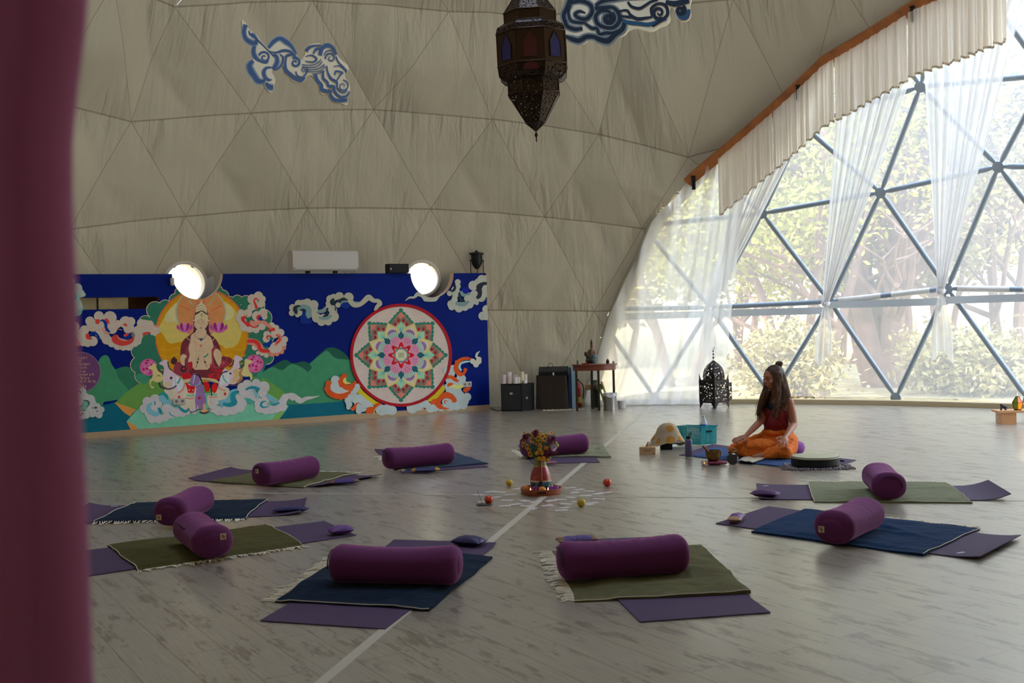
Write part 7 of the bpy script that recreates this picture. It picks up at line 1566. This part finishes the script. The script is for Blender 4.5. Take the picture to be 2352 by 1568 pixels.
b=MB(); b.lathe([(.001,-.002),(.009,0),(.001,.003)],12,J(1767,896,.10)); b.build('necklace_pendant',mat('shell_pendant',rgb(250,240,214),.3),per)
# ================= hanging lantern =================
BRS=pierced('brass_filigree',rgb(58,42,28),60,.34,.7,.45); BRP=mat('dark_brass',rgb(66,46,28),.45,metal=.7); RG=mat('red_glass_pane',rgb(84,6,10),.4); BG=mat('blue_glass_pane',rgb(16,18,104),.4)
LD=8.5; k_=FPX/LD
def LZ(y): return at(1228,y,LD).z
ax_=at(1228,180,LD); LP=Vector((ax_.x,LD,LZ(300)))
t=thing('hanging_lantern','large dark brass lantern with red and blue glass hanging from the dome','lantern',LP)
t.rotation_euler=(0,R_(-1.5),0)
def z_(y): return LZ(y)-LP.z
def px_(r): return r/k_/math.cos(PI/8)
R0=PI/8+R_(-94+0)
def tier(name,prof,m): mb=MB(); mb.lathe([(px_(r),z_(y)) for y,r in prof],8,rot=R0,caps=False); return mb.build(name,m,t,smooth=False)
tier('lower_cone',[(299,3),(282,21),(218,57)],BRS); tier('lower_collar',[(218,57),(190,57)],BRS)
tier('drum_base',[(190,57),(186,66),(177,75),(158,77)],BRS); tier('drum_body',[(158,77),(80,77)],BRP); tier('drum_shoulder',[(80,77),(68,74),(61,66),(57,58)],BRS)
tier('upper_collar',[(57,58),(33,58)],BRP); tier('upper_cone',[(33,58),(0,37),(-40,20),(-70,14)],BRS); tier('crown',[(-70,14),(-80,26),(-95,24),(-115,6)],BRP)
for y,r in ((299,4),(282,21.5),(218,58),(188,58.5),(156,78),(82,78),(57,59),(33,59)):
    mb=MB(); mb.tube([Vector((px_(r)*math.cos(R0+i*PI/4),px_(r)*math.sin(R0+i*PI/4),z_(y))) for i in range(8)],.005,6,closed=True); mb.build('rim',BRP,t)
mb=MB()
for i in range(8):
    a=R0+i*PI/4; mb.tube([Vector((px_(r)*math.cos(a),px_(r)*math.sin(a),z_(y))) for y,r in ((299,3),(282,21),(218,57),(190,57),(186,66),(177,75),(158,77),(80,77),(68,74),(57,58),(33,58),(0,37))],.004,5)
mb.build('corner_ribs',BRP,t)
for i in range(8):
    a0=R0+i*PI/4; a1=a0+PI/4; am=(a0+a1)/2; r=77/k_+.004; n_=Vector((math.cos(am),math.sin(am),0)); tg=Vector((-n_.y,n_.x,0))
    red=(i%2==1)
    w_=.052; zb_,zt=z_(146),z_(98)
    sh=[(-w_,zb_),(w_,zb_),(w_,zt-.04),(w_*.6,zt-.02),(w_*.45,zt),(0,zt+.035),(-w_*.45,zt),(-w_*.6,zt-.02),(-w_,zt-.04)]
    mb=MB(); mb.add([n_*r+tg*x+Vector((0,0,z)) for x,z in sh],[tuple(range(9))]); mb.build('glass_pane',RG if red else BG,t,smooth=False)
    mb=MB(); mb.tube([n_*(r+.001)+tg*x+Vector((0,0,z)) for x,z in sh],.003,5,closed=True); mb.build('pane_frame',BRP,t)
    if red:
        mb=MB(); r2=76/k_+.004; mb.add([n_*r2+tg*x+Vector((0,0,z)) for x,z in ((-.06,z_(175)),(.06,z_(175)),(.05,z_(162)),(0,z_(157)),(-.05,z_(162)))],[(0,1,2,3,4)]); mb.build('small_red_pane',RG,t,smooth=False)
mb=MB(); mb.lathe([(.006,z_(299)),(.004,z_(303)),(.012,z_(309)),(.014,z_(311)),(.006,z_(315)),(.004,z_(320)),(.006,z_(322)),(.0008,z_(327))],14); mb.build('finial',BRP,t)
mb=MB(); top=RD*.985-LP.z; mb.tube([(0,0,z_(-112)),(0,0,top)],.007,6); mb.build('chain_rod',BRP,t)
# ================= painted cloud boards =================
def cloud(name,label,cx,cy,dep,tile,outline,ribs,base,cols,hole=None,thick=.07):
    x0,y0,k=tile; p0=at(cx,cy,dep); n_=(Vector((CEN.x,CEN.y-1.5,p0.z-.6))-p0).normalized()
    ex=Vector((0,0,1)).cross(n_).normalized(); ey=n_.cross(ex)
    def loc(x,y): q=onplane(x0+x/k,y0+y/k,p0,n_)-p0; return (q.dot(ex),q.dot(ey))
    Mx=Matrix((ex,ey,n_)).transposed()
    t=thing(name,label,'cloud decoration',p0,group='painted cloud boards hanging under the dome')
    pl=[loc(q.x,q.y) for q in cr([(a,b,0) for a,b in outline],4,True)]
    ar=sum(a[0]*b[1]-b[0]*a[1] for a,b in zip(pl,pl[1:]+pl[:1]))
    if ar<0: pl=pl[::-1]
    mb=MB(); mb.prism(pl,-thick,0,M=Mx); mb.build('board',base,t,smooth=False)
    ly=[0]
    mb=MB(); mats=[m for m in cols]
    for ci,pts,w in ribs:
        ly[0]+=1; off=.001+.0003*ly[0]; P=cr([(a,b,0) for a,b in pts],5); m=len(P); ws=w if isinstance(w,list) else [w,w]; vs=[]
        for i,p in enumerate(P):
            tg=(P[min(i+1,m-1)]-P[max(i-1,0)]); tg=tg.normalized() if tg.length else Vector((1,0,0)); nn=Vector((-tg.y,tg.x,0)); f=i/(m-1)*(len(ws)-1); kk=min(int(f),len(ws)-2); wi=ws[kk]+(ws[kk+1]-ws[kk])*(f-kk)
            for s in (1,-1): q=p+nn*wi/2*s; a,b_=loc(q.x,q.y); vs.append(Mx@Vector((a,b_,off)))
        mb.add(vs,[(2*i,2*i+1,2*i+3,2*i+2) for i in range(m-1)],ci)
    mb.build('painted_swirls',mats,t,smooth=False,fix=False)
    mb=MB(); z=max(v[1] for v in pl)
    for s in (-.35,.3): mb.tube([ex*s+ey*(z*.3),ex*s*1.02+Vector((0,0,1.0))],.0015,4)
    mb.build('hanging_threads',mat('thin_thread',rgb(120,110,96),.8),t)
    return t
CRB=mat('cream_board',rgb(252,228,196),.7); B1=mat('faded_blue_paint',rgb(70,98,140),.7); B2=mat('pale_blue_paint',rgb(150,164,184),.7); B3=mat('dark_navy_paint',rgb(14,34,56),.6); B4=mat('teal_blue_paint',rgb(36,84,120),.6); B5=mat('grey_blue_paint',rgb(130,138,140),.7)
o1=[(235,165),(300,230),(350,320),(440,380),(520,490),(600,570),(640,530),(700,450),(790,415),(900,460),(980,550),(1040,640),(1080,740),(1110,790),(1150,740),(1180,680),(1190,590),(1280,530),(1390,515),(1440,560),(1500,505),(1560,560),(1640,620),(1670,700),(1740,780),(1820,850),(1830,920),(1780,970),(1790,1040),(1850,1150),(1850,1260),(1800,1330),(1830,1400),(1800,1450),(1720,1420),(1620,1410),(1560,1340),(1530,1290),(1450,1290),(1400,1240),(1390,1150),(1340,1070),(1280,1000),(1210,1010),(1190,1060),(1130,1110),(1060,1110),(990,1080),(950,1010),(880,970),(860,900),(840,850),(800,900),(730,940),(680,940),(730,1040),(730,1110),(700,1180),(700,1240),(640,1250),(580,1180),(560,1110),(480,1120),(400,1060),(380,980),(320,920),(320,830),(360,780),(400,750),(390,650),(420,550),(350,520),(270,460),(250,380),(240,300)]
sp1=lambda x,y,r,a0,cw,n=14:[(x+r*(1-.85*i/n)*math.cos(R_(a0)+cw*i/n*8.5),y+r*(1-.85*i/n)*math.sin(R_(a0)+cw*i/n*8.5)) for i in range(n+1)]
r1=[(0,[(290,240),(262,330),(280,430),(340,490),(430,520),(450,470)],[50,50,50,60,60,40]),(0,[(340,330),(350,380),(400,400),(470,470),(560,560),(640,640),(700,700)],[12,20,50,20,14,14,14]),(0,[(420,560),(405,640),(430,720),(500,780),(600,810),(625,750)],[40,50,50,30,24,20]),(0,sp1(570,730,90,-160,1),[24,22,18,12]),
(0,[(400,780),(345,850),(370,940),(420,1010),(470,1080),(550,1090),(580,1040)],[40,70,80,70,70,50,10]),(0,[(690,880),(600,890),(560,950),(580,1030),(640,1070),(680,1060)],[10,30,44,44,30,10]),(0,[(590,1110),(640,1170),(700,1180)],[20,70,60]),
(0,[(630,590),(700,500),(800,445),(900,500),(980,570),(1050,680)],[30,50,50,60,40,16]),(0,[(640,640),(740,660),(850,630),(950,640),(1020,700),(1050,770)],[10,20,30,30,30,24]),(0,sp1(1030,810,80,-120,1),[28,26,20,12]),(0,[(700,690),(750,720),(760,800),(720,880),(690,900)],[30,40,50,50,24]),(0,[(800,680),(850,740),(820,850),(750,910),(700,920)],[10,24,26,24,10]),(0,[(880,740),(920,700),(1000,690)],[40,40,20]),(0,[(900,740),(880,820),(890,920),(960,990),(1040,1050),(1120,1080),(1180,1030)],[20,40,60,60,60,50,20]),(0,[(1040,940),(1060,1000),(1130,1030),(1190,980),(1210,900)],[20,24,26,24,16]),(0,sp1(1165,920,60,60,-1),[16,16,12,8]),
(0,[(1190,640),(1230,590),(1300,560),(1420,550)],[60,50,30,20]),(0,[(1300,680),(1340,610),(1410,590)],[20,40,20]),(0,[(1180,720),(1280,700),(1350,750),(1300,800),(1180,790)],[10,24,30,26,16]),(0,[(1400,700),(1430,600),(1510,550),(1600,590),(1650,690)],[60,60,70,40,24]),(0,[(1460,700),(1500,640),(1580,630),(1640,700)],[14,18,18,14]),(0,sp1(1560,740,80,170,1),[26,24,18,10]),(0,[(1640,720),(1680,800),(1750,870),(1810,930)],[24,20,18,14]),(0,[(1600,870),(1700,860),(1790,930),(1780,960)],[10,20,22,16]),
(0,[(1130,840),(1230,850),(1340,830),(1420,760)],14),(0,[(1130,870),(1240,885),(1360,865),(1440,790)],14),(0,[(1150,905),(1260,920),(1380,900),(1470,830)],14),(0,[(1200,945),(1290,950),(1400,935),(1480,860)],14),(0,[(1290,985),(1380,970),(1460,930)],14),
(0,[(1330,990),(1360,1080),(1420,1140),(1430,1210),(1500,1240),(1560,1230),(1560,1300),(1620,1370),(1700,1380),(1810,1370)],[50,60,50,60,60,30,50,60,60,50]),(0,[(1450,930),(1450,1040),(1510,1100),(1530,1160),(1600,1170),(1620,1240),(1700,1320),(1800,1310),(1840,1240)],[30,40,36,40,50,40,36,30,20]),(0,[(1500,860),(1520,960),(1570,1050),(1650,1100),(1660,1190),(1740,1260),(1810,1220)],[24,26,40,36,26,22,16]),(0,sp1(1745,1160,90,-90,1),[20,20,16,10]),(0,[(1620,1000),(1640,940),(1740,960),(1700,1000),(1650,1080)],[20,30,26,24,20])]
r1=[(1,p,[v*1.7 for v in w] if isinstance(w,list) else w*1.7) for c,p,w in r1[:12]]+r1
cloud('painted_cloud','blue and white swirled cloud board hanging at the upper left, above the air conditioner',685,150,13.0,(520,20,6.534),o1,r1,CRB,[B1,B2])
o2=[(830,-90),(800,-40),(800,30),(770,110),(735,170),(750,250),(775,320),(780,390),(840,430),(900,465),(980,455),(1030,410),(1100,440),(1180,460),(1260,460),(1320,400),(1400,370),(1450,320),(1540,300),(1600,320),(1700,330),(1770,290),(1850,260),(1890,200),(1880,120),(1900,60),(1940,120),(1960,190),(2020,225),(2080,210),(2110,150),(2100,60),(2110,-30),(2000,-90),(1700,-140),(1300,-130),(1000,-130)]
r2=[(0,[(840,-20),(800,80),(760,160),(780,240),(800,280),(880,310),(960,300)],[60,50,40,40,40,40,30]),(0,[(840,30),(940,10),(1040,50),(1060,130),(1000,200),(920,190),(880,150),(930,120),(990,140)],[30,40,40,40,40,36,30,24,10]),(0,[(830,60),(810,140),(840,220),(930,240),(1000,240)],[20,26,30,30,20]),(0,[(1090,90),(1180,80),(1280,80),(1340,140),(1350,220),(1290,290),(1200,290),(1120,250),(1100,170),(1150,120),(1230,120),(1280,160)],[40,36,34,40,44,40,36,40,40,36,30,20]),(0,sp1(1235,195,60,-60,1),[60,50,44,30]),(0,[(780,380),(840,410),(920,430),(1000,390),(1080,390),(1150,420),(1230,430),(1300,370),(1380,310),(1400,240),(1370,200)],[20,44,50,44,40,50,60,50,50,40,20]),(0,[(990,250),(1060,300),(1110,300),(1140,360),(1210,350),(1280,350),(1340,320)],[20,30,30,30,34,34,20]),
(0,[(1100,60),(1180,10),(1300,-10),(1420,-20),(1560,-30),(1700,-40)],[30,40,40,30,34,34]),(0,[(1350,120),(1430,110),(1470,160),(1540,200),(1640,190),(1700,180)],[20,26,30,40,30,20]),(0,[(1370,170),(1440,180),(1500,190)],[20,30,20]),(1,[(1380,220),(1460,240),(1560,250),(1660,260),(1760,230),(1850,200)],[30,44,40,44,40,20]),(0,[(1440,20),(1480,70),(1560,90),(1620,60),(1680,20),(1760,0)],[24,30,34,30,26,20]),(0,[(1700,170),(1690,90),(1760,40),(1840,60),(1860,150),(1800,210),(1700,280)],[30,34,30,34,34,30,24]),(0,sp1(1770,135,70,60,1),[40,34,26,14]),(0,[(1840,20),(1920,40),(2000,30),(2090,10)],[40,60,60,40]),(1,[(1960,120),(2000,180),(2060,180),(2090,100)],[30,50,50,30]),(0,sp1(1995,110,52,-60,1),[46,44,34,20])]
r2=[(2,p,[v*1.9 for v in w] if isinstance(w,list) else w*1.9) for c,p,w in r2[:8]]+r2
cloud('painted_cloud','dark navy swirled cloud board behind the hanging lantern at the top of the photo',1430,40,12.2,(1130,0,4.6125),o2,r2,CRB,[B3,B4,B5])
